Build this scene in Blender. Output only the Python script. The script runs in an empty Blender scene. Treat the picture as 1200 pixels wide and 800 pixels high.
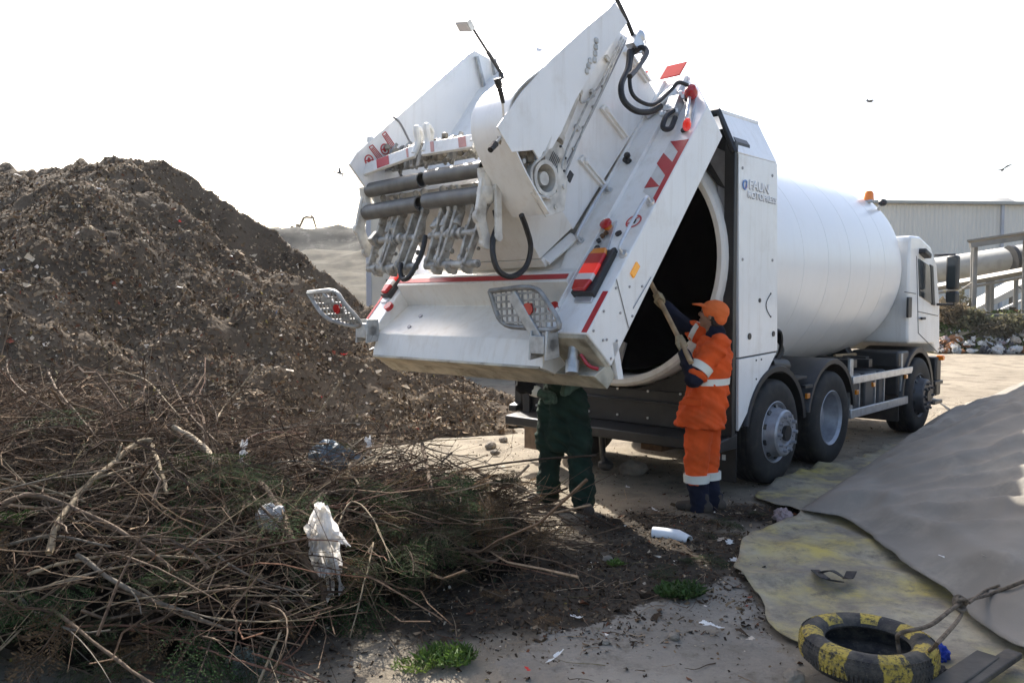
import bpy, bmesh, math, random
import numpy as np
from mathutils import Vector, Matrix
random.seed(7); rng = np.random.default_rng(7)
SC = bpy.context.scene; COL = SC.collection
R = math.radians
# ------------------------------------------------------------------ camera model (used to turn measured picture points into real places)
F, CAMZ, HZ = 950.0, 1.75, 355.0
PITCH = math.atan((400 - HZ) / F); CP, SP = math.cos(PITCH), math.sin(PITCH)
def ray(px, py):
    x = (px - 600) / F; y = -(py - 400) / F
    return Vector((x, CP + SP * y, -SP + CP * y))
O = Vector((0, 0, CAMZ))
def G(px, py, z=0.0):
    r = ray(px, py); return O + r * ((z - CAMZ) / r.z)
def Y(px, py, y):
    r = ray(px, py); return O + r * (y / r.y)
P0 = G(909, 567); TA = R(43.4)
U = Vector((math.sin(TA), math.cos(TA), 0)); V = Vector((-math.cos(TA), math.sin(TA), 0))
def tw(l, w, z): return P0 + U * l + V * w + Vector((0, 0, z))
def loc(p): q = p - P0; return Vector((q.dot(U), q.dot(V), q.z))
def W(px, py, w):                       # point of the plane w = const of the truck, in truck coordinates
    r = ray(px, py); d = O - P0; t = (w - d.dot(V)) / r.dot(V); return loc(O + r * t)
def L(px, py, l):
    r = ray(px, py); d = O - P0; t = (l - d.dot(U)) / r.dot(U); return loc(O + r * t)
RA = (-1.360, 3.381); RD = (-.6547, -.7559); RN = (-.7559, .6547)
def TB(t, b, w):                        # tailgate coordinates: t down the gate, b out of it, w across
    return Vector((RA[0] + RD[0] * t + RN[0] * b, w, RA[1] + RD[1] * t + RN[1] * b))
def TH(t, b, w):                        # coordinates of the hood and lifter, which lean 9 degrees less
    return Vector((-1.638 - .5265 * t - .8502 * b, w, 3.613 - .8502 * t + .5265 * b))
# ------------------------------------------------------------------ numpy noise
def _h(ix, iy, s):
    n = (ix.astype(np.int64) * 374761393 + iy.astype(np.int64) * 668265263 + s * 1442695041) & 0xffffffff
    n = ((n ^ (n >> 13)) * 1274126177) & 0xffffffff
    return ((n ^ (n >> 16)) & 0xffff) / 65535.0
def vn(x, y, s=0):
    x = np.asarray(x, float); y = np.asarray(y, float)
    ix = np.floor(x); iy = np.floor(y); fx = x - ix; fy = y - iy
    fx = fx * fx * (3 - 2 * fx); fy = fy * fy * (3 - 2 * fy)
    a = _h(ix, iy, s); b = _h(ix + 1, iy, s); c = _h(ix, iy + 1, s); d = _h(ix + 1, iy + 1, s)
    return (a + (b - a) * fx) * (1 - fy) + (c + (d - c) * fx) * fy - .5
def fbm(x, y, s=0, o=4):
    r = 0; a = 1.0
    for k in range(o):
        r = r + a * vn(x * 2 ** k, y * 2 ** k, s + k); a *= .5
    return r
# ------------------------------------------------------------------ materials
def newmat(name):
    m = bpy.data.materials.new(name); m.use_nodes = True
    nt = m.node_tree; b = nt.nodes['Principled BSDF']; return m, nt, b
def mat(name, col, rough=.5, metal=0.0, var=.15, vscale=6.0, col2=None, dirt=0.0, dscale=2.5, dcol=(.22, .17, .11), bump=0.0, bscale=60.0, spec=.5, coat=0.0, emit=None, streak=0.0):
    m, nt, b = newmat(name); N = nt.nodes; Lk = nt.links
    tc = N.new('ShaderNodeTexCoord')
    n1 = N.new('ShaderNodeTexNoise'); n1.inputs['Scale'].default_value = vscale; n1.inputs['Detail'].default_value = 6
    Lk.new(tc.outputs['Object'], n1.inputs['Vector'])
    mx = N.new('ShaderNodeMix'); mx.data_type = 'RGBA'
    c2 = col2 if col2 else tuple(c * (1 - var * 2) for c in col)
    mx.inputs['A'].default_value = (*c2, 1); mx.inputs['B'].default_value = (*(min(1, c * (1 + (var if not col2 else 0) * .4)) for c in col), 1)
    rp = N.new('ShaderNodeMapRange'); rp.inputs[1].default_value = .35; rp.inputs[2].default_value = .62
    Lk.new(n1.outputs['Fac'], rp.inputs[0]); Lk.new(rp.outputs[0], mx.inputs['Factor'])
    out = mx.outputs['Result']
    if dirt > 0:
        n2 = N.new('ShaderNodeTexNoise'); n2.inputs['Scale'].default_value = dscale; n2.inputs['Detail'].default_value = 9; n2.inputs['Roughness'].default_value = .68
        Lk.new(tc.outputs['Object'], n2.inputs['Vector'])
        r2 = N.new('ShaderNodeMapRange'); r2.inputs[1].default_value = .52; r2.inputs[2].default_value = .78; r2.inputs[4].default_value = dirt
        Lk.new(n2.outputs['Fac'], r2.inputs[0])
        m2 = N.new('ShaderNodeMix'); m2.data_type = 'RGBA'; m2.inputs['B'].default_value = (*dcol, 1)
        Lk.new(r2.outputs[0], m2.inputs['Factor']); Lk.new(out, m2.inputs['A']); out = m2.outputs['Result']
        r3 = N.new('ShaderNodeMapRange'); r3.inputs[3].default_value = rough; r3.inputs[4].default_value = min(1, rough + .35)
        Lk.new(r2.outputs[0], r3.inputs[0]); Lk.new(r3.outputs[0], b.inputs['Roughness'])
    else: b.inputs['Roughness'].default_value = rough
    if streak:
        mp = N.new('ShaderNodeMapping'); mp.inputs['Scale'].default_value = (9, 9, .7); n4 = N.new('ShaderNodeTexNoise'); n4.inputs['Scale'].default_value = 1.6; n4.inputs['Detail'].default_value = 8; n4.inputs['Roughness'].default_value = .65; Lk.new(tc.outputs['Object'], mp.inputs['Vector']); Lk.new(mp.outputs[0], n4.inputs['Vector'])
        r4 = N.new('ShaderNodeMapRange'); r4.inputs[1].default_value = .50; r4.inputs[2].default_value = .80; r4.inputs[4].default_value = streak; Lk.new(n4.outputs['Fac'], r4.inputs[0]); m4 = N.new('ShaderNodeMix'); m4.data_type = 'RGBA'; m4.inputs['B'].default_value = (*dcol, 1); Lk.new(r4.outputs[0], m4.inputs['Factor']); Lk.new(out, m4.inputs['A']); out = m4.outputs['Result']
    Lk.new(out, b.inputs['Base Color'])
    b.inputs['Metallic'].default_value = metal; b.inputs['Specular IOR Level'].default_value = spec
    if coat: b.inputs['Coat Weight'].default_value = coat; b.inputs['Coat Roughness'].default_value = .12
    if bump:
        n3 = N.new('ShaderNodeTexNoise'); n3.inputs['Scale'].default_value = bscale; n3.inputs['Detail'].default_value = 5
        Lk.new(tc.outputs['Object'], n3.inputs['Vector'])
        bp = N.new('ShaderNodeBump'); bp.inputs['Strength'].default_value = 1.0; bp.inputs['Distance'].default_value = bump
        Lk.new(n3.outputs['Fac'], bp.inputs['Height']); Lk.new(bp.outputs['Normal'], b.inputs['Normal'])
    if emit: b.inputs['Emission Color'].default_value = (*emit[0], 1); b.inputs['Emission Strength'].default_value = emit[1]
    return m
M = {}
M['white'] = mat('white_paint', (.80, .80, .785), .28, 0, .03, 1.5, dirt=.32, dscale=3.2, dcol=(.42, .36, .28), spec=.5, coat=.3, streak=.30)
M['drumw'] = mat('drum_white', (.80, .795, .78), .3, 0, .02, .8, dirt=.16, dscale=1.6, dcol=(.46, .41, .33), coat=.25, streak=.10)
M['dirtywhite'] = mat('dirty_white', (.76, .745, .70), .42, 0, .05, 3, dirt=.35, dscale=3.0, dcol=(.42, .34, .22), streak=.35); M['geardark'] = mat('gear_dark', (.30, .27, .22), .6, .1, .3, 14, dirt=.9, dscale=10, dcol=(.07, .05, .035)); M['pipegrey'] = mat('pipe_grey', (.52, .52, .50), .4, .2, .2, 14, dirt=.6, dscale=9, dcol=(.2, .16, .12))
M['mechwhite'] = mat('mech_white', (.60, .585, .54), .5, 0, .15, 9, dirt=.9, dscale=7, dcol=(.20, .16, .11)); M['armgrey'] = mat('arm_grey', (.40, .39, .36), .5, .1, .25, 14, dirt=.95, dscale=9, dcol=(.15, .12, .085))
M['lip'] = mat('hopper_lip', (.46, .42, .33), .7, 0, .2, 5, dirt=.95, dscale=6, dcol=(.10, .075, .045), bump=.003, bscale=30)
M['grey'] = mat('grey_steel', (.30, .30, .31), .42, .6, .1, 8, dirt=.35, dscale=7)
M['tube'] = mat('tube_steel', (.16, .16, .155), .5, .45, .12, 9, dirt=.5, dscale=6, dcol=(.24, .21, .17))
M['alu'] = mat('aluminium', (.62, .63, .64), .38, .75, .08, 10, dirt=.3, dscale=9, dcol=(.25, .22, .18))
M['galv'] = mat('galvanised', (.46, .47, .47), .45, .7, .12, 20, dirt=.35, dscale=8, dcol=(.2, .17, .13))
M['black'] = mat('black_frame', (.018, .018, .019), .42, 0, .2, 5, dirt=.35, dscale=4, dcol=(.09, .075, .06))
M['plastic'] = mat('dark_plastic', (.020, .021, .023), .45, 0, .1, 5, dirt=.4, dscale=5, dcol=(.10, .085, .07))
M['rubber'] = mat('rubber', (.015, .0145, .014), .75, 0, .2, 9, dirt=.55, dscale=9, dcol=(.09, .075, .055), bump=.001, bscale=90)
M['hose'] = mat('black_hose', (.014, .014, .015), .5, 0, .2, 40, dirt=.2, dscale=20, dcol=(.1, .09, .08), bump=.0015, bscale=120)
M['red'] = mat('red_tape', (.42, .025, .03), .4, 0, .08, 6, dirt=.2, dscale=8, dcol=(.3, .2, .17))
M['redboard'] = mat('red_board', (.40, .03, .03), .85, 0, .06, 6, dirt=.2, dscale=8, spec=.1); M['whiteboard'] = mat('white_board', (.6, .59, .57), .85, 0, .06, 6, dirt=.2, dscale=8, spec=.1); M['tapewhite'] = mat('silver_tape', (.62, .62, .60), .35, .1, .05, 9, dirt=.2, dscale=8)
M['redline'] = mat('red_print', (.50, .06, .06), .5, 0, .05, 9)
M['redlens'] = mat('red_lens', (.40, .012, .012), .12, 0, .03, 9, coat=.6)
M['redlit'] = mat('red_lit', (.55, .02, .015), .15, 0, .02, 9, coat=.6, emit=((1, .05, .03), .16))
M['amber'] = mat('amber_lens', (.62, .20, .015), .15, 0, .03, 9, coat=.6)
M['amberlit'] = mat('amber_lit', (.8, .35, .03), .15, 0, .03, 9, coat=.6, emit=((1, .40, .05), .10))
M['clear'] = mat('clear_lens', (.62, .58, .57), .12, 0, .03, 9, coat=.6)
M['orangebeacon'] = mat('beacon_orange', (.85, .22, .01), .15, 0, .03, 9, coat=.6)
M['glass'] = mat('window_glass', (.035, .045, .05), .05, 0, .1, 4, spec=.9, coat=.5)
M['mirrorglass'] = mat('mirror_face', (.7, .72, .74), .08, 1.0, .02, 4)
M['rust'] = mat('rusty', (.16, .085, .04), .8, 0, .3, 9, dirt=.6, dscale=8, dcol=(.06, .04, .03))
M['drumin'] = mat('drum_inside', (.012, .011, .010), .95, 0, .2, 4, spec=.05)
M['flight'] = mat('flight_steel', (.34, .32, .28), .6, .2, .15, 5, dirt=.6, dscale=4, dcol=(.12, .1, .07))
M['letter'] = mat('letter_white', (.86, .87, .88), .3, .0, .02, 4)
M['letterdark'] = mat('letter_shadow', (.14, .17, .25), .4, .0, .02, 4)
M['logoblue'] = mat('logo_blue', (.12, .25, .55), .4, .0, .02, 4)
M['logored'] = mat('logo_red', (.55, .12, .06), .4, .0, .02, 4)
M['wood'] = mat('pole_wood', (.42, .29, .16), .6, 0, .2, 9, dirt=.3, dscale=10, dcol=(.12, .08, .05), bump=.001, bscale=60)
M['board'] = mat('mudflap_wood', (.20, .13, .075), .75, 0, .2, 9, dirt=.4, dscale=10, dcol=(.06, .05, .04))
M['orange'] = mat('hi_vis_orange', (.70, .095, .018), .85, 0, .12, 4, dirt=.4, dscale=5, dcol=(.22, .07, .03), bump=.004, bscale=14, spec=.2)
M['cap'] = mat('cap_orange', (.78, .17, .045), .85, 0, .08, 6, bump=.002, bscale=40, spec=.2)
M['reflect'] = mat('reflective_band', (.72, .71, .62), .5, 0, .06, 9, dirt=.2, dscale=9)
M['navy'] = mat('navy_cloth', (.012, .014, .028), .9, 0, .2, 6, bump=.004, bscale=16, spec=.2)
M['greencloth'] = mat('green_overalls', (.014, .032, .021), .9, 0, .25, 5, dirt=.3, dscale=6, dcol=(.06, .06, .045), bump=.006, bscale=12, spec=.2)
M['darkcloth'] = mat('dark_cloth', (.016, .016, .017), .9, 0, .2, 5, bump=.004, bscale=18, spec=.2)
M['skin'] = mat('skin', (.27, .145, .09), .55, 0, .1, 12)
M['hair'] = mat('dark_hair', (.018, .013, .01), .7, 0, .2, 60, bump=.002, bscale=150)
M['glove'] = mat('work_glove', (.34, .27, .16), .9, 0, .2, 18, dirt=.4, dscale=12, dcol=(.1, .08, .05))
M['greenglove'] = mat('green_glove', (.05, .085, .055), .9, 0, .2, 18)
M['boot'] = mat('dusty_boot', (.05, .038, .028), .85, 0, .25, 8, dirt=.5, dscale=8, dcol=(.14, .11, .075))
# ------------------------------------------------------------------ mesh builder
class MB:
    def __init__(s): s.v = []; s.f = []; s.m = []; s.mi = 0
    def add(s, vs, fs):
        o = len(s.v); s.v += [Vector(v) for v in vs]
        for f in fs: s.f.append([i + o for i in f]); s.m.append(s.mi)
    def mat(s, i): s.mi = i; return s
    def box(s, c, sz, rot=None):
        hx, hy, hz = (q / 2 for q in sz); c = Vector(c)
        vs = [Vector((x, y, z)) for x in (-hx, hx) for y in (-hy, hy) for z in (-hz, hz)]
        if rot is not None: vs = [rot @ v for v in vs]
        s.add([c + v for v in vs], [(0, 1, 3, 2), (4, 6, 7, 5), (0, 4, 5, 1), (2, 3, 7, 6), (0, 2, 6, 4), (1, 5, 7, 3)]); return s
    def prism(s, poly, vec):
        n = len(poly); vec = Vector(vec); poly = [Vector(p) for p in poly]
        s.add(poly + [p + vec for p in poly], [tuple(range(n))[::-1], tuple(range(n, 2 * n))] + [(i, (i + 1) % n, n + (i + 1) % n, n + i) for i in range(n)]); return s
    def loft(s, a, b):
        n = len(a); s.add(list(a) + list(b), [tuple(range(n))[::-1], tuple(range(n, 2 * n))] + [(i, (i + 1) % n, n + (i + 1) % n, n + i) for i in range(n)]); return s
    def tube(s, pts, rad, n=8, cap=True):
        pts = [Vector(p) for p in pts]; k = len(pts)
        if not hasattr(rad, '__len__'): rad = [rad] * k
        t0 = (pts[1] - pts[0]).normalized(); a = Vector((0, 0, 1)) if abs(t0.z) < .9 else Vector((1, 0, 0))
        x = t0.cross(a).normalized(); vs = []
        for i in range(k):
            t = (pts[min(i + 1, k - 1)] - pts[max(i - 1, 0)])
            t = t.normalized() if t.length > 1e-9 else t0
            x = x - t * x.dot(t); x = x.normalized() if x.length > 1e-6 else t.orthogonal().normalized(); y = t.cross(x)
            for j in range(n):
                q = 2 * math.pi * j / n; vs.append(pts[i] + (x * math.cos(q) + y * math.sin(q)) * rad[i])
        fs = [(i * n + j, i * n + (j + 1) % n, (i + 1) * n + (j + 1) % n, (i + 1) * n + j) for i in range(k - 1) for j in range(n)]
        if cap: fs += [tuple(range(n))[::-1], tuple(range((k - 1) * n, k * n))]
        s.add(vs, fs); return s
    def pipe(s, p0, p1, ro, ri, n=20):                # hollow tube
        p0 = Vector(p0); p1 = Vector(p1); t = (p1 - p0).normalized(); x = t.orthogonal().normalized(); y = t.cross(x); vs = []
        for p, r in ((p0, ro), (p1, ro), (p1, ri), (p0, ri)):
            for j in range(n):
                q = 2 * math.pi * j / n; vs.append(p + (x * math.cos(q) + y * math.sin(q)) * r)
        fs = [(a * n + j, a * n + (j + 1) % n, ((a + 1) % 4) * n + (j + 1) % n, ((a + 1) % 4) * n + j) for a in range(4) for j in range(n)]
        s.add(vs, fs); return s
    def lathe(s, o, ax, prof, n=32, xdir=None, closed=False, a0=0, a1=2 * math.pi):   # prof: (dist along axis, radius)
        o = Vector(o); ax = Vector(ax).normalized(); x = (Vector(xdir) if xdir else ax.orthogonal()).normalized(); y = ax.cross(x); k = len(prof); vs = []
        for (h, r) in prof:
            for j in range(n):
                q = a0 + (a1 - a0) * j / n; vs.append(o + ax * h + (x * math.cos(q) + y * math.sin(q)) * r)
        fs = [(i * n + j, i * n + (j + 1) % n, ((i + 1) % k) * n + (j + 1) % n, ((i + 1) % k) * n + j) for i in range(k if closed else k - 1) for j in range(n)]
        s.add(vs, fs); return s
    def disc(s, c, nrm, r, h, n=14):
        c = Vector(c); nrm = Vector(nrm).normalized(); return s.tube([c, c + nrm * h], r, n)
    def strip(s, p0, p1, width, thick, nrm):           # a flat bar from p0 to p1, width across, lifted along nrm
        p0 = Vector(p0); p1 = Vector(p1); nrm = Vector(nrm).normalized(); t = (p1 - p0).normalized(); q = nrm.cross(t) * width / 2
        s.prism([p0 - q, p1 - q, p1 + q, p0 + q], nrm * thick); return s
    def blob(s, c, r, n=10, rot=None):
        c = Vector(c); r = r if hasattr(r, '__len__') else (r, r, r); vs = []; m = n // 2
        for i in range(m + 1):
            a = math.pi * i / m
            for j in range(n):
                q = 2 * math.pi * j / n; v = Vector((math.sin(a) * math.cos(q) * r[0], math.sin(a) * math.sin(q) * r[1], math.cos(a) * r[2]))
                vs.append(c + (rot @ v if rot is not None else v))
        s.add(vs, [(i * n + j, (i + 1) * n + j, (i + 1) * n + (j + 1) % n, i * n + (j + 1) % n) for i in range(m) for j in range(n)]); return s
    def build(s, name, mats, parent=None, bevel=0.0, ang=32, label=None, weld=True):
        me = bpy.data.meshes.new(name); me.from_pydata([tuple(v) for v in s.v], [], s.f)
        for q in (mats if isinstance(mats, (list, tuple)) else [mats]): me.materials.append(M[q] if isinstance(q, str) else q)
        me.polygons.foreach_set('material_index', s.m)
        bm = bmesh.new(); bm.from_mesh(me)
        if weld: bmesh.ops.remove_doubles(bm, verts=bm.verts, dist=1e-5)
        bmesh.ops.recalc_face_normals(bm, faces=bm.faces)
        lim = R(ang)
        for f in bm.faces: f.smooth = True
        for e in bm.edges: e.smooth = len(e.link_faces) == 2 and e.calc_face_angle(0) < lim
        bm.to_mesh(me); bm.free()
        o = bpy.data.objects.new(name, me); COL.objects.link(o)
        if parent is not None: o.parent = parent
        if bevel:
            b = o.modifiers.new('edge', 'BEVEL'); b.width = bevel; b.segments = 2; b.limit_method = 'ANGLE'; b.angle_limit = R(38); b.harden_normals = False
        if label: o['label'] = label
        return o
def smooth_path(pts, n=6):
    pts = [Vector(p) for p in pts]; out = []
    P = [pts[0] * 2 - pts[1]] + pts + [pts[-1] * 2 - pts[-2]]
    for i in range(1, len(P) - 2):
        for k in range(n):
            t = k / n; a, b, c, d = P[i - 1:i + 3]
            out.append(.5 * ((2 * b) + (c - a) * t + (2 * a - 5 * b + 4 * c - d) * t * t + (3 * b - a - 3 * c + d) * t ** 3))
    out.append(pts[-1]); return out
def tag(o, label, cat, group=None, kind=None):
    o['label'] = label; o['category'] = cat
    if group: o['group'] = group
    if kind: o['kind'] = kind
    return o
def thing(name, label, cat, location=(0, 0, 0), rotz=0.0, group=None):
    o = bpy.data.objects.new(name, None); COL.objects.link(o); o.location = location; o.rotation_euler = (0, 0, rotz); o.empty_display_size = .2
    return tag(o, label, cat, group)
def text_mesh(name, s, size, ext, material, parent, M4, bold=0.0):
    c = bpy.data.curves.new(name, 'FONT'); c.body = s; c.size = size; c.extrude = ext; c.offset = bold; c.resolution_u = 3
    t = bpy.data.objects.new(name, c); COL.objects.link(t); bpy.context.view_layer.update()
    me = bpy.data.meshes.new_from_object(t.evaluated_get(bpy.context.evaluated_depsgraph_get())); bpy.data.objects.remove(t)
    me.transform(M4); me.materials.clear(); me.materials.append(M[material])
    o = bpy.data.objects.new(name, me); COL.objects.link(o); o.parent = parent; return o
def frame(o, x, y):
    x = Vector(x).normalized(); z = x.cross(Vector(y)).normalized(); y = z.cross(x)
    return Matrix(((x.x, y.x, z.x, o[0]), (x.y, y.y, z.y, o[1]), (x.z, y.z, z.z, o[2]), (0, 0, 0, 1)))
def fuse(mb, name, mats, parent=None, voxel=.012, smooth=6, disp=0.0, dscale=.12, label=None):
    """one continuous surface out of overlapping tapered pieces"""
    o = mb.build(name + '_raw', mats, None, weld=False)
    r = o.modifiers.new('r', 'REMESH'); r.mode = 'VOXEL'; r.voxel_size = voxel; r.use_smooth_shade = True
    sm = o.modifiers.new('s', 'SMOOTH'); sm.iterations = smooth; sm.factor = .5
    bpy.context.view_layer.update()
    me = bpy.data.meshes.new_from_object(o.evaluated_get(bpy.context.evaluated_depsgraph_get())); bpy.data.objects.remove(o)
    me.name = name
    if disp:
        n = len(me.vertices); co = np.empty(n * 3); me.vertices.foreach_get('co', co); co = co.reshape(-1, 3)
        nr = np.empty(n * 3); me.vertices.foreach_get('normal', nr); nr = nr.reshape(-1, 3)
        d = fbm(co[:, 0] / dscale + co[:, 2] * 1.7 / dscale, co[:, 1] / dscale + co[:, 2] / dscale * .6, 11, 3) * disp
        me.vertices.foreach_set('co', (co + nr * d[:, None]).ravel())
    me.materials.clear()
    for q in (mats if isinstance(mats, (list, tuple)) else [mats]): me.materials.append(M[q])
    me.polygons.foreach_set('use_smooth', [True] * len(me.polygons)); me.update()
    n = bpy.data.objects.new(name, me); COL.objects.link(n)
    if parent is not None: n.parent = parent
    if label: n['label'] = label
    return n
def np_mesh(name, verts, faces, mats, smooth=False, mi=None, cols=None, parent=None):
    """verts (n,3), faces (m,k) arrays"""
    verts = np.asarray(verts, np.float32); faces = np.asarray(faces, np.int32); m, k = faces.shape
    me = bpy.data.meshes.new(name); me.vertices.add(len(verts)); me.vertices.foreach_set('co', verts.ravel())
    me.loops.add(m * k); me.loops.foreach_set('vertex_index', faces.ravel()); me.polygons.add(m)
    me.polygons.foreach_set('loop_start', np.arange(0, m * k, k, dtype=np.int32))
    for q in mats: me.materials.append(M[q] if isinstance(q, str) else q)
    if mi is not None: me.polygons.foreach_set('material_index', np.asarray(mi, np.int32))
    me.polygons.foreach_set('use_smooth', np.full(m, smooth))
    me.update(calc_edges=True)
    if cols is not None:
        at = me.color_attributes.new('own_colour', 'FLOAT_COLOR', 'POINT'); at.data.foreach_set('color', np.asarray(cols, np.float32).ravel())
    me.validate()
    o = bpy.data.objects.new(name, me); COL.objects.link(o)
    if parent is not None: o.parent = parent
    return o
def grid_mesh(name, xs, ys, fz, mats, keep=None, smooth=True):
    X, Yv = np.meshgrid(xs, ys); Z = fz(X, Yv); nx, ny = len(xs), len(ys)
    idx = np.arange(nx * ny).reshape(ny, nx)
    q = np.stack([idx[:-1, :-1], idx[:-1, 1:], idx[1:, 1:], idx[1:, :-1]], -1).reshape(-1, 4)
    if keep is not None:
        K = keep(X, Yv, Z).ravel(); q = q[K[q].all(1)]
    return np.stack([X.ravel(), Yv.ravel(), Z.ravel()], -1), q
# ================================================================== THE TRUCK
truck = thing('garbage_truck', 'white rotary drum garbage truck with its tailgate swung up, parked on the dirt yard', 'truck', P0, R(46.6))
def vp(x, y): return (400 + x * .5752, y * .575)
DC_W, DC_Z = 1.28, 2.15
# chassis, rear bulkhead
m = MB()
for w in (.82, 1.62): m.box((2.1, w, .88), (5.8, .09, .26))
for l in (-.5, .65, 1.9, 2.8, 3.6): m.box((l, 1.22, .86), (.12, .8, .18))
for l in (0, 1.33): m.tube([(l, .25, .51), (l, 2.25, .51)], .10, 12).blob((l, 1.25, .51), (.24, .24, .22), 12)
m.tube([(4.3, .25, .47), (4.3, 2.25, .47)], .07, 10)
m.tube([(1.2, 1.25, .6), (3.6, 1.25, .8)], .06, 10)
for w in (.62, 1.88):
    m.tube([(-.45, w, .72), (0, w, .64), (.66, w, .80), (1.33, w, .64), (1.8, w, .72)], .045, 8)
m.box((1.2, 1.25, 1.02), (3.9, 1.0, .06))
for i in range(9): m.box((2.0 + .17 * i, .45 + .1 * (i % 3), 1.0 + .02 * (i % 2)), (.12, .5, .10))
chassis = m.build('chassis', 'black', truck, .006)
def ring_plate(mb, l0, l1, cw, cz, r, w0, w1, z0, z1, n=64):
    A = []; B = []
    for i in range(n):
        q = 2 * math.pi * i / n; c, s = math.cos(q), math.sin(q); k = 1e9
        if c > 1e-6: k = min(k, (w1 - cw) / c)
        if c < -1e-6: k = min(k, (w0 - cw) / c)
        if s > 1e-6: k = min(k, (z1 - cz) / s)
        if s < -1e-6: k = min(k, (z0 - cz) / s)
        A.append((cw + r * c, cz + r * s)); B.append((cw + k * c, cz + k * s))
    vs = [(l0, *a) for a in A] + [(l0, *b) for b in B] + [(l1, *a) for a in A] + [(l1, *b) for b in B]; fs = []
    for i in range(n):
        j = (i + 1) % n
        fs += [(i, j, n + j, n + i), (2 * n + i, 3 * n + i, 3 * n + j, 2 * n + j), (i, 2 * n + i, 2 * n + j, j), (n + i, n + j, 3 * n + j, 3 * n + i)]
    mb.add(vs, fs)
m = MB(); ring_plate(m, -.80, -.55, DC_W, DC_Z, 1.25, .035, 2.52, .86, 3.30)
bulk = m.build('rear_bulkhead', 'black', truck, .0)
for w in (.06, 2.48): m = MB(); m.box((-.84, w, 1.86), (.06, .10, 2.6)); m.build('corner_post', 'black', bulk, .006)
# gussets seen in the top corner
m = MB(); m.prism([(-.83, .11, 2.75), (-.83, .11, 3.08), (-.83, .42, 3.24)], (.02, 0, 0)); m.prism([(-.83, .11, 2.15), (-.83, .11, 2.75), (-.83, .20, 2.80)], (.02, 0, 0)); m.build('gusset_plate', 'grey', bulk)
# lower black skirt with bolts, bumper beam
m = MB(); m.box((-.79, 1.28, .74), (.06, 2.5, .34)); m.box((-.84, 1.28, .80), (.04, 2.5, .02))
skirt = m.build('rear_skirt', 'black', truck, .006)
for i in range(7):
    for z in (.64, .90): m = MB(); m.disc((-.825, .2 + i * .36, z), (-1, 0, 0), .012, .012, 8); m.build('bolt', 'alu', skirt)
m = MB(); m.prism([(-1.10, .02, .44), (-1.10, .02, .535), (-.74, .02, .575), (-.74, .02, .44)], (0, 2.56, 0))
bmp = m.build('rear_bumper', 'black', truck, .012)
m = MB(); m.box((-.78, 2.64, .76), (.10, .10, .42)); m.prism([(-.9, 2.60, .55), (-.9, 2.72, .55), (-.7, 2.72, .60), (-.7, 2.60, .60)], (0, 0, .07)); m.build('bumper_corner', 'black', truck, .01)
for w0, c in ((.08, 'black'), (2.28, 'board')):
    m = MB(); m.box((-.66, w0 + .2, .34), (.02, .42, .46)); fl = m.build('mud_flap', c, truck, .004)
    if c == 'black':
        m = MB()
        for k in range(3): m.box((-.674, .30 - .055 * k, .33), (.006, .035, .05))
        m.build('flap_marking', 'tapewhite', fl)
# coupling hanging below the beam
m = MB(); m.tube([(-.9, 1.42, .45), (-.88, 1.42, .2), (-.86, 1.38, .12)], [.035, .03, .05], 8); m.blob((-.86, 1.40, .12), (.07, .09, .06)); m.build('tow_pin', 'black', bmp)
m = MB(); m.box((-.5, 1.0, .40), (.3, .25, .22)); m.build('valve_box', 'rust', truck, .01)
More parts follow.
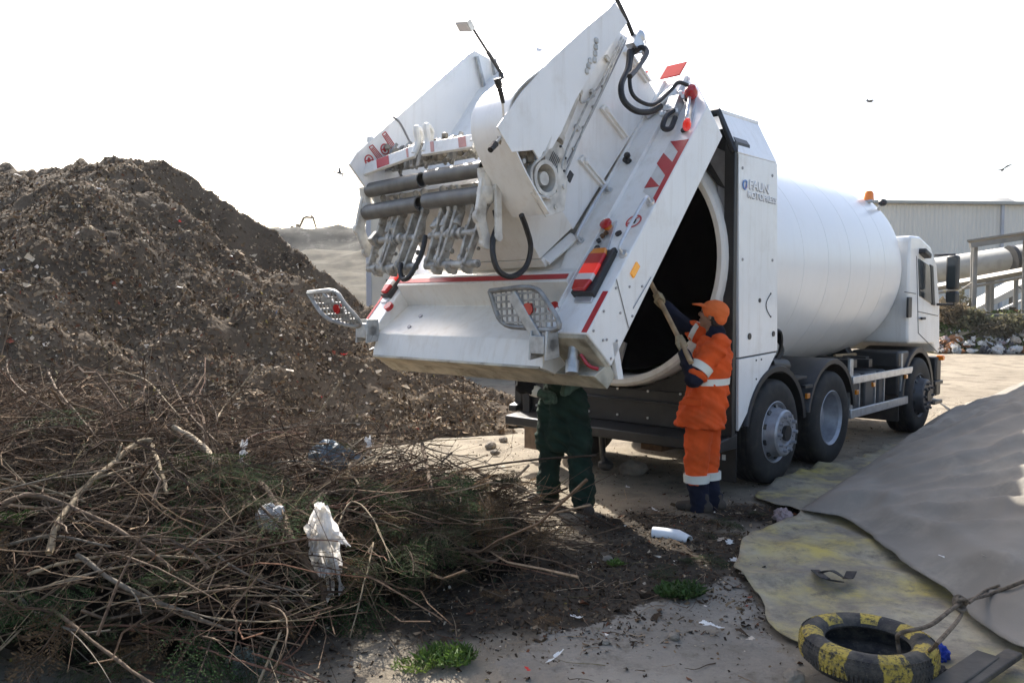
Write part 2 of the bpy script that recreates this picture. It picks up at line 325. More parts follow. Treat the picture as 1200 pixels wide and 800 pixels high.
# ------------------------------------------------------------------ side panels (fairings)
for side in (0, 1):
    w = 0.0 if side == 0 else 2.53
    def q(px, py):
        p = W(px, py, 0.0); return Vector((p.x, w, p.z))
    th = (0, .03, 0)
    m = MB(); m.prism([q(866, 180), q(911, 191.5), q(911, 411), q(866, 419)], th); sp = m.build('side_panel', 'white', truck, .004)
    m = MB(); m.prism([q(866, 421), q(910, 413), q(865.5, 505)], th); m.build('lower_panel', 'white', sp, .004)
    a, b_ = q(865.5, 178.5), q(910.5, 190.5); c_ = L(845, 132, -.83); d_ = L(889, 146, -.06)
    if side: c_.y = 2.56 - c_.y; d_.y = 2.56 - d_.y
    m = MB(); m.prism([a, b_, d_, c_], (0, .03 if side == 0 else -.03, -.02)); m.build('upper_panel', 'white', sp, .004)
    if side == 0: roofC, roofD = c_.copy(), d_.copy()
    m = MB()
    for (x, y) in ((870, 197), (905, 206), (870, 304), (905, 305)): m.disc(q(x, y), (0, -1 if side == 0 else 1, 0), .014, .006)
    m.build('panel_bolt', 'grey', sp)
    m = MB()
    for (x, y, r) in ((878, 394, .03), (906, 391, .026), (890, 352, .02)): m.disc(q(x, y), (0, -1 if side == 0 else 1, 0), r, .008, 16)
    for (x, y) in ((886, 422), (892, 421), (886, 444), (892, 443), (903, 344), (903, 371)): m.disc(q(x, y), (0, -1 if side == 0 else 1, 0), .009, .006, 8)
    m.build('panel_plug', 'plastic', sp)
    m = MB(); arc = [q(903, 344) + Vector((-.12 * math.sin(t * math.pi / 8) * .8, (-.004 if side == 0 else .034), -(W(903, 344, 0).z - W(903, 371, 0).z) * t / 8)) for t in range(9)]
    m.tube(arc, .004, 6); m.build('cable_loop', 'hose', sp)
    if side == 0:
        o0 = W(877.5, 221, 0) + Vector((0, -.002, 0)); dx = (W(905, 228.5, 0) - W(877.5, 221, 0))
        dx = Vector((1, 0, -.02))
        for s, x, y, x2, size in (('FAUN', 877, 221, 899.5, .118), ('ROTOPRESS', 875.5, 231, 908.5, .080)):
            p = W(x, y, 0); wid = W(x2, y, 0).x - p.x
            t = text_mesh('lettering', s, size, .004, 'letter', sp, Matrix(), .0008); w0 = max(v.co.x for v in t.data.vertices) - min(v.co.x for v in t.data.vertices); sx = Matrix.Diagonal((wid / w0, 1, 1, 1))
            t.data.transform(frame((p.x, -.008, p.z), dx, (0, 0, 1)) @ sx); t['label'] = 'raised white lettering reading ' + s
            e_ = text_mesh('lettering_shadow', s, size, .001, 'letterdark', sp, frame((p.x + .008, -.0015, p.z - .006), dx, (0, 0, 1)) @ sx, .0008)  # dark offset copy behind the letters, their shadow put in as colour
        p = W(872.5, 215.5, 0); m = MB()
        m.lathe((p.x, -.004, p.z - .01), (0, -1, 0), [(0, .045), (.008, .045), (.008, .032), (0, .032)], 16, (1, 0, 0), True, R(40), R(300)); m.mat(1)
        m.tube([(p.x + .0, -.006, p.z - .045), (p.x + .03, -.006, p.z - .03), (p.x + .03, -.006, p.z + .0)], .006, 6)
        m.build('emblem', ['logoblue', 'logored'], sp)
m = MB(); m.prism([roofC, roofD, Vector((roofD.x, 2.56 - roofD.y, roofD.z)), Vector((roofC.x, 2.56 - roofC.y, roofC.z))], (0, 0, .03)); m.build('top_cover', 'white', truck, .004)
m = MB(); aa = W(865.5, 179, 0)
m.tube([Vector((-.86, .02, aa.z)), roofC + Vector((-.03, 0, 0)), Vector((roofC.x - .03, 2.56 - roofC.y, roofC.z)), Vector((-.86, 2.54, aa.z))], .035, 6); m.build('rubber_seal', 'black', truck)
# ------------------------------------------------------------------ drum
m = MB()
NP = 40; prof = []
for i in range(NP + 1):
    u = i / NP; l = -.5 + 4.19 * u; r = 1.235 - .035 * u + .015 * math.sin(math.pi * u); prof.append((l, r))
    if i in (11, 17, 23, 29, 34): prof += [(l + .001, r - .0025), (l + .009, r - .0025), (l + .010, r)]
prof += [(3.73, 1.192), (3.77, 1.165), (3.80, 1.11), (3.82, 1.0), (3.83, .7), (3.83, .3)]
m.lathe((0, DC_W, DC_Z - .0), (1, 0, .012), prof, 110, (0, 0, 1)); drum = m.build('drum', 'drumw', truck, 0, 24)
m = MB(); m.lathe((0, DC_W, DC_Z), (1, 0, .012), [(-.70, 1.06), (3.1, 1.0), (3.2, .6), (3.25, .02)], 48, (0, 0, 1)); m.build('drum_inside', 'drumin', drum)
m = MB(); m.lathe((0, DC_W, DC_Z), (1, 0, 0), [(-.92, 1.135), (-.935, 1.145), (-.94, 1.19), (-.92, 1.215), (-.86, 1.225), (-.60, 1.235), (-.60, 1.12), (-.80, 1.12)], 80, (0, 0, 1), True); m.build('mouth_ring', 'dirtywhite', drum, 0, 40)
m = MB(); n = 30; vs = []
for i in range(n + 1):
    a = R(-88 + 48 * i / n); l = -.78 + .55 * i / n
    for rr in (1.08, .80): vs.append((l + (.0 if rr > 1 else .12), DC_W + rr * math.cos(a), DC_Z + rr * math.sin(a)))
m.add(vs, [(2 * i, 2 * i + 1, 2 * i + 3, 2 * i + 2) for i in range(n)]); fl = m.build('drum_flight', 'flight', drum, 0, 60)
s_ = fl.modifiers.new('thick', 'SOLIDIFY'); s_.thickness = .02
# rollers / drum support, hydraulics between panel and drum
m = MB(); m.prism([(3.40, .55, 1.0), (3.40, 2.0, 1.0), (3.40, 1.6, 1.6), (3.40, .95, 1.6)], (.16, 0, 0)); m.build('drum_support', 'black', truck, .02)
m = MB(); m.box((.12, .22, 1.18), (.26, .16, .22)); m.tube([(.0, .10, 1.15), (.35, .10, 1.12)], .075, 12)
for k in range(4): m.tube(smooth_path([(-.02, .07 + .04 * k, 1.50 + .03 * k), (.16, .05 + .03 * k, 1.46), (.22 + .02 * k, .08, 1.28), (.1, .12, 1.12)]), .018, 6)
m.build('drive_hydraulics', 'hose', truck)
# ------------------------------------------------------------------ wheels
def rim_mesh(kind):
    m = MB()
    if kind == 'convex':
        m.lathe((0, 0, 0), (0, -1, 0), [(-.26, .285), (-.02, .285), (-.005, .30), (.0, .292), (-.03, .268), (-.06, .255), (.03, .232), (.085, .222), (.10, .205), (.10, .12), (.085, .11), (.085, .02)], 40, (0, 0, 1)); h = .10; rb = .168
    else:
        m.lathe((0, 0, 0), (0, -1, 0), [(-.26, .285), (-.02, .285), (-.005, .30), (.0, .292), (-.03, .268), (-.15, .25), (-.19, .235), (-.20, .12), (-.13, .115), (-.12, .09), (-.12, .01)], 40, (0, 0, 1)); h = -.195; rb = .168
    return m, h, rb
def wheel(l, w, side, kind, rimmat, dual):
    piv = bpy.data.objects.new('wheel', None); COL.objects.link(piv); piv.parent = truck; piv.location = (l, w, .508); piv.empty_display_size = .2
    if side: piv.rotation_euler = (0, 0, math.pi)
    m = MB()
    for off in ((0, .33) if dual else (0,)):
        pr = [(-.005, .295), (.005, .33), (.012, .40), (.008, .455), (-.01, .49), (-.03, .503)]
        for g in range(5):
            x = -.055 - g * .05; pr += [(x, .508), (x - .004, .497), (x - .012, .497), (x - .016, .508)]
        pr += [(-.29, .503), (-.31, .49), (-.325, .455), (-.33, .40), (-.32, .30)]
        m.lathe((0, off, 0), (0, -1, 0), pr, 56, (0, 0, 1))
    m.build('tyre', 'rubber', piv, 0, 30)
    r, h, rb = rim_mesh(kind); rim = r
    rim.mat(0)
    for k in range(10):
        q = 2 * math.pi * k / 10; rim.disc((rb * math.cos(q), -h, rb * math.sin(q)), (0, -1, 0), .017, .035, 6)
    rim.mat(1)
    for k in range(10):
        q = 2 * math.pi * (k + .5) / 10
        if kind == 'convex': rim.disc((.235 * math.cos(q), .012, .235 * math.sin(q)), (math.cos(q) * .5, -1, math.sin(q) * .5), .028, .018, 10)
        rim.disc((.14 * math.cos(q), -h + .0, .14 * math.sin(q)), (0, -1, 0), .006, .004, 6)
    rim.disc((0, -h + .012, 0), (0, -1, 0), .075, .03, 18)
    rim.build('rim', [rimmat, 'black'], piv, 0, 30)
M['rimgrey'] = mat('wheel_silver', (.36, .37, .40), .42, .5, .12, 9, dirt=.5, dscale=7, dcol=(.1, .08, .06))
M['rimdark'] = mat('wheel_dark', (.09, .09, .095), .5, .4, .12, 9, dirt=.5, dscale=7, dcol=(.12, .1, .08))
for side, w in ((0, 0.0), (1, 2.5)):
    wheel(0, w, side, 'convex', 'rimgrey', False); wheel(1.33, w, side, 'concave', 'rimgrey', True); wheel(4.3, w, side, 'convex', 'rimdark', False)
# fenders
def fender(l, rad, a0, a1, w0, w1, name, c, n=22, lip=.06):
    m = MB(); vs = []
    for i in range(n + 1):
        a = R(a0 + (a1 - a0) * i / n); cs, sn = math.cos(a), math.sin(a)
        for (r, w) in ((rad - lip, w0), (rad - .012, w0 - .004), (rad, w0 + .015), (rad, w1), (rad - .015, w1), (rad - .02, w0 + .02), (rad - lip, w0 + .012)): vs.append((l + r * cs, w, .5 + r * sn))
    k = 7
    m.add(vs, [(i * k + j, i * k + (j + 1) % k, (i + 1) * k + (j + 1) % k, (i + 1) * k + j) for i in range(n) for j in range(k)] + [tuple(range(k)), tuple(range(n * k, n * k + k))])
    return m.build(name, c, truck, 0, 40)
for wa, wb in ((-.01, .62), (2.51, 1.88)):
    s = 1 if wa < 1 else -1
    for l in (0, 1.33):
        if s > 0: fender(l, .655, 8, 168, wa, wb, 'fender', 'plastic')
        else: fender(l, .655, 8, 168, 1.9, 2.5, 'fender', 'plastic')
    m = MB(); m.box((.66, (wa + wb) / 2, .98), (.32, .5, .03)); m.build('fender_bridge', 'plastic', truck, .006)
m = MB(); m.prism([(-.78, .03, .62), (-.62, .03, .62), (-.50, .03, .98), (-.12, .03, 1.22), (-.06, .03, 1.35), (-.78, .03, 1.35)], (0, .02, 0)); m.build('fender_liner', 'plastic', truck)
# front arch
fender(4.3, .66, -8, 178, .02, .66, 'front_fender', 'plastic', lip=.075)
fender(4.3, .66, -8, 178, 1.84, 2.48, 'front_fender', 'plastic', lip=.075)
for w in (.35, 2.15): m = MB(); m.box((3.62, w, .40), (.03, .6, .36)); m.build('front_mud_flap', 'plastic', truck, .004)
m = MB(); m.box((3.75, .34, 1.02), (.42, .6, .22)); m.box((3.62, .34, .80), (.10, .58, .5)); m.build('arch_box', 'plastic', truck, .03)
# side guard
for w in (.02, 2.48):
    m = MB(); m.box((2.97, w, .87), (2.06, .035, .085)); m.box((2.94, w, .487), (2.10, .035, .10))
    sg = m.build('side_guard', 'alu', truck, .006)
    m = MB(); m.box((1.97, w + (.03 if w < 1 else -.03), .80), (.10, .03, .62)); m.box((3.68, w + (.03 if w < 1 else -.03), .80), (.06, .03, .60)); m.build('guard_post', 'galv', sg, .004)
M['tank'] = mat('tool_box_grey', (.06, .062, .066), .5, 0, .15, 5, dirt=.4, dscale=5, dcol=(.14, .12, .09))
for (l, ww) in ((2.35, .34), (2.85, .40), (3.22, .22)):
    m = MB(); m.box((l, .36, .68), (ww, .46, .46)); b_ = m.build('storage_box', 'tank', truck, .02)
    m = MB(); m.box((l + ww * .3, .125, .68), (.03, .012, .44)); m.build('strap', 'galv', b_)
for (l, z) in ((.70, .80), (2.04, .73), (2.56, .78), (3.72, .80)):
    m = MB(); m.box((l, -.0, z), (.07, .03, .055)); m.build('side_marker', 'amber', truck, .006)
m = MB(); m.box((.68, .0, .90), (.18, .05, .03)); m.build('marker_bracket', 'plastic', truck, .004)
m = MB(); m.box((5.29, .03, .965), (.08, .10, .07)); m.build('turn_signal', 'orangebeacon', truck, .012)
# ------------------------------------------------------------------ cab
M['cabseam'] = mat('cab_seam', (.10, .10, .10), .6, 0, .05, 5)
m = MB()
profc = [(3.86, 1.30), (3.86, 2.58), (3.90, 2.63), (4.25, 2.64), (4.75, 2.52), (5.02, 2.30), (5.20, 1.72), (5.25, 1.10), (5.05, 1.05), (4.95, 1.18), (3.90, 1.22)]
m.prism([(l, .03, z) for l, z in profc], (0, 2.44, 0)); cab = m.build('cab', 'white', truck, .032)
m = MB(); m.prism([W(x, y, .015) for x, y in ((1077, 303), (1091, 312), (1093, 357), (1078.5, 347))], (0, .02, 0)); m.build('side_window', 'glass', cab, .004)
m = MB(); m.prism([W(x, y, .008) for x, y in ((1091, 310), (1094, 312), (1096, 358), (1093, 357))], (0, .03, 0)); m.build('window_pillar', 'plastic', cab, .003)
m = MB()
for a, b_ in (((1074, 300), (1076, 390)), ((1060, 342), (1073, 344)), ((1076, 390), (1098, 412)), ((1076, 365), (1099, 370))):
    m.tube([W(*a, .028), W(*b_, .028)], .006, 5)
m.build('door_seam', 'cabseam', cab)
m = MB(); a = W(1065, 348, .02); b_ = W(1065, 372, .02); m.box(((a.x + b_.x) / 2, .015, (a.z + b_.z) / 2), (.14, .03, abs(a.z - b_.z))); m.build('air_vent', 'plastic', cab, .01)
m = MB(); a = W(1080, 373, .02); m.box((a.x, .0, a.z), (.16, .03, .035)); m.build('door_handle', 'plastic', cab, .008)
m = MB(); m.box((5.235, 1.25, 1.95), (.05, 2.2, .8)); m.build('windscreen', 'glass', cab, .02)
m = MB(); m.box((5.27, 1.25, .70), (.22, 2.42, .56)); bf = m.build('front_bumper', 'plastic', truck, .03)
m = MB()
for z in (.34, .62): m.box((5.15, .08, z), (.36, .16, .05))
m.build('cab_step', 'plastic', bf, .006)
m = MB()
for k in range(4): m.box((5.265, .024, 1.10 + .045 * k), (.03, .01, .022))
m.build('hazard_strip', 'plastic', cab)
m = MB(); a = W(1085, 297, -.02); m.box((a.x, .0, a.z), (.26, .12, .07), Matrix.Rotation(R(14), 3, 'Y')); m.blob((a.x - .2, .2, a.z + .10), (.09, .05, .05)); m.build('sun_visor', 'plastic', cab, .015)
# mirrors
def mirror(w_out, w_in):
    mm = MB(); a = Vector((4.95, w_out, 2.20)); s = 1 if w_in > w_out else -1
    mm.tube([(5.0, w_in, 2.42), (5.0, w_out, 2.42), (4.98, w_out, 2.3)], .018, 8); mm.tube([(5.06, w_in, 1.73), (5.02, w_out, 1.73), (5.0, w_out, 1.9)], .018, 8)
    mr = mm.build('side_mirror', 'plastic', truck)
    mm = MB(); mm.box((4.93, w_out, 2.17), (.12, .15, .47), Matrix.Rotation(R(-12), 3, 'Z')); mm.box((4.93, w_out, 1.83), (.12, .15, .17), Matrix.Rotation(R(-12), 3, 'Z')); mm.build('mirror_housing', 'plastic', mr, .03)
    mm = MB(); mm.box((4.868, w_out, 2.17), (.006, .11, .41), Matrix.Rotation(R(-12), 3, 'Z')); mm.box((4.868, w_out, 1.83), (.006, .11, .12), Matrix.Rotation(R(-12), 3, 'Z')); mm.build('mirror_face', 'glass', mr)
# convex casing seen almost edge-on from behind
mirror(-.20, .06); mirror(2.70, 2.44)
p = L(1018, 236, 3.52)
m = MB(); m.tube([(3.52, p.y, 2.55), (3.52, p.y, p.z)], .02, 8); m.tube([(3.60, p.y + .05, 2.6), (3.62, p.y - .12, p.z - .03)], .02, 8); m.box((3.52, p.y, p.z), (.12, .12, .03)); be = m.build('beacon_post', 'galv', truck)
m = MB(); m.lathe((3.52, p.y, p.z + .012), (0, 0, 1), [(0, .065), (.09, .06), (.12, .04), (.125, .001)], 16); m.build('beacon', 'orangebeacon', be)
m = MB(); m.blob((3.62, p.y - .14, p.z - .02), (.05, .06, .05)); m.build('work_lamp', 'plastic', be)
# ================================================================== TAILGATE (swung up)
def nb(b): return Vector((RN[0] * b, 0, RN[1] * b))
nT = Vector((RN[0], 0, RN[1])); dT = Vector((RD[0], 0, RD[1])); wT = Vector((0, 1, 0))
def onR(x, y, b=0.0):
    A = Vector((RA[0], 0, RA[1])) + nT * b; a3 = P0 + U * A.x + Vector((0, 0, A.z)); nn = U * nT.x + Vector((0, 0, nT.z)); r = ray(x, y); p = loc(O + r * ((a3 - O).dot(nn) / r.dot(nn)))
    q = p - A; return (q.x * dT.x + q.z * dT.z, p.y)
def Rq(pts): return [onR(x, y) for x, y in pts]
WL = 2.62
m = MB()
body = [(-.56, -.03), (1.80, -.02), (1.90, .06), (2.0, .065), (2.05, -.16), (2.47, -.05), (2.62, -.115), (2.66, -.14), (2.58, -.34), (2.40, -.40), (.30, -.33), (-.45, -.25)]
m.prism([TB(t, b, .38) for t, b in body], (0, 2.02, 0)); gate = m.build('tailgate', 'dirtywhite', truck, .006)
gate['label'] = 'white tailgate swung up high on its top hinges'
def cpoly(u):      # side column: corner cut off at the top
    return [TB(2.44, 0, u(0)), TB(0, 0, u(0)), TB(-.57, 0, u(.39)), TB(2.44, 0, u(.39))]
for side in (0, 1):
    u = (lambda w: w) if side == 0 else (lambda w: WL - w * .58)
    m = MB(); a = cpoly(u); b_ = [TB(2.44, -.374, u(0)), TB(0, -.334, u(0)), TB(-.45, -.30, u(.39)), TB(2.44, -.374, u(.39))]; m.loft(a, b_); m.build('side_column', 'white', gate, .010)
    ww = -.004 if side == 0 else WL + .004; ow = 0 if side == 0 else WL; so = -1 if side == 0 else 1
    for a, b_ in (((1.93, 0), (2.10, -.36)), ((1.62, -.32), (1.95, -.30))):
        m = MB(); m.tube([TB(*a, ww), TB(*b_, ww)], .004, 4); m.build('column_seam', 'grey', gate)
    m = MB()
    for t, b in ((1.98, -.04), (2.2, -.04), (2.38, -.04), (1.86, -.16), (2.08, -.2), (2.26, -.30), (2.40, -.33), (2.33, -.20), (2.36, -.17), (1.75, -.28), (2.0, -.33)): m.disc(TB(t, b, ow), (0, so, 0), .010, .007, 8)
    m.build('column_bolt', 'grey', gate)
# inner strip beside the column
for wa, wb in ((.385, .62), (2.18, 2.398)):
    m = MB(); m.prism([TB(t, b, wa) for t, b in ((-.50, .012), (1.66, .012), (1.86, -.04), (-.5, -.1))], (0, wb - wa, 0)); m.build('inner_strip', 'white', gate, .006)
# flange along the inner edge of the column
m = MB(); m.prism([TB(-.45, 0, .37), TB(2.42, 0, .37), TB(2.42, .035, .372), TB(-.45, .035, .372)], (0, .014, 0)); m.build('column_flange', 'white', gate, .003)
m = MB(); m.prism([TB(-.45, .01, .585), TB(1.55, .01, .585), TB(1.55, .04, .585), TB(-.45, .04, .585)], (0, .02, 0)); m.build('strip_rail', 'white', gate, .003)
hT = Vector((-.8502, 0, .5265)); hD = Vector((-.5265, 0, -.8502))
# bonnet
W0, W1 = .60, 2.04
m = MB()
m.prism([TH(t, b, W0) for t, b in ((-.22, -.38), (1.0, -.14), (1.48, -.05), (1.47, .0), (1.40, .36), (1.25, .52), (.1, .40), (-.27, .30))], (0, W1 - W0, 0)); bon = m.build('hood', 'white', gate, .008)
m = MB()   # chamfered lower front of the hood
a = [TH(1.58, .10, W0), TH(1.52, .50, W0), TH(1.50, .72, .70), TH(1.88, .10, .62), TH(1.60, -.03, W0)]
m.add([TH(1.47, -.03, W0), TH(1.395, .35, W0), TH(1.83, .07, .70), TH(1.60, .74, .70), TH(1.83, .07, 2.0), TH(1.60, .74, 2.0), TH(1.47, -.03, W1), TH(1.395, .35, W1), TH(1.2, .52, W0 + .05), TH(1.2, .52, W1 - .05)],
      [(0, 2, 3, 1), (2, 4, 5, 3), (4, 6, 7, 5), (1, 3, 8), (5, 7, 9), (3, 5, 9, 8)])
m.build('hood_front', 'dirtywhite', gate, 0, 20)
m = MB(); m.strip(TB(1.50, .03, .60), TB(1.80, .075, .70), .09, .03, (-.5, -.5, .6)); m.build('hood_flange', 'white', gate, .004)
m = MB(); m.prism([TB(1.79, .05, .69), TB(1.83, .05, .69), TB(1.83, .13, .69), TB(1.79, .13, .69)], (0, 1.40, 0)); m.build('hood_flange', 'dirtywhite', gate, .004)
# ribs on the right and left face of the hood
for t in (-.20, .42, .95):
    for w in (W0 - .03, W1):
        m = MB(); m.prism([TH(t - .03, -.20, w), TH(t + .035, -.18, w), TH(t + .035, .20, w), TH(t - .03, .18, w)], (0, .03, 0)); m.prism([TH(t - .005, -.2, w - .02 if w < 1 else w + .03), TH(t + .012, -.19, w - .02 if w < 1 else w + .03), TH(t + .012, .16, w - .02 if w < 1 else w + .03), TH(t - .005, .16, w - .02 if w < 1 else w + .03)], (0, .02, 0))
        m.blob(TH(t + .0, .14, w + (.0 if w < 1 else .03)), (.03, .03, .03), 8); m.build('hood_rib', 'white', gate, .003)
# hydraulic band along the hood's edge: cylinder, pipes, round cover
for w, sg_ in ((.54, -1), (2.13, 1)):
    m = MB(); m.prism([TH(-.25, .26, w + .0), TH(1.42, .36, w), TH(1.36, .62, w), TH(-.1, .60, w)], (0, .06 if sg_ < 0 else -.06, 0)); m.build('hydraulic_panel', 'white', gate, .004)
    m = MB(); q_ = w + sg_ * .004; m.tube(smooth_path([TH(-.2, .275, q_), TH(.6, .31, q_), TH(1.40, .365, q_)], 4), .007, 5); m.build('panel_seam', 'grey', gate)
    m = MB()
    for k in range(7): m.disc(TH(-.1 + .22 * k, .30 + .01 * k, w), (0, sg_, 0), .012, .012, 8)
    for k in range(4): m.box(TH(.12 + .36 * k, .40, w + sg_ * .012), (.05, .03, .035), Matrix.Rotation(R(32), 3, 'Y'))
    m.build('pipe_clamp', 'pipegrey', gate)
    m = MB(); m.tube([TH(.62, .56, w), TH(1.06, .54, w)], .055, 14); m.tube([TH(.25, .57, w), TH(.62, .56, w)], .026, 10); m.disc(TH(1.04, .54, w), hD, .065, .04, 12); m.disc(TH(.60, .56, w), hD, .065, .04, 12); cyl = m.build('hydraulic_cylinder', 'mechwhite', gate)
    m = MB(); f_ = w + sg_ * .03
    m.tube(smooth_path([TH(-.15, .36, f_), TH(.35, .37, f_), TH(.60, .42, f_), TH(1.15, .42, f_), TH(1.3, .36, f_)], 4), .009, 6)
    m.tube(smooth_path([TH(-.15, .33, f_), TH(.4, .33, f_), TH(.8, .35, f_), TH(1.28, .34, f_)], 4), .009, 6)
    m.tube(smooth_path([TH(.70, .66, f_), TH(.62, .58, f_ + sg_ * .03), TH(.66, .48, f_), TH(.5, .38, f_)], 4), .008, 6)
    m.tube(smooth_path([TH(.75, .72, f_), TH(1.05, .70, f_)], 4), .008, 6)
    m.build('hydraulic_pipe', 'pipegrey', gate)
    m = MB(); m.disc(TH(1.24, .50, w + .0), (0, sg_, 0), .15, .03, 26); m.mat(1)
    for k in range(6): m.strip(TH(1.19, .455 + .018 * k, w + sg_ * .033), TH(1.28, .455 + .018 * k, w + sg_ * .033), .007, .002 * 1, (0, sg_, 0))
    for k in range(8): m.disc(TH(1.24 + .13 * math.cos(k * .785), .50 + .13 * math.sin(k * .785), w + sg_ * .03), (0, sg_, 0), .010, .012, 8)
    m.build('round_cover', ['mechwhite', 'plastic'], gate, .003)
    m = MB(); m.box(TH(1.24, .30, w + sg_ * .045), (.05, .01, .08), Matrix.Rotation(R(32), 3, 'Y')); m.build('data_plate', 'plastic', gate)
# cheek boxes: outer plate, curved hood sheet, inner gear
CH = [(-.05, .55), (-.06, .74), (.40, .92), (.85, 1.08), (1.25, 1.19), (1.60, 1.245), (1.65, 1.05), (1.50, .89), (1.52, .80), (1.44, .80), (1.36, .74), (1.20, .72), (.90, .72), (.45, .66)]
CURVE = [(-.07, .75), (.45, .90), (.92, 1.10), (1.20, 1.215), (1.40, 1.235), (1.55, 1.14), (1.66, .92), (1.72, .72), (1.77, .52)]
CHL = [(1.60, 1.18), (1.48, 1.175), (-.10, .665), (-.18, .625), (-.27, .40), (-.03, .15), (.6, .1), (1.2, .05), (1.93, .36), (1.69, .85)]
m = MB(); m.prism([TH(t, b, 2.03) for t, b in CHL], (0, .03, 0)); m.build('inner_cheek', 'white', gate, .004)
for side, (wo, wi) in enumerate(((.30, .66),)):
    s = 1 if side == 0 else -1
    m = MB(); m.prism([TH(t, b, wo) for t, b in CH], (0, .014 * s, 0)); ck = m.build('cheek_plate', 'white', gate, .003)
    m = MB(); vs = []; nn = len(CURVE)
    pts = smooth_path([Vector((t, b, 0)) for t, b in CURVE], 4)
    fr = [TH(p.x, p.y, wo + .001 * s) for p in pts]; bk = [TH(p.x, p.y, wi) for p in pts]; k = len(pts)
    # the sheet narrows from the cheek plate's edge to the lower tip
    m.add(fr + bk, [(i, i + 1, k + i + 1, k + i) for i in range(k - 1)]); sh = m.build('cheek_hood', 'white', gate, 0, 60)
    so = sh.modifiers.new('thick', 'SOLIDIFY'); so.thickness = .012
    m = MB(); m.prism([TH(t, b, wi) for t, b in (CHL if side else CURVE + [(1.66, .38), (1.4, .42), (.9, .42), (-.1, .32)])], (0, -.012 * s, 0)); m.build('inner_cheek', 'white', gate, .003)
    # lower wedge plate down to the tip
    m = MB(); m.prism([TH(t, b, wo + .04 * s) for t, b in ((1.73, .72), (1.78, .50), (1.62, .36), (1.40, .45), (1.37, .60), (1.44, .56), (1.56, .50), (1.66, .56), (1.69, .70))], (0, .012 * s, 0)); m.build('wedge_plate', 'mechwhite', gate, .003)
    m = MB(); m.prism([TH(t, b, wo + .22 * s) for t, b in ((1.46, 1.12), (1.62, .98), (1.70, .76), (1.70, .48), (1.40, .45), (1.36, .74), (1.3, 1.0))], (0, .012 * s, 0)); m.build('gear_back', 'geardark', gate)
    # gear inside
    m = MB(); wo2 = wo + .02 * s
    m.pipe(TH(1.56, .66, wo2), TH(1.56, .66, wo + .2 * s), .13, .10, 22); m.tube([TH(1.56, .66, wo2 + .02 * s), TH(1.56, .66, wo + .2 * s)], .05, 12)
    m.mat(1)
    for k in range(26):
        m.blob(TH(1.30 + .3 * random.random(), .72 + .40 * random.random(), wo + (.05 + .14 * random.random()) * s), (.035, .03, .045), 6)
    m.tube([TH(1.30, 1.0, wo + .1 * s), TH(1.52, .80, wo + .08 * s)], .03, 8); m.mat(0)
    m.tube(smooth_path([TH(1.2, .80, wo2), TH(1.42, .78, wo2 - .02 * s), TH(1.60, .82, wo2), TH(1.72, .70, wo2), TH(1.66, .55, wo2)], 5), .011, 6)
    m.tube(smooth_path([TH(1.40, .98, wo + .1 * s), TH(1.5, .92, wo + .12 * s), TH(1.62, .9, wo + .1 * s)], 5), .016, 6)
    for t, b in ((1.70, .62), (1.66, .46), (1.48, .46), (1.60, .90)): m.disc(TH(t, b, wo + .04 * s), (0, -s, 0), .018, .012, 8)
    m.build('cheek_gear', ['mechwhite', 'geardark'], gate)
    # levers
    m = MB(); a = TH(1.50, 1.10, wo + .10 * s); m.tube([a, TH(1.66, 1.16, wo + .06 * s)], .010, 6); m.mat(1); m.tube([TH(1.66, 1.16, wo + .06 * s), TH(1.74, 1.19, wo + .04 * s)], [.024, .020], 10)
    m.mat(0); m.tube([TH(1.50, 1.21, wo + .02 * s), TH(1.42, 1.30, wo + .0 * s)], .008, 6); m.mat(1); m.tube([TH(1.43, 1.285, wo), TH(1.34, 1.42, wo - .01 * s)], [.012, .026], 10)
    m.build('lever', ['alu', 'hose'], gate)
    # cable chain hollows
    m = MB()
    for k in range(7): m.blob(TH(.36 + .045 * k, .77 - .02 * k * (1 if k < 4 else .3), wo - .004 * s), (.028, .012, .028), 7)
    m.build('chain_guide', 'pipegrey', gate)
# back of the lifter bay, top rail
m = MB(); m.strip(W(596, 99, .9), W(650, 64, .9), .06, .05, (-.6, -.6, .5)); m.build('top_rail', 'galv', gate, .004)
m = MB(); m.strip(TH(-.26, .42, 2.015), TH(-.02, .17, 2.015), .05, .03, (0, -1, 0)); m.strip(TH(-.12, .60, 2.012), TH(.22, .16, 2.012), .03, .03, (0, -1, 0)); m.build('bay_post', 'galv', gate)
m = MB(); m.prism([TH(1.22, .50, .70), TH(1.60, .76, .70), TH(1.60, .30, .70), TH(1.2, .3, .70)], (0, 1.32, 0)); m.build('bay_floor', 'mechwhite', gate)
# work lamp on a pole, camera
pb = W(588, 87, 1.3); pt = W(553, 32, 1.3)
m = MB(); m.tube([pb, pb.lerp(pt, .5)], .016, 8); m.tube([pb.lerp(pt, .45), pt], .010, 8); m.tube(smooth_path([pb, W(590, 96, 1.25), W(600, 88, 1.1), W(606, 92, 1.0)], 4), .02, 8); m.tube([W(587, 86, 1.3), W(590, 118, 1.3)], .02, 8); pl = m.build('lamp_pole', 'plastic', gate)
m = MB(); ax = (pt - pb).normalized(); Mx = frame(pt + Vector((-.03, .05, .02)), (0, 1, .22), ax); m.box((0, 0, 0), (.15, .09, .05)); m.mat(1); m.box((0, 0, -.027), (.13, .07, .006))
for i, v in enumerate(m.v): m.v[i] = Mx @ v
m.build('lamp_head', ['galv', 'clear'], gate, .004)
cp = W(636, 66, 1.0); m = MB(); m.tube([W(644, 78, .95), cp + Vector((0, -.02, -.05)), cp], .018, 8); m.tube([cp + Vector((-.07, .03, .02)), cp + Vector((.06, -.03, -.01))], .045, 12); m.build('rear_camera', 'alu', gate)
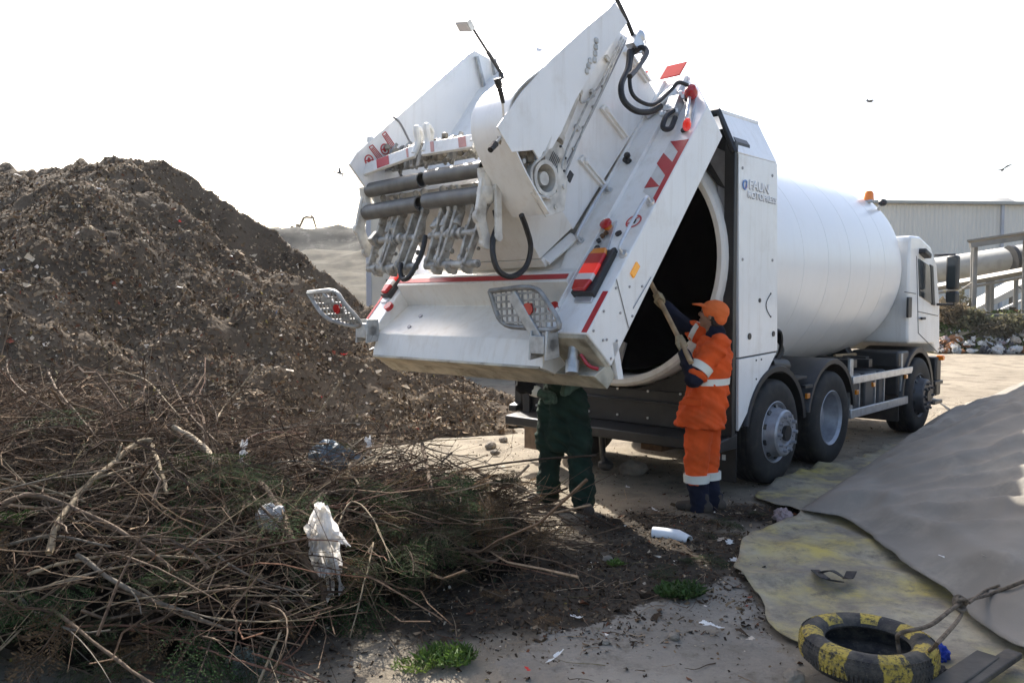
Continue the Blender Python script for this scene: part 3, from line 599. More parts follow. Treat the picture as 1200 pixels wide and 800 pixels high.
# red and white edge board along the top of the gate
m = MB(); cols = ['redboard', 'whiteboard']
for k in range(10):
    m.mat(k % 2); w0 = .42 + .2 * k; m.prism([TB(-.62, .06, w0), TB(-.44, .06, w0), TB(-.44, .06, w0 + .2), TB(-.62, .06, w0 + .2)], nT * .012)
m.build('warning_board', cols, gate)
# ------------------------------------------------------------------ lifter
M['palered'] = mat('faded_red', (.52, .25, .22), .5, 0, .1, 9, dirt=.3, dscale=9); M['flap'] = mat('flap_white', (.72, .72, .70), .4, 0, .05, 8, dirt=.4, dscale=9, dcol=(.3, .25, .18))
TUBES = [(1.76, .80, .064, ((.74, 1.36), (1.43, 2.12))), (1.61, .90, .060, ((.72, 1.33), (1.40, 2.06)))]
for (t, b, r, segs) in TUBES:
    for (a, c) in segs:
        dl = .035 if a > 1.3 else 0; m = MB(); m.pipe(TH(t + dl * .4, b, a), TH(t + dl, b, c), r, r - .012, 26); lt = m.build('lift_tube', 'tube', gate, 0, 40)
for w in (.70, 2.12):
    m = MB(); m.blob(TH(1.76, .80, w), (.085, .06, .085), 12); m.tube([TH(1.76, .80, w), TH(1.62, .92, w)], .05, 8); m.build('tube_end', 'mechwhite', gate)
# comb flaps with red and white bars
for (wa, wb, ta, tb_) in ((.78, 1.36, 1.51, 1.49), (1.44, 2.08, 1.49, 1.60)):
    m = MB(); p = [TH(ta, 1.01, wa), TH(tb_, 1.01, wb), TH(tb_ - .10, 1.035, wb), TH(ta - .10, 1.035, wa)]; m.prism(p, hT * .025); cf = m.build('comb_flap', 'flap', gate, .004)
    m = MB(); f = lambda w, u, off: TH(ta + (tb_ - ta) * (w - wa) / (wb - wa) - .10 * u, 1.01 + .025 * u + off, w)
    for a, c, mi_ in (((1.72, 1.90, 0), (1.50, 1.56, 1)) if wa > 1 else ((1.20, 1.28, 1), (.84, .96, 1))):
        m.mat(mi_); m.prism([f(a, .08, .026), f(c - .04, .08, .026), f(c, .92, .026), f(a + .04, .92, .026)], hT * .003)
    m.build('flap_stripe', ['red', 'palered'], gate)
    for w in (wa + .02, wb - .02):
        m = MB(); hk = smooth_path([TH(1.46, 1.03, w), TH(1.36, 1.05, w), TH(1.28, 1.12, w), TH(1.26, 1.04, w + .03), TH(1.32, 1.0, w + .05)], 4); m.tube(hk, .026, 8); m.build('flap_hook', 'flap', gate)
m = MB()
for k in range(15):
    w = .74 + .09 * k + .05 * (random.random() - .5); h_ = .90 + .09 * random.random(); m.prism([TH(1.44, .88, w), TH(1.32, h_, w), TH(1.22 + .06 * random.random(), h_ - .03, w), TH(1.20, .86, w), TH(1.34, .80, w)], (0, .02 + .03 * random.random(), 0)); m.tube([TH(1.2, .86 + .08 * random.random(), w + .05), TH(1.45, .84 + .1 * random.random(), w + .1 * random.random())], .010 + .012 * random.random(), 6)
m.prism([TH(1.30, .88, .70), TH(1.38, .88, .70), TH(1.38, .80, .70), TH(1.30, .80, .70)], (0, 1.38, 0)); m.mat(1)
for k in range(40): m.blob(TH(1.22 + .22 * random.random(), .88 + .1 * random.random(), .75 + 1.3 * random.random()), (.03, .03, .03), 6)
m.build('comb_bar', ['armgrey', 'geardark'], gate)
def arm(mb, p, wd, th):
    """a flat plate arm through the (t,b,w) points"""
    q = [TH(*a) for a in p]
    for a, c in zip(q, q[1:]):
        dd = (c - a).normalized(); sd = dd.cross(wT).normalized() * wd / 2
        mb.prism([a - sd, c - sd, c + sd, a + sd], (0, th, 0))
    for a in q: mb.disc(a, wT, wd * .62, th * 1.25, 14)
for w in (.74, .84, 1.02, 1.10, 1.20, 1.42, 1.52, 1.70, 1.78, 1.94):
    m = MB(); k_ = random.uniform(-.03, .03); arm(m, [(1.80, .74, w - .02), (1.98 + k_, .66, w + .04), (2.18 + k_, .57, w + .11 + k_)], random.uniform(.055, .085), .028); arm(m, [(1.66, .80, w + .02), (1.92 + k_, .58, w + .09)], random.uniform(.03, .055), .02)
    m.mat(1)
    for t_, b_ in ((1.86, .72), (1.98, .67), (2.10, .62), (2.2, .57)): m.disc(TH(t_ + .02 * random.random(), b_, w + .02), -wT, .014 + .012 * random.random(), .016, 8)
    if random.random() < .7: m.mat(0); m.box(TH(1.88 + .15 * random.random(), .66, w + .06), (.12, .06, .10), Matrix.Rotation(R(20 + 40 * random.random()), 3, 'Y'))
    m.build('lift_arm', ['armgrey', 'geardark'], gate, .004)
for (a, c) in ((.78, 1.32), (1.48, 2.06)):
    m = MB(); m.tube([TH(1.99, .66, a), TH(1.99, .66, c)], .028, 12); m.tube([TH(2.20, .56, a - .02), TH(2.20, .56, c + .02)], .030, 12)
    for k in range(3): m.disc(TH(1.99, .66, a + (c - a) * (.3 + .12 * k)), wT, .045, .03, 12)
    m.build('pivot_shaft', 'armgrey', gate)
    m = MB(); mid = (a + c) / 2; m.tube([TH(1.80, .70, mid), TH(1.92, .68, mid)], .045, 12); m.tube([TH(1.92, .68, mid), TH(2.02, .66, mid)], .022, 10); m.blob(TH(1.79, .72, mid), (.055, .05, .055)); m.build('lift_cylinder', 'armgrey', gate)
    m = MB()
    for w in (a + .1, mid, c - .1): m.prism([TH(2.17, .60, w), TH(2.25, .52, w), TH(2.23, .47, w), TH(2.14, .5, w)], (0, .05, 0)); m.blob(TH(2.21, .54, w + .02), (.045, .05, .045), 8)
    m.build('arm_foot', 'armgrey', gate, .004)
m = MB(); arm(m, [(1.66, .88, .68), (1.95, .78, .67), (2.06, .62, .68)], .085, .035); arm(m, [(1.70, .78, .62), (2.0, .60, .61)], .06, .025); m.build('swing_arm', 'mechwhite', gate, .005)
m = MB(); arm(m, [(1.66, .88, 2.10), (1.95, .78, 2.11), (2.06, .62, 2.10)], .085, .035); m.build('swing_arm', 'mechwhite', gate, .005)
m = MB(); m.tube([TH(2.24, .50, 1.36), TH(2.26, .44, 1.36)], .03); 
# hanging hoses of the lifter
def wb_path(pts, ws): return smooth_path([W(x, y, w) for (x, y), w in zip(pts, ws)], 6)
m = MB(); m.tube(wb_path([(580, 246), (583, 262), (578, 280), (578, 300), (585, 318), (600, 324), (616, 313), (622, 290), (617, 268), (611, 252)], [.66, .66, .64, .62, .60, .58, .56, .54, .52, .48]), .021, 8); m.build('hydraulic_hose', 'hose', gate)
m = MB(); m.tube(wb_path([(499, 276), (494, 297), (487, 312), (479, 325), (472, 327), (469, 318), (470, 309)], [1.36, 1.36, 1.38, 1.42, 1.5, 1.55, 1.58]), .020, 8); m.build('hydraulic_hose', 'hose', gate)
for pts, r in ((((738, 60), (736, 80), (728, 100), (731, 118), (745, 130), (762, 131), (775, 124)), .024), (((742, 58), (738, 84), (740, 108), (752, 120), (768, 122), (786, 106), (795, 97), (806, 100)), .016), (((742, 62), (752, 56), (758, 62), (748, 78), (738, 90)), .022)):
    m = MB(); n = len(pts); m.tube(wb_path(pts, [.30 + (.05 - .30) * i / (n - 1) for i in range(n)]), r, 8); m.build('hydraulic_hose', 'hose', gate)
m = MB(); m.tube(wb_path([(721, -4), (727, 8), (735, 25), (742, 42)], [.32, .32, .31, .30]), .016, 8); m.build('marker_rod', 'hose', gate)
m = MB(); c_ = W(744, 52, .30)
m.box(c_, (.12, .08, .10), Matrix.Rotation(R(30), 3, 'Y')); m.blob(c_ + Vector((.05, -.02, .07)), (.05, .03, .05)); m.tube([c_ + Vector((.0, 0, 0)), c_ + Vector((.16, 0, -.03))], .03, 10); m.tube(smooth_path([c_, c_ + Vector((.12, 0, .08)), c_ + Vector((.16, 0, .0)), c_ + Vector((.1, 0, -.06))], 5), .006, 5)
m.build('hose_coupling', 'alu', gate)
# column top: valve block, red lamps, coupling hook
m = MB(); 
m.tube([TB(-.02, .05, .50), TB(-.20, .07, .36)], .055, 14); m.tube([TB(.06, .05, .56), TB(-.02, .05, .50)], .035, 10)
for k in range(12): m.blob(TB(-.15 + .32 * random.random(), .04 + .05 * random.random(), .24 + .14 * random.random()), (.03, .03, .03), 6)
m.box(TB(.0, .05, .30), (.10, .10, .16), Matrix.Rotation(R(32), 3, 'Y')); m.build('valve_block', 'alu', gate)
m = MB(); m.tube(smooth_path([TB(.10, .08, .25), TB(.22, .12, .25), TB(.34, .10, .24), TB(.30, .05, .21), TB(.16, .05, .22)], 5), .022, 8); m.build('rubber_loop', 'hose', gate)
for (x, y, n_, rr) in ((808, 107, 'red', .058), (803, 145, 'red', .036)):
    t_, w_ = onR(x, y, .08); p = TB(t_, .05, w_) - Vector((0, .1, 0)); m = MB(); m.lathe(p + Vector((0, .10, 0)), Vector((-.75, -.55, .4)), [(-.03, rr * .7), (0, rr), (.05, rr * .95), (.09, rr * .55), (.10, .002)], 16); m.mat(1); m.tube([p + Vector((0, .10, 0)), p + Vector((.04, .16, -.02))], rr * .6, 10)
    m.build('marker_lamp', ['redlit' if rr < .05 else 'redlens', 'plastic'], gate)
m = MB(); m.tube([TB(-.12, .06, .19), TB(.18, .06, .10)], .016, 8); m.tube([TB(-.12, .0, .19), TB(-.12, .06, .19)], .016, 8); m.tube([TB(.18, .06, .10), TB(.24, .0, .09)], .016, 8); m.prism([TB(-.16, .0, .16), TB(.26, .0, .05), TB(.28, .0, .12), TB(-.14, .0, .23)], nT * .02); m.build('lamp_bracket', 'alu', gate, .003)
# ------------------------------------------------------------------ column markings and fittings
def decal(mb, tws, b=.003, th=.003): mb.prism([TB(t, b, w) for t, w in tws], nT * th)
for mir in (0, 1):
    mw = (lambda w: w) if mir == 0 else (lambda w: WL - w * .58)
    def RW(pts): return [(t, mw(max(.006, w))) for t, w in Rq(pts)]
    m = MB(); decal(m, [(2.05, mw(.008)), (2.43, mw(.008)), (2.43, mw(.055)), (2.05, mw(.055))]); m.build('lower_stripe', 'red', gate)
    m = MB()
    decal(m, [(.42, mw(.006)), (1.15, mw(.006)), (1.15, mw(.050)), (.42, mw(.050))])
    for pg in (((763, 208), (755.5, 221), (773, 219)), ((778, 180), (770, 192.6), (780.5, 207), (790, 192.6)), ((786, 166.7), (807, 164), (796.5, 181))): decal(m, RW(pg), .0045)
    m.mat(1); decal(m, [(.44, mw(.051)), (1.10, mw(.051)), (1.0, mw(.185)), (.40, mw(.185))], .0012, .003)
    m.build('column_stripe', ['red', 'tapewhite'], gate)
    m = MB(); m.mat(3); m.prism([TB(1.68, .0, mw(.105)), TB(2.11, .0, mw(.095)), TB(2.11, .0, mw(.295)), TB(1.68, .0, mw(.30))], nT * .06)
    for k, (t0, t1) in enumerate(((1.69, 1.75), (1.75, 1.85), (1.85, 1.95), (1.95, 2.01), (2.01, 2.10))):
        m.mat((2, 0, 1, 4, 0)[k]); a_ = .02 if k == 0 else 0; c_ = .02 if k == 4 else 0
        m.prism([TB(t0, .06, mw(.135 + a_)), TB(t1, .06, mw(.135 + c_)), TB(t1, .06, mw(.290 - c_)), TB(t0, .06, mw(.290 - a_))], nT * .035)
    m.build('tail_light', ['redlens', 'redlit', 'amber', 'plastic', 'clear'], gate, .010)
    m = MB(); m.prism([TB(1.32, .0, mw(.28)), TB(2.16, .0, mw(.10)), TB(2.16, .0, mw(.26)), TB(1.40, .0, mw(.36))], nT * .018); m.build('light_bracket', 'alu', gate, .003)
    for (t0, t1, w) in ((1.15, 1.69, .045), (.96, 1.53, .53)):
        m = MB(); w_ = mw(w); m.tube(smooth_path([TB(t0, .01, w_), TB(t0, .05, w_), TB(t0 + .05, .085, w_), TB(t1 - .05, .085, w_), TB(t1, .05, w_), TB(t1, .01, w_)], 4), .013, 8)
        m.disc(TB(t0, .0, w_), nT, .035, .024, 12); m.disc(TB(t1, .0, w_), nT, .035, .024, 12); m.build('grab_handle', 'alu', gate)
    m = MB(); m.lathe(TB(1.40, .0, mw(.32)), nT, [(0, .035), (.03, .035), (.03, .028), (.06, .028)], 14); m.mat(1); m.lathe(TB(1.40, .0, mw(.32)), nT, [(.05, .03), (.055, .05), (.075, .048), (.085, .03), (.087, .001)], 16); m.build('stop_button', ['amber', 'redlens'], gate)
    for t, w, r_, h_, c_ in ((1.50, .32, .018, .04, 'rust'), (1.55, .33, .018, .04, 'plastic'), (1.47, .30, .018, .04, 'rust'), (1.62, .315, .024, .03, 'plastic'), (1.46, .20, .028, .012, 'plastic'), (1.66, .14, .026, .03, 'plastic')): m = MB(); m.disc(TB(t, .0, mw(w)), nT, r_, h_, 12); m.build('control_button', c_, gate)
    m = MB(); cc = (1.335, mw(.12))
    def ring(mb, t, w, r0, r1, n=22):
        for k in range(n):
            a0 = 2 * math.pi * k / n; a1 = 2 * math.pi * (k + 1) / n
            mb.prism([TB(t + r * math.cos(a), .003, w + r * math.sin(a)) for r, a in ((r0, a0), (r1, a0), (r1, a1), (r0, a1))], nT * .002)
    ring(m, *cc, .055, .068); m.mat(1); decal(m, [(1.29, mw(.08)), (1.37, mw(.17)), (1.365, mw(.178)), (1.285, mw(.088))]); m.mat(2); decal(m, [(1.32, mw(.10)), (1.36, mw(.10)), (1.35, mw(.14)), (1.31, mw(.13))], .0028)
    m.build('sign_sticker', ['redline', 'redline', 'plastic'], gate)
    m = MB(); m.box(TB(1.725, -.126, mw(.0)), (.055, .03, .12), Matrix.Rotation(R(41), 3, 'Y')); m.build('side_marker', 'amberlit', gate, .006)
    t_, w_ = onR(649, 360, .02); m = MB(); m.disc(TB(t_, .0, mw(w_)), nT, .045, .04, 18); m.build('reflector', 'redlens', gate, .004)
    m = MB(); m.tube([TB(.61, .01, mw(.50)), TB(.63, .06, mw(.50))], .03, 10); m.blob(TB(.60, .07, mw(.49)), (.03, .03, .03), 8); m.build('latch_knob', 'hose', gate)
# red line across the hopper
m = MB(); m.prism([TB(1.925, .0655, .40), TB(1.975, .0665, .40), TB(1.975, .0665, 2.39), TB(1.925, .0655, 2.39)], nT * .003); m.build('hopper_stripe', 'red', gate)
m = MB(); m.prism([TB(2.60, -.28, .02), TB(2.575, -.47, .02), TB(2.44, -.48, .02), TB(2.42, -.36, .02)], (0, WL - .14, 0)); m.build('hopper_lip', 'lip', gate, .006)
m = MB(); m.prism([TB(2.655, -.125, .40), TB(2.68, -.125, .40), TB(2.61, -.30, .40), TB(2.585, -.30, .40)], (0, 1.98, 0)); m.build('hopper_bottom', 'lip', gate, .004)
for wa, wb in ((.01, .385), (2.405, WL - .01)):
    m = MB(); m.prism([TB(2.44, -.005, wa), TB(2.44, -.37, wa), TB(2.47, -.36, wa + .01), TB(2.47, -.02, wa + .01)], (0, wb - wa, 0)); m.build('column_foot', 'lip', gate, .006)
m = MB(); a = W(724, 400, .0); c_ = W(731, 444, .0); m.prism([a, a + Vector((-.07, 0, 0)), c_ + Vector((-.07, 0, 0)), c_], (0, .04, 0)); m.build('end_post', 'white', gate, .003)
t_, w_ = onR(672, 402, -.12); p = TB(2.45, -.14, w_); m = MB(); m.tube([p, p + Vector((-.03, -.01, -.10))], .038, 14); m.tube([p + Vector((-.03, -.01, -.10)), p + Vector((-.06, -.03, -.19))], .050, 14); m.build('drain_pipe', 'galv', gate)
m = MB(); m.tube(smooth_path([TB(2.47, -.20, .16), TB(2.52, -.26, .10), TB(2.52, -.30, .03)], 4), .014, 6); m.build('red_lever', 'redlens', gate)
for x, y in ((488, 365), (478, 381)):
    t, w = onR(x, y, -.05); m = MB(); m.disc(TB(t, -.16 + (t - 2.05) * .262, w), nT, .02, .012, 8); m.build('trough_bolt', 'grey', gate)
# ------------------------------------------------------------------ foot boards
M['stepgrey'] = mat('step_grey', (.30, .30, .29), .5, .55, .15, 12, dirt=.6, dscale=9, dcol=(.13, .11, .08))
def footboard(poly, hinge, nrm, name='foot_board'):
    """folding step: bent outer tube, perforated tread, centre bracket; poly = corner points, hinge = where it meets the gate"""
    c = sum(poly, Vector()) / len(poly); path = smooth_path(poly + [poly[0]], 5)
    m = MB(); m.tube(path, .020, 8); nrm = nrm.normalized(); x = (poly[1] - poly[0]).normalized(); y = nrm.cross(x)
    ext = [((p - c).dot(x), (p - c).dot(y)) for p in poly]
    def inside(a, b):
        r = False; j = len(ext) - 1
        for i in range(len(ext)):
            if (ext[i][1] > b) != (ext[j][1] > b) and a < (ext[j][0] - ext[i][0]) * (b - ext[i][1]) / (ext[j][1] - ext[i][1]) + ext[i][0]: r = not r
            j = i
        return r
    x0, x1 = min(e[0] for e in ext), max(e[0] for e in ext); y0, y1 = min(e[1] for e in ext), max(e[1] for e in ext)
    fb = m.build(name, 'stepgrey', gate); m = MB(); st = .052
    k = y0
    while k < y1:            # tread bars
        a = x0; run = None
        while a <= x1 + st:
            if inside(a, k) and run is None: run = a
            if (not inside(a, k)) and run is not None:
                m.strip(c + x * run + y * k, c + x * a + y * k, .017, .012, nrm); run = None
            a += .01
        k += st
    k = x0
    while k < x1:
        a = y0; run = None
        while a <= y1 + st:
            if inside(k, a) and run is None: run = a
            if (not inside(k, a)) and run is not None:
                m.strip(c + x * k + y * run, c + x * k + y * a, .014, .010, nrm); run = None
            a += .01
        k += st
    m.build('foot_tread', 'stepgrey', gate)
    m = MB(); mid = (poly[0] + poly[1]) / 2; m.strip(mid.lerp(c, .25), hinge, .085, .03, nrm); m.box(hinge, (.13, .13, .13)); m.build('foot_bracket', 'galv', gate, .006)
    m = MB(); m.tube([hinge - wT * .09, hinge + wT * .09], .05, 14); m.prism([hinge + Vector((-.06, .06, .10)), hinge + Vector((.06, .06, .10)), hinge + Vector((.08, .06, -.09)), hinge + Vector((-.07, .06, -.11))], (0, .02, 0)); m.prism([hinge + Vector((-.06, -.09, .10)), hinge + Vector((.06, -.09, .10)), hinge + Vector((.08, -.09, -.09)), hinge + Vector((-.07, -.09, -.11))], (0, .02, 0)); m.build('foot_hinge', 'galv', gate, .004)
    m = MB(); m.disc(c + x * .04 - nrm * .012, -nrm, .045, .012, 18); m.disc(c + x * .04 + nrm * .014, nrm, .045, .012, 18); m.build('foot_reflector', 'redlens', gate)
def fb_pts(lst, b0, b1):
    out = []
    for (x, y), k in lst:
        b = b0 + (b1 - b0) * k; t, w = onR(x, y, b); out.append(TB(t, b, w))
    return out
ply = fb_pts([((574, 341), 1), ((622, 337), 1), ((640, 352), .7), ((655, 384), .25), ((618, 384), .2), ((588, 377), .35)], .04, .30)
nv = (ply[1] - ply[0]).cross(ply[3] - ply[0]); nv = nv if nv.x < 0 else -nv
footboard(ply, TB(2.56, .01, .33), nv)
ply = fb_pts([((361, 343), 1), ((391, 341), 1), ((404, 356), .75), ((423, 380), .2), ((404, 380), .25), ((380, 370), .55)], .04, .36)
nv = (ply[1] - ply[0]).cross(ply[3] - ply[0]); nv = nv if nv.x < 0 else -nv
footboard(ply, TB(2.50, .02, 2.46), nv)
# cheek stickers (red line drawings) on the inner face of the far cheek
def stick(mb, tA, tB_, bA, bB, ww, off):
    for (t0, b0, t1, b1) in ((tA, bA, tB_, bA), (tB_, bA, tB_, bB), (tB_, bB, tA, bB), (tA, bB, tA, bA)): mb.strip(TH(t0, b0, ww), TH(t1, b1, ww), .008, off, (0, -1, 0))
m = MB(); SW = 2.028
for x, y in ((432.5, 188), (451, 175)):
    c_ = W(x, y, SW); n = 22
    for k in range(n):
        a0 = 2 * math.pi * k / n; a1 = 2 * math.pi * (k + 1) / n; m.prism([c_ + hD * (r * math.cos(a)) + hT * (r * math.sin(a)) for r, a in ((.036, a0), (.047, a0), (.047, a1), (.036, a1))], (0, -.003, 0))
    m.strip(c_ - hD * .028 - hT * .028, c_ + hD * .028 + hT * .028, .010, .003, (0, -1, 0)); m.blob(c_, (.018, .004, .026), 8)
for qd in (((432.5, 172.5), (436.5, 170), (454.5, 192.5), (451, 198)), ((448, 157.5), (451.5, 154.5), (467.5, 177.5), (464, 183))):
    P_ = [W(x, y, SW) for x, y in qd]
    for a, c in zip(P_, P_[1:] + P_[:1]): m.strip(a, c, .008, .003, (0, -1, 0))
    for k in (.33, .66): m.strip(P_[0].lerp(P_[1], k).lerp(P_[3].lerp(P_[2], k), .08), P_[0].lerp(P_[1], k).lerp(P_[3].lerp(P_[2], k), .92), .006, .003, (0, -1, 0))
m.build('safety_sticker', 'redline', gate)
# worn dark cut-out lines on the far cheek
m = MB(); m.tube(smooth_path([TH(.98, 1.04, 2.03), TH(.98, .95, 2.03), TH(1.04, .80, 2.03), TH(1.12, .62, 2.03)], 5), .011, 5); m.tube(smooth_path([TH(1.26, .88, 2.03), TH(1.28, .80, 2.03), TH(1.34, .74, 2.03), TH(1.36, .66, 2.03)], 5), .013, 5); m.build('cheek_scar', 'grey', gate)

# hinge beam that closes the gap between the raised gate and the body
m = MB(); m.prism([(-1.42, .45, 3.02), (-1.22, .45, 3.28), (-.84, .45, 3.30), (-.80, .45, 3.02), (-.82, .45, 2.80), (-1.15, .45, 2.92)], (0, 1.70, 0)); m.build('hinge_beam', 'black', truck, .01)
# ================================================================== GROUND AND FAR SETTING
def ground_material():
    m, nt, b = newmat('dirt_ground'); N = nt.nodes; K = nt.links
    geo = N.new('ShaderNodeNewGeometry')
    def noise(sc, det=8, ro=.6):
        n = N.new('ShaderNodeTexNoise'); n.inputs['Scale'].default_value = sc; n.inputs['Detail'].default_value = det; n.inputs['Roughness'].default_value = ro; K.new(geo.outputs['Position'], n.inputs['Vector']); return n.outputs['Fac']
    def rng_(x, a, c, lo=0., hi=1.):
        r = N.new('ShaderNodeMapRange'); r.inputs[1].default_value = a; r.inputs[2].default_value = c; r.inputs[3].default_value = lo; r.inputs[4].default_value = hi; K.new(x, r.inputs[0]); return r.outputs[0]
    def mix(f, A, B):
        x = N.new('ShaderNodeMix'); x.data_type = 'RGBA'; K.new(f, x.inputs['Factor'])
        for k, v in (('A', A), ('B', B)):
            if isinstance(v, tuple): x.inputs[k].default_value = (*v, 1)
            else: K.new(v, x.inputs[k])
        return x.outputs['Result']
    c = mix(rng_(noise(.35), .35, .65), (.20, .168, .125), (.285, .245, .185))
    c = mix(rng_(noise(2.2), .48, .70), c, (.115, .094, .07))
    c = mix(rng_(noise(9, 10, .7), .55, .75, 0, .6), c, (.12, .095, .068))
    c = mix(rng_(noise(38, 6, .7), .60, .74), c, (.46, .41, .33))
    at = N.new('ShaderNodeAttribute'); at.attribute_name = 'soil'; at.attribute_type = 'GEOMETRY'
    c = mix(rng_(at.outputs['Fac'], .2, .7, 0, .95), c, mix(rng_(noise(14, 10, .7), .4, .65), (.022, .017, .012), (.056, .043, .030)))
    a2 = N.new('ShaderNodeAttribute'); a2.attribute_name = 'slab'; a2.attribute_type = 'GEOMETRY'
    sm = N.new('ShaderNodeMath'); sm.operation = 'MULTIPLY_ADD'; K.new(noise(3.2, 10, .7), sm.inputs[0]); sm.inputs[1].default_value = 1.3; sm.inputs[2].default_value = -.65
    ad = N.new('ShaderNodeMath'); ad.operation = 'ADD'; K.new(sm.outputs[0], ad.inputs[0]); K.new(a2.outputs['Fac'], ad.inputs[1])
    con = mix(rng_(noise(1.5, 9, .65), .35, .65), (.205, .182, .148), (.29, .26, .215)); con = mix(rng_(noise(5, 10, .75), .50, .72), con, (.13, .11, .085)); con = mix(rng_(noise(20, 8, .7), .6, .72, 0, .7), con, (.085, .07, .055))
    c = mix(rng_(ad.outputs[0], .46, .54), c, con)
    K.new(c, b.inputs['Base Color']); b.inputs['Roughness'].default_value = .95; b.inputs['Specular IOR Level'].default_value = .2
    bp = N.new('ShaderNodeBump'); bp.inputs['Distance'].default_value = .02; bp.inputs['Strength'].default_value = .9; K.new(noise(28, 10, .72), bp.inputs['Height']); K.new(bp.outputs[0], b.inputs['Normal'])
    return m
M['dirt'] = ground_material()
def ramp(a, b, st, grow, lim, sign):
    out = []; x = b if sign > 0 else a; d = st
    while abs(x) < lim: x += sign * d; d *= grow; out.append(x)
    return out
gx = np.array(ramp(-7, 7, .08, 1.18, 420, -1)[::-1] + list(np.arange(-7, 7.01, .06)) + ramp(-7, 7, .08, 1.18, 420, 1))
gy = np.array(ramp(-2, 14, .2, 1.3, 120, -1)[::-1] + list(np.arange(-2, 1.5, .2)) + list(np.arange(1.5, 14.01, .055)) + ramp(-2, 14, .08, 1.16, 520, 1))
def soil_mask(X, Yv):                   # strewn dark shredded mulch between the brushwood and the tarpaulin
    d1 = np.hypot((X - .45) / .95, (Yv - 4.95) / .55); d2 = np.hypot((X - 1.35) / .75, (Yv - 5.7) / .75); d3 = np.hypot((X + 1.2) / 1.8, (Yv - 5.2) / 1.3); d4 = np.hypot((X - 2.0) / .9, (Yv - 6.6) / .5)
    d5 = np.hypot((X + .1) / .5, (Yv - 4.4) / .3)
    d6 = np.hypot((X - 1.2) / 1.5, (Yv - 6.3) / .65); d7 = np.hypot((X - .2) / 1.2, (Yv - 4.75) / .75); m_ = np.maximum.reduce([1.25 - d1, 1.2 - d2, 1.3 - d3, 1.0 - d4, .9 - d5, .95 - d6, 1.05 - d7]) + .55 * fbm(X * 2.2, Yv * 2.2, 5, 4)
    return np.clip(m_ * 1.6, 0, 1)
def gz(X, Yv):
    r = np.hypot(X, Yv - 6); fade = np.clip((60 - r) / 40, 0, 1)
    z = fade * (.030 * fbm(X * .8, Yv * .8, 3, 4) + .012 * fbm(X * 5, Yv * 5, 4, 3)) + .018 * soil_mask(X, Yv) * (1 + fbm(X * 9, Yv * 9, 8, 2)) * (r < 12)
    z -= .006
    flat = np.exp(-(np.minimum.reduce([np.hypot(X - tw(l, w, 0).x, Yv - tw(l, w, 0).y) for l in (0, 1.33, 4.3) for w in (.15, 2.35)]) / .45) ** 2)
    return z * (1 - flat) - .0
v, q = grid_mesh('g', gx, gy, gz, None)
ground = np_mesh('ground', v, q, ['dirt'], True); ground['kind'] = 'structure'
sa = ground.data.attributes.new('soil', 'FLOAT', 'POINT'); sa.data.foreach_set('value', (soil_mask(v[:, 0], v[:, 1]) * (np.hypot(v[:, 0], v[:, 1] - 5) < 9)).astype(np.float32))
def poly_mask(X, Yv, pts, soft):
    p = [(q_.x, q_.y) for q_ in pts]; r = np.zeros(X.shape, bool); j = len(p) - 1; d = np.full(X.shape, 1e9)
    for i in range(len(p)):
        c = ((p[i][1] > Yv) != (p[j][1] > Yv)) & (X < (p[j][0] - p[i][0]) * (Yv - p[i][1]) / (p[j][1] - p[i][1] + 1e-9) + p[i][0]); r ^= c
        a = np.array(p[j]); ab = np.array(p[i]) - a; t = np.clip(((X - a[0]) * ab[0] + (Yv - a[1]) * ab[1]) / (ab @ ab + 1e-9), 0, 1); d = np.minimum(d, np.hypot(X - a[0] - t * ab[0], Yv - a[1] - t * ab[1])); j = i
    return np.clip(.5 + np.where(r, d, -d) / soft, 0, 1)
sx_, sy_ = v[:, 0], v[:, 1]
sl = np.maximum(poly_mask(sx_, sy_, [G(640, 745), G(760, 715), G(860, 680), G(905, 745), G(935, 775), G(960, 860), G(560, 860), G(590, 780)], .5), 0)
sa = ground.data.attributes.new('slab', 'FLOAT', 'POINT'); sa.data.foreach_set('value', (sl * (np.hypot(sx_, sy_ - 4) < 6)).astype(np.float32))
def gheight(x, y): return float(gz(np.array([x]), np.array([y]))[0])
# far terraced hill
M['hill'] = mat('hill_soil', (.080, .071, .053), .95, 0, .25, .5, dirt=.85, dscale=.35, dcol=(.085, .075, .055), spec=.1)
M['hilltop'] = mat('hill_top', (.05, .048, .04), .95, 0, .3, .3, dirt=.6, dscale=.5, dcol=(.24, .23, .2), spec=.1)
hx = np.arange(-150, 121, 1.6); hy = np.concatenate([np.arange(70, 100, 1.5), np.arange(100, 190, 1.2)])
def hz(X, Yv):
    s = np.clip((Yv - 82) / 40, 0, 1); k = np.clip((70 - X) / 50, .0, 1); lf = 1 + .0 * X
    low = 9.5 * s * (1 + .10 * fbm(X * .05, Yv * .05, 41, 3)); top = 1.0 * np.clip((Yv - 128) / 9, 0, 1) * (5.0 + 2.6 * fbm(X * .06, Yv * .05, 43, 4) + .5 * fbm(X * .5, Yv * .5, 44, 2)); ter = .16 * np.sin(s * 26 + fbm(X * .05, Yv * .1, 49, 2) * 5) * (s > 0) * (s < 1)
    drop = np.clip((185 - Yv) / 30, 0, 1)
    return (low + top + ter + 1.4 * fbm(X * .2, Yv * .2, 46, 5)) * drop * k - .3
v, q = grid_mesh('h', hx, hy, hz, None); mi = (v[q][:, :, 1].mean(1) > 127).astype(int)
hill = np_mesh('hill', v, q, ['hill', 'hilltop'], True, mi); hill['kind'] = 'structure'
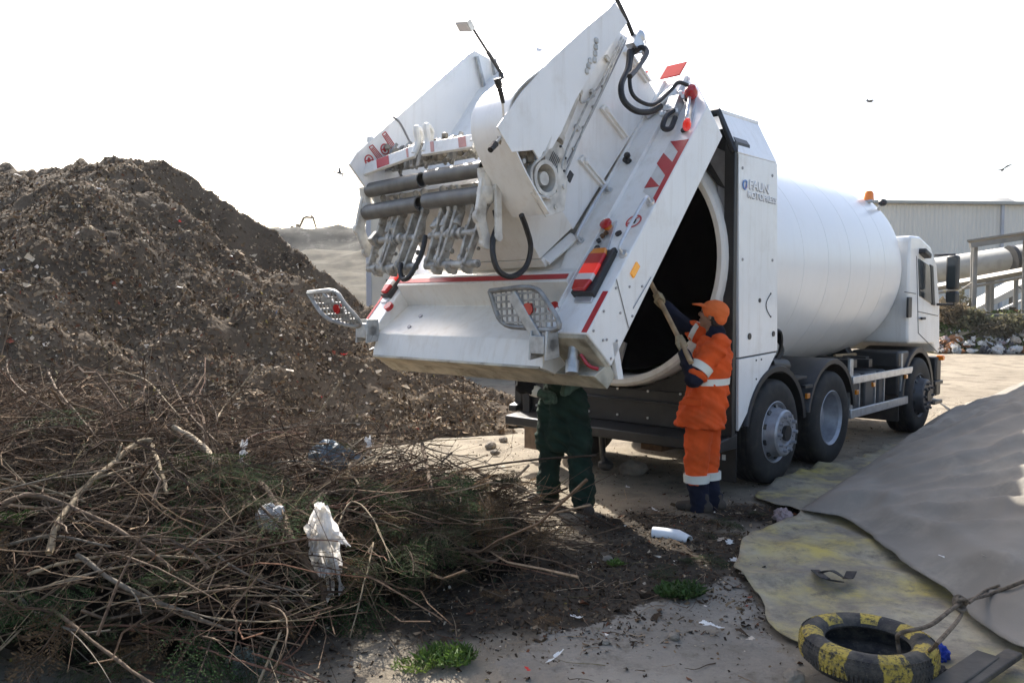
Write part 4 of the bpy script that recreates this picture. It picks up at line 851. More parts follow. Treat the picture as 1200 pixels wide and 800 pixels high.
# excavator on the hill
M['excav'] = mat('excavator_dull', (.20, .12, .05), .7, 0, .2, 3)
p = Y(350, 266, 140); bx = thing('excavator', 'tiny excavator with raised boom working on top of the far hill', 'excavator', (p.x, p.y, p.z - 1.0), R(10)); bx.scale = (.42, .42, .42)
zt = 1.6
m = MB(); m.box((-1.5, 0, zt), (3.2, 2.6, 1.3)); m.box((-.4, -.7, zt + 1.2), (1.3, 1.1, 1.3)); m.box((-2.6, 0, zt + .6), (1.2, 2.4, 1.0)); m.build('body', 'excav', bx, .08)
m = MB(); m.box((-1.2, -1.2, zt - 1.6), (4.0, .7, 1.0)); m.box((-1.2, 1.2, zt - 1.6), (4.0, .7, 1.0)); m.box((-1.2, 0, zt - 1.0), (1.4, 1.6, .8)); m.build('track', 'plastic', bx, .2)
m = MB(); m.tube([(.2, 0, zt + .4), (2.0, 0, zt + 4.4), (3.0, 0, zt + 4.9), (5.8, 0, zt + 4.6)], [.45, .5, .5, .35], 8); m.build('boom', 'excav', bx)
m = MB(); m.tube([(5.0, 0, zt + 5.6), (5.8, 0, zt + 4.6), (7.0, 0, zt + .4)], [.3, .45, .3], 8); m.prism([(6.6, -.6, zt + .4), (7.6, -.6, zt + .2), (7.2, -.6, zt - 1.1), (6.2, -.6, zt - .8)], (0, 1.2, 0)); m.build('dipper_arm', 'excav', bx)
# pale cabin standing far behind the lifter
M['cabinw'] = mat('cabin_beige', (.55, .52, .44), .6, 0, .05, .6, dirt=.25, dscale=1.0)
cx0 = Y(430, 300, 19.0); cb = thing('portable_cabin', 'beige flat sided cabin with blue grey corner trim standing behind the raised tailgate', 'cabin', (cx0.x, 19.0, 0), R(4))
m = MB(); m.box((2.3, 1.2, 1.95), (4.6, 2.4, 3.9)); m.build('wall', 'cabinw', cb, .03)
M['trim'] = mat('trim_blue', (.36, .38, .42), .5, 0, .05, 3)
m = MB(); m.box((.04, -.01, 1.96), (.12, .06, 3.96)); m.box((2.3, -.01, 3.92), (4.7, .08, .10)); m.build('corner_trim', 'trim', cb, .01)
m = MB(); m.box((.52, -.04, 2.22), (.16, .08, .16)); m.build('junction_box', 'plastic', cb, .01)
# warehouse
def sheet_mat(name, col, sc):
    m, nt, b = newmat(name); N = nt.nodes; K = nt.links
    tc = N.new('ShaderNodeTexCoord'); w = N.new('ShaderNodeTexWave'); w.wave_type = 'BANDS'; w.bands_direction = 'X'; w.inputs['Scale'].default_value = sc; K.new(tc.outputs['Object'], w.inputs['Vector'])
    bp = N.new('ShaderNodeBump'); bp.inputs['Distance'].default_value = .03; K.new(w.outputs['Fac'], bp.inputs['Height']); K.new(bp.outputs[0], b.inputs['Normal'])
    n = N.new('ShaderNodeTexNoise'); n.inputs['Scale'].default_value = .35; n.inputs['Detail'].default_value = 7; mp = N.new('ShaderNodeMapping'); mp.inputs['Scale'].default_value = (1, 1, .25); K.new(tc.outputs['Object'], mp.inputs['Vector']); K.new(mp.outputs[0], n.inputs['Vector'])
    x = N.new('ShaderNodeMix'); x.data_type = 'RGBA'; x.inputs['A'].default_value = (*col, 1); x.inputs['B'].default_value = (*(c * .78 for c in col), 1); K.new(n.outputs['Fac'], x.inputs['Factor']); K.new(x.outputs['Result'], b.inputs['Base Color']); b.inputs['Roughness'].default_value = .55
    return m
M['sheet'] = sheet_mat('wall_sheet', (.66, .64, .58), 1.3); M['sheetlow'] = mat('plinth_concrete', (.42, .41, .38), .9, 0, .1, 1, dirt=.3, dscale=1)
wa = Y(985, 239, 43.6); wz = Y(1030, 239, 45).z
wh = thing('warehouse', 'long beige corrugated metal warehouse rising behind the truck cab', 'warehouse', (16.6, 44.0, 0), R(4.5))
m = MB(); m.box((22, 9, wz / 2 + .45), (44, 18, wz - .9)); m.build('wall', 'sheet', wh)
m = MB(); m.box((22, 9, .45), (44.1, 18.1, .9)); m.build('plinth', 'sheetlow', wh, .02)
M['roofg'] = mat('roof_grey', (.30, .31, .29), .6, 0, .1, .5)
m = MB(); m.prism([(-.2, -.25, wz - .06), (-.2, 18.2, wz - .06), (-.2, 9, wz + 1.0 - .95)], (44.4, 0, 0)); m.box((22, -.15, wz), (44.4, .3, .16)); m.build('roof', 'roofg', wh, .02)
m = MB(); xx = (Y(1168, 300, 45.2) - Vector((16.6, 44, 0))).x; m.box((xx, -.08, wz / 2), (.16, .14, wz)); m.build('downpipe', 'trim', wh, .02)
m = MB(); m.lathe((xx + 1.0, 2, wz - .1), (0, 0, 1), [(0, 1.2), (.35, 1.1), (.6, .7), (.7, .01)], 20); m.build('roof_vent', 'sheetlow', wh)
# ------------------------------------------------------------------ canopy with conveyor
M['canopyroof'] = mat('canopy_sheet', (.22, .21, .185), .6, 0, .15, 2, dirt=.4, dscale=2)
M['post'] = mat('canopy_post', (.19, .185, .17), .55, .3, .1, 4, dirt=.4, dscale=4)
cn = thing('canopy', 'open steel canopy with sloping sheet roof on tall posts beside the warehouse', 'canopy', (*Y(1145, 390, 30).xy, 0))
def c3(x, y, d): return Y(x, y, d) - cn.location
m = MB(); a, b_ = c3(1133, 283, 29.6), c3(1215, 271, 29.0); a2, b2 = c3(1140, 287, 33), c3(1215, 277, 33)
m.prism([a, b_, b2, a2], (0, 0, .06)); rf = m.build('roof', 'canopyroof', cn)
for (x, y0, d) in ((1143, 289, 29.8), (1140.5, 290, 31.2), (1202, 278, 29.6), (1205, 280, 33)):
    m = MB(); t_ = c3(x, y0, d); m.tube([t_, (t_.x, t_.y, -.02)], .085, 10); m.box((t_.x, t_.y, .05), (.4, .4, .1)); m.build('post', 'post', cn)
m = MB(); m.box((a + b_) / 2 + Vector((0, .1, -.16)), ((b_ - a).x, .12, .18), Matrix.Rotation(-math.atan2((b_ - a).z, (b_ - a).x), 3, 'Y')); m.build('beam', 'post', cn)
m = MB(); m.tube([c3(1141, 330, 29.9), c3(1118, 345, 34)], .03, 6); m.tube([c3(1141, 345, 29.9), c3(1118, 375, 34)], .03, 6); m.build('brace', 'post', cn)
cv = thing('conveyor', 'silver half round covered conveyor duct running under the canopy roof', 'conveyor', (*Y(1160, 390, 35).xy, 0))
def k3(x, y, d): return Y(x, y, d) - cv.location
M['duct'] = mat('duct_silver', (.33, .33, .31), .6, .1, .15, 2, dirt=.5, dscale=2.0, dcol=(.18, .17, .14))
p0, p1 = k3(1085, 318, 37), k3(1240, 296, 33); m = MB(); n = 60; ax = (p1 - p0); pr = []
for i in range(n + 1): pr.append((ax.length * i / n, .55 + (.012 if i % 2 else 0)))
m.lathe(p0, ax, pr, 24, (0, 0, 1)); m.build('duct', 'duct', cv, 0, 20)
m = MB(); m.tube([k3(1090, 338, 36), k3(1205, 317, 32)], .16, 4); m.tube([k3(1090, 345, 36), k3(1205, 324, 32)], .06, 6); m.build('girder', 'post', cv)
for x, d in ((1158, 34), (1163, 34.6), (1191, 33)):
    m = MB(); t_ = k3(x, 325, d); m.tube([t_, (t_.x, t_.y, 0)], .09, 8); m.build('support', 'post', cv)
m = MB(); t_ = k3(1191, 325, 33); m.tube([t_ + Vector((0, 0, -.3)), k3(1212, 350, 33)], .03, 6); m.tube([k3(1212, 326, 33), t_ + Vector((0, 0, -2))], .03, 6); m.build('brace', 'post', cv)
m = MB(); m.tube([k3(1183, 305, 34), k3(1187, 304.5, 34)], .62, 24); m.build('duct_ring', 'plastic', cv)
# inclined white chute / belt
M['beltw'] = mat('belt_white', (.45, .44, .41), .6, 0, .05, 2, dirt=.35, dscale=2)
ch = thing('inclined_belt', 'white inclined conveyor belt frame climbing to the right behind the concrete wall', 'conveyor belt', (*Y(1150, 395, 36).xy, 0))
def i3(x, y, d): return Y(x, y, d) - ch.location
m = MB(); m.prism([i3(1142, 362, 36.5), i3(1142, 368, 36.5), i3(1215, 334, 36), i3(1215, 324, 36)], (0, 1.6, 0)); m.prism([i3(1165, 366, 35), i3(1165, 369, 35), i3(1215, 348, 35), i3(1215, 344, 35)], (0, .2, 0)); m.build('belt_frame', 'beltw', ch)
m = MB()
for x in (1160, 1185): t_ = i3(x, 360 - (x - 1142) * .45, 36.5); m.tube([t_, (t_.x, t_.y, 0)], .08, 6)
m.build('support', 'post', ch)
M['retw'] = mat('retaining_concrete', (.20, .19, .165), .9, 0, .2, .8, dirt=.6, dscale=1.2, dcol=(.09, .08, .06), bump=.01, bscale=8)
rw = MB(); a, b_ = Y(1138, 400, 30.5), Y(1260, 392, 29.6); a.z = b_.z = -.05; zt = Y(1150, 366, 30.5).z; rw.prism([a, b_, b_ + Vector((0, .4, 0)), a + Vector((0, .4, 0))], (0, 0, zt)); r_ = rw.build('retaining_wall', 'retw', None, .03); tag(r_, 'low dark concrete retaining wall under the canopy posts', 'wall')
# ------------------------------------------------------------------ birds
M['bird'] = mat('bird_dark', (.06, .06, .06), .8, 0, .1, 3)
for (x, y, d, rz, bank, lab) in ((1018, 119, 45, .3, .3, 'small dark bird flying highest over the drum of the truck'), (1175, 199, 40, 1.2, -.4, 'small dark bird flying above the warehouse roof'), (398, 203, 42, .8, .9, 'small dark bird flying left of the lifted tailgate')):
    m = MB(); m.blob((0, 0, 0), (.20, .055, .055), 8); m.blob((.21, 0, .02), (.05, .04, .04), 8); m.prism([(-.18, -.02, 0), (-.34, -.07, 0), (-.34, .07, 0), (-.18, .02, 0)], (0, 0, .008))
    for s in (-1, 1): m.prism([(.09, .04 * s, .02), (.06, .24 * s, .12), (-.05, .50 * s, .06), (-.02, .24 * s, .10), (-.08, .04 * s, .02)], (0, 0, .012))
    o = m.build('bird', 'bird', None); o.location = Y(x, y, d); o.rotation_euler = (bank, .1, rz); tag(o, lab, 'bird')
# ================================================================== COMPOST HEAP
def attr_mat(name, rough=.95, bump=0.0, var=.25, trans=0.0, scale=30, spec=.15):
    m, nt, b = newmat(name); N = nt.nodes; K = nt.links
    a = N.new('ShaderNodeAttribute'); a.attribute_name = 'own_colour'; a.attribute_type = 'GEOMETRY'
    tc = N.new('ShaderNodeTexCoord'); n = N.new('ShaderNodeTexNoise'); n.inputs['Scale'].default_value = scale; n.inputs['Detail'].default_value = 6; K.new(tc.outputs['Object'], n.inputs['Vector'])
    r = N.new('ShaderNodeMapRange'); r.inputs[1].default_value = .3; r.inputs[2].default_value = .7; r.inputs[3].default_value = 1 - var; r.inputs[4].default_value = 1 + var; K.new(n.outputs['Fac'], r.inputs[0])
    mx = N.new('ShaderNodeVectorMath'); mx.operation = 'SCALE'; K.new(a.outputs['Color'], mx.inputs[0]); K.new(r.outputs[0], mx.inputs['Scale']); K.new(mx.outputs[0], b.inputs['Base Color'])
    b.inputs['Roughness'].default_value = rough; b.inputs['Specular IOR Level'].default_value = spec
    if bump:
        bp = N.new('ShaderNodeBump'); bp.inputs['Distance'].default_value = bump; K.new(n.outputs['Fac'], bp.inputs['Height']); K.new(bp.outputs[0], b.inputs['Normal'])
    if trans:
        t = N.new('ShaderNodeBsdfTranslucent'); K.new(mx.outputs[0], t.inputs['Color']); x = N.new('ShaderNodeMixShader'); x.inputs[0].default_value = trans; K.new(b.outputs[0], x.inputs[1]); K.new(t.outputs[0], x.inputs[2]); K.new(x.outputs[0], N['Material Output'].inputs['Surface'])
    return m
M['chips'] = attr_mat('chips', .9, 0, .2); 
M['heap'] = mat('heap_soil', (.112, .086, .060), .95, 0, .3, 1.2, col2=(.062, .047, .033), dirt=.7, dscale=6, dcol=(.175, .135, .094), bump=.03, bscale=14, spec=.1)
def P(x, y, d): v = Y(x, y, d); return (v.x, v.y, v.z)
def pl(pts, X, k):
    a = np.array(pts); return np.interp(X, a[:, 0], a[:, k])
BACK = [(-22, 17, 3.2), P(-60, 205, 16.5), P(-10, 193, 16.5), P(42, 202, 15.5), P(92, 192, 14.8), P(120, 187, 14.4), P(180, 190, 14.2), P(212, 204, 14.2), P(250, 228, 14.1), P(285, 246, 14), P(320, 266, 13.9), P(345, 288, 13.8), P(372, 312, 13.7), P(420, 350, 13.6), P(470, 395, 13.5), P(530, 436, 13.4), P(575, 456, 13.3), P(612, 474, 13.1), (1.2, 13, -.5)]
SPUR = [(-22, 15.5, 2.6), P(-30, 210, 14.6), P(60, 205, 14), P(120, 192, 13.6), P(152, 190, 13.5), P(185, 215, 13.2), P(215, 245, 12.9), P(255, 282, 12.6), P(300, 308, 12.3), P(335, 318, 12.2), P(380, 352, 12.0), P(430, 400, 11.8), P(500, 448, 11.5), P(560, 480, 11.2), P(600, 505, 11), (1.0, 11, -.5)]
def heap_z(X, Yv):
    zb, yb = pl(BACK, X, 2), pl(BACK, X, 1); zs, ys = pl(SPUR, X, 2), pl(SPUR, X, 1)
    wob = .5 * fbm(X * .5, Yv * .3, 51, 3)
    steep = np.interp(X, [-6.2, -5.4, -3.6, -2.6], [.62, 1.5, 1.5, .7])
    hb = zb - np.where(Yv < yb, steep * (yb - Yv), .6 * (Yv - yb))
    hs = zs - np.where(Yv < ys, (.575 + .05 * wob) * (ys - Yv), .75 * (Yv - ys))
    rid = 1 - np.abs(2 * vn(X * 1.3 + .3 * Yv, Yv * .25, 57)) * 2
    h = np.maximum(hb, hs)
    h = h + .16 * fbm(X * .7, Yv * .5, 52, 3) * np.clip(ys - Yv, 0, 1.5) / 1.5 * 2 + .10 * rid * np.clip(ys - Yv, 0, 1) + .17 * fbm(X * 2.3, Yv * 2.3, 53, 4) + .085 * fbm(X * 6, Yv * 6, 54, 3)
    # low tail of dirt towards the truck
    tail = .42 - .5 * np.hypot((X + .75) / 1.9, (Yv - 12.0) / .9) + .06 * fbm(X * 3, Yv * 3, 55, 3)
    return np.maximum(h, np.where(tail > 0, tail, -1))
xs = np.arange(-15, 1.3, .055); ys = np.arange(5.2, 18.5, .055)
v, q = grid_mesh('heap', xs, ys, heap_z, None, lambda X, Yv, Z: Z > -.12)
nv0 = len(v)
def scatter_flakes(px, py, pz, nx, ny, nz, size, cols, up=.5):
    """little bent chips: two triangles each with its own tilt"""
    n = len(px); c = np.stack([px, py, pz], -1)
    a = rng.normal(size=(n, 3)); nr = np.stack([nx, ny, nz], -1); a -= nr * (a * nr).sum(1, keepdims=True) * up; a /= np.linalg.norm(a, axis=1, keepdims=True) + 1e-9
    b = np.cross(nr + .5 * rng.normal(size=(n, 3)), a); b /= np.linalg.norm(b, axis=1, keepdims=True) + 1e-9
    s = size[:, None]; asp = rng.uniform(.2, .8, (n, 1)); k = np.cross(a, b) * s * rng.uniform(-.5, .5, (n, 1))
    j = lambda: rng.uniform(.55, 1.15, (n, 1))
    vs = np.stack([c - a * s * j() - b * s * asp * j(), c + a * s * j() - b * s * asp * j() + k, c + a * s * j() + b * s * asp * j(), c - a * s * j() + b * s * asp * j() + k], 1)
    return vs.reshape(-1, 3), np.arange(n * 4).reshape(n, 4), np.repeat(cols, 4, 0)
PAL = np.array([(.030, .022, .016), (.055, .040, .027), (.085, .063, .043), (.13, .098, .066), (.19, .15, .105), (.28, .235, .175), (.40, .37, .31), (.60, .58, .54), (.10, .045, .025), (.20, .06, .04), (.10, .13, .22), (.20, .17, .06)]) * np.array([1.12, 1.0, .87])
def pick(n, pr): c = PAL[rng.choice(len(PAL), n, p=np.array(pr) / sum(pr))]; c = c * rng.uniform(.75, 1.25, (n, 1)); return np.concatenate([c, np.ones((n, 1))], 1)
def heap_normals(x, y, f, e=.05):
    dx = (f(x + e, y) - f(x - e, y)) / (2 * e); dy = (f(x, y + e) - f(x, y - e)) / (2 * e); n = np.stack([-dx, -dy, np.ones_like(dx)], -1); n /= np.linalg.norm(n, axis=1, keepdims=True); return n
N1 = 190000
fx = rng.uniform(-13, 1, N1); fy = np.minimum(rng.uniform(6.5, 15.5, N1), rng.uniform(7.5, 18, N1)); fz = heap_z(fx, fy); k = (fz > .01) & (np.abs(fx) < fy * .72); 
clump = fbm(fx * 1.6, fy * 1.6, 61, 4); k &= (clump > -.25 + .3 * rng.normal(size=N1)); fx, fy, fz = fx[k], fy[k], fz[k]; nrm = heap_normals(fx, fy, heap_z); n = len(fx)
sz = np.exp(rng.normal(-4.0, .40, n)); cl = pick(n, (6, 9, 13, 17, 16, 12, 5, .8, 3, .2, .15, .6))
off = sz * .35
fv, fq, fc = scatter_flakes(fx + nrm[:, 0] * off, fy + nrm[:, 1] * off, fz + nrm[:, 2] * off, *nrm.T, sz, cl, .35)
# clods
allv = np.concatenate([v, fv]); allq = np.concatenate([q, fq + nv0]); mi = np.concatenate([np.zeros(len(q), int), np.ones(len(fq), int)]); cc = np.concatenate([np.tile([.05, .04, .03, 1.], (nv0, 1)), fc])
heap = np_mesh('compost_heap', allv, allq, ['heap', 'chips'], False, mi, cc)
sm = np.zeros(len(allq), bool); sm[:len(q)] = True; heap.data.polygons.foreach_set('use_smooth', sm)
tag(heap, 'high heap of dark brown shredded compost flecked with pale litter, left of the truck', 'compost heap', None, 'stuff')
# strewn mulch on the ground
N2 = 80000
fx = rng.uniform(-2.6, 3.2, N2); fy = rng.uniform(3.0, 9.5, N2); sm_ = soil_mask(fx, fy); k = rng.random(N2) < np.clip(sm_ * .9, .035, 1); fx, fy = fx[k], fy[k]; fz = gz(fx, fy); n = len(fx); sz = np.exp(rng.normal(-4.75, .5, n)) * 1.0
cl = pick(n, (26, 20, 12, 7, 4, 2, 1.0, .4, 3, .1, .05, .3)); fv, fq, fc = scatter_flakes(fx, fy, fz + sz * .3, np.zeros(n), np.zeros(n), np.ones(n), sz, cl)
o = np_mesh('strewn_mulch', fv, fq, ['chips'], False, None, fc); tag(o, 'dark shredded mulch and chips strewn over the dirt between brushwood and tarpaulin', 'mulch', None, 'stuff')
N3 = 9000
fy = rng.uniform(4, 15, N3); fx = rng.uniform(-.3, .72, N3) * fy; fz = gz(fx, fy); n = N3; sz = np.exp(rng.normal(-4.9, .5, n)) * (fy / 9) ** .5
cl = pick(n, (1, 2, 4, 8, 12, 12, 8, 2, 1, .1, .05, .3)); fv, fq, fc = scatter_flakes(fx, fy, fz + sz * .25, np.zeros(n), np.zeros(n), np.ones(n), sz, cl)
o = np_mesh('gravel', fv, fq, ['chips'], False, None, fc); tag(o, 'small stones and bits of grit scattered over the sandy yard', 'gravel', None, 'stuff')
# ================================================================== BRUSHWOOD
M['bark'] = attr_mat('bark', .85, .004, .35, 0, 40, .2)
M['needle'] = attr_mat('needles', .9, 0, .3, .15, 20, .04)
def np_tubes(paths, radii, sides, cols):
    n, k, _ = paths.shape; t = np.gradient(paths, axis=1); t /= np.linalg.norm(t, axis=2, keepdims=True) + 1e-9
    ref = np.zeros_like(t); ref[..., 2] = 1; st = np.abs(t[..., 2]).max(1) > .9; ref[st] = (1, 0, 0)
    x = np.cross(t, ref); x /= np.linalg.norm(x, axis=2, keepdims=True) + 1e-9; y = np.cross(t, x)
    a = np.arange(sides) * 2 * np.pi / sides
    vs = paths[:, :, None] + (x[:, :, None] * np.cos(a)[None, None, :, None] + y[:, :, None] * np.sin(a)[None, None, :, None]) * radii[:, :, None, None]
    idx = np.arange(n * k * sides).reshape(n, k, sides); A = idx[:, :-1]; B = idx[:, 1:]
    q = np.stack([A, np.roll(A, -1, 2), np.roll(B, -1, 2), B], -1).reshape(-1, 4)
    caps = []
    if sides == 4: caps = [idx[:, 0, ::-1], idx[:, -1]]
    if caps: q = np.concatenate([q] + caps)
    return vs.reshape(-1, 3), q, np.repeat(cols, k * sides, 0)
RB = [(-9, 5.6, 1.0), (-5.5, 5.9, 1.2), (-4, 5.9, 1.2), P(20, 440, 5.8), P(120, 442, 5.8), P(220, 462, 5.9), P(300, 488, 5.9), P(360, 508, 6.0), P(430, 518, 6.0), P(520, 535, 6.0), P(575, 562, 5.9), P(612, 605, 5.8), (.26, 5.7, -.05)]
FB = [(-9, 3.5), (-4, 3.55), (-2.4, 3.6), (-1.75, 3.65), (-1.25, 3.75), (-.95, 4.3), (-.55, 4.6), (-.1, 4.9), (.15, 5.25), (.3, 5.6)]
def brush_z(X, Yv):
    zr, yr = pl(RB, X, 2), pl(RB, X, 1); yf = pl(FB, X, 1); u = (Yv - yf) / np.maximum(.15, yr - yf); bk = 1 - (Yv - yr) / 1.0
    return np.maximum(zr, 0) * np.where(u < 1, np.clip(u, 0, 1) ** .27, np.clip(bk, 0, 1)) 
xs = np.arange(-6, .6, .06); ys = np.arange(1.3, 7.4, .06)
M['shadecore'] = mat('brush_shade_core', (.009, .007, .005), .98, 0, .3, 5, bump=.02, bscale=20, spec=.05)  # near-black inner core: paints the shade between the twigs and blocks the sun
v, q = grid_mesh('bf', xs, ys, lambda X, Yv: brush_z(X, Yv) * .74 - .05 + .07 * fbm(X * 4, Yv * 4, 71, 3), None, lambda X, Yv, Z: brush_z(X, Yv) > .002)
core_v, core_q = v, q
def sample_brush(n, dmin=-.30, dmax=.10, xb=.35):
    x = []; 
    while len(x) < n:
        X = rng.uniform(-5.2, .4, n); Yv = rng.uniform(1.6, 7.0, n); z = brush_z(X, Yv); vis = (np.abs(X) < Yv * .75) & (z > .04); x += list(zip(X[vis], Yv[vis], z[vis]))
    x = np.array(x[:n]); x[:, 2] += rng.uniform(dmin, dmax, n) * np.clip(x[:, 2] / .5, .15, 1); x[:, 2] = np.maximum(x[:, 2], .015); return x
BARK = np.array([(.045, .032, .023), (.075, .054, .037), (.115, .085, .06), (.17, .132, .095), (.12, .07, .048), (.09, .075, .06), (.28, .225, .16), (.10, .095, .045)]) * np.array([1.12, .98, .86])
def bark_cols(n, pr=(8, 7, 6, 4, 1.2, 3, 3.2, .7)):
    c = BARK[rng.choice(8, n, p=np.array(pr) / sum(pr))] * rng.uniform(.75, 1.3, (n, 1)); return np.concatenate([c, np.ones((n, 1))], 1)
def twig_paths(c, n, k, lo, hi, el=(-.25, .45), curv=.35, az=None):
    Lg = rng.uniform(lo, hi, n); a = rng.uniform(0, 2 * np.pi, n) if az is None else az; e = rng.uniform(*el, n)
    d = np.stack([np.cos(a) * np.cos(e), np.sin(a) * np.cos(e), np.sin(e)], -1); s = np.linspace(-.5, .5, k)
    b1 = rng.normal(size=(n, 3)) * curv; b2 = rng.normal(size=(n, 3)) * curv * .6
    p = c[:, None] + d[:, None] * (s * 1)[None, :, None] * Lg[:, None, None] + (b1[:, None] * (s ** 2 - .08)[None, :, None] + b2[:, None] * (s ** 3 * 2.5)[None, :, None]) * Lg[:, None, None]
    p += rng.normal(size=(n, k, 3)) * .012 * Lg[:, None, None]
    return p, Lg
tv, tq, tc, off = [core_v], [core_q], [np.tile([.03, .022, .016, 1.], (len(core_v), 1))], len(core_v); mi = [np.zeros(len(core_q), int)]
def addt(paths, radii, cols, sides=4):
    global off
    paths[:, :, 2] = np.maximum(paths[:, :, 2], .01)
    a, b, c = np_tubes(paths, radii, sides, cols); tv.append(a); tq.append(b + off); tc.append(c); mi.append(np.ones(len(b), int)); off += len(a)
az0 = lambda n: np.where(rng.random(n) < .45, rng.normal(-.40, .6, n), rng.uniform(0, 6.28, n))
n = 2000; c = sample_brush(n, -.30, .07); p, Lg = twig_paths(c, n, 7, .35, 1.25, (-.3, .45), .52, az0(n)); addt(p, np.linspace(1, .35, 7)[None] * rng.uniform(.0016, .0042, n)[:, None], bark_cols(n))
n = 1100; c = sample_brush(n, -.2, .10); p, Lg = twig_paths(c, n, 5, .10, .45, (-.4, .9), .4); addt(p, np.linspace(1, .4, 5)[None] * rng.uniform(.0012, .003, n)[:, None], bark_cols(n))
n = 330; c = sample_brush(n, -.3, .06); p, Lg = twig_paths(c, n, 9, .7, 1.8, (-.25, .30), .40, az0(n)); addt(p, np.linspace(1, .4, 9)[None] * rng.uniform(.0045, .010, n)[:, None], bark_cols(n), 4)
# fine upright fringe on the crest
n = 420; c = sample_brush(n, .0, .20); kx = c[:, 0] < -.6; c = c[kx]; n = len(c); p, Lg = twig_paths(c, n, 6, .3, .9, (.2, 1.2), .6); addt(p, np.linspace(1, .3, 6)[None] * rng.uniform(.002, .005, n)[:, None], bark_cols(n))
for n_, cp_ in ((6500, [(.085, .055, .03), (.12, .085, .045), (.05, .04, .022), (.035, .05, .02), (.17, .125, .07)]),):
    c = sample_brush(n_, -.28, .02); z_ = np.zeros(n_); cl_ = np.array(cp_)[rng.choice(5, n_)] * rng.uniform(.6, 1.3, (n_, 1)); a, b, cc = scatter_flakes(c[:, 0], c[:, 1], c[:, 2], z_, z_, z_ + 1, np.exp(rng.normal(-4.6, .4, n_)), np.concatenate([cl_, np.ones((n_, 1))], 1), .1)
    tv.append(a); tq.append(b + off); tc.append(cc); mi.append(np.ones(len(b), int)); off += len(a)
V_, Q_, C_ = np.concatenate(tv), np.concatenate(tq), np.concatenate(tc)
o = np_mesh('brushwood', V_, Q_, ['shadecore', 'bark'], False, np.concatenate(mi), C_); tag(o, 'tangled heap of thin bare brown twigs and cut brushwood in the front left', 'brushwood', None, 'stuff')
# green and brown needle litter inside the heap
def spray_arrays(n_side, length, col, droop=.25, leaf=.022, dens=16, seed=0):
    """one flat conifer frond: stem along +x, side shoots, many small scale leaves"""
    g = np.random.default_rng(seed); tubes = []; lv = []; lc = []
    s = np.linspace(0, 1, 9); stem = np.stack([s * length, .06 * np.sin(s * 2.5) * length, -droop * s ** 2 * length], -1); tubes.append((stem, np.linspace(.0055, .0015, 9)))
    for i in range(n_side):
        u = .08 + .9 * i / n_side; sd = 1 if i % 2 else -1; b = np.array([np.interp(u, s, stem[:, k]) for k in range(3)]); ln = length * (.42 * (1 - u) ** .8 + .07) * g.uniform(.7, 1.2); a = sd * g.uniform(.55, .95)
        d = np.array([math.cos(a), math.sin(a), g.uniform(-.25, .15)]); kk = np.linspace(0, 1, 4)[:, None]; pth = b + d * ln * kk + np.array([0, 0, -.35]) * ln * kk ** 2; tubes.append((np.concatenate([pth], 0), np.linspace(.002, .0008, 4)))
        m_ = int(dens * ln / length * 3) + 4
        for j in range(m_):
            w = (j + .6) / m_; c0 = b + d * ln * w + np.array([0, 0, -.35]) * ln * w ** 2; sg = 1 if j % 2 else -1; a2 = a + sg * g.uniform(.5, .9); e = np.array([math.cos(a2), math.sin(a2), g.uniform(-.4, .3)]); l = leaf * g.uniform(.7, 1.5); pr = np.cross(e, [0, 0, 1.]); pr /= np.linalg.norm(pr) + 1e-9; up = g.uniform(-.3, .3) * np.array([0, 0, 1]) + pr
            lv.append(np.stack([c0, c0 + e * l * .5 + up * l * .16, c0 + e * l, c0 + e * l * .5 - up * l * .16])); lc.append(np.array(col) * g.uniform(.6, 1.45))
    return tubes, np.array(lv), np.array(lc)
FR = {}
def frond_mesh(key, col, n_side=26, length=.6, seed=0, leaf=.022, droop=.25):
    tubes, lv, lc = spray_arrays(n_side, length, col, droop, leaf, 16, seed); vs, qs, cs, o_ = [], [], [], 0; mi_ = []
    for pth, r in tubes:
        a, b, c = np_tubes(pth[None], r[None], 4, np.array([[.07, .05, .033, 1.]])); vs.append(a); qs.append(b + o_); cs.append(c); mi_.append(np.zeros(len(b), int)); o_ += len(a)
    k = len(lv); vs.append(lv.reshape(-1, 3)); qs.append(np.arange(k * 4).reshape(k, 4) + o_); cs.append(np.concatenate([np.repeat(lc, 4, 0), np.ones((k * 4, 1))], 1)); mi_.append(np.ones(k, int))
    o = np_mesh('conifer_branch', np.concatenate(vs), np.concatenate(qs), ['bark', 'needle'], False, np.concatenate(mi_), np.concatenate(cs)); FR[key] = o.data; bpy.data.objects.remove(o)
for i in range(4): frond_mesh('g%d' % i, (.024, .046, .016), 26 + 3 * i, .5 + .06 * i, 10 + i)
for i in range(3): frond_mesh('b%d' % i, (.10, .062, .032), 22, .45, 30 + i)
for i in range(2): frond_mesh('s%d' % i, (.085, .098, .082), 24, .42, 40 + i, .03, .55)
def put(name, mesh, p, rot, s, label, cat, group=None):
    o = bpy.data.objects.new(name, mesh); COL.objects.link(o); o.location = p; o.rotation_euler = rot; o.scale = (s, s, s); return tag(o, label, cat, group)
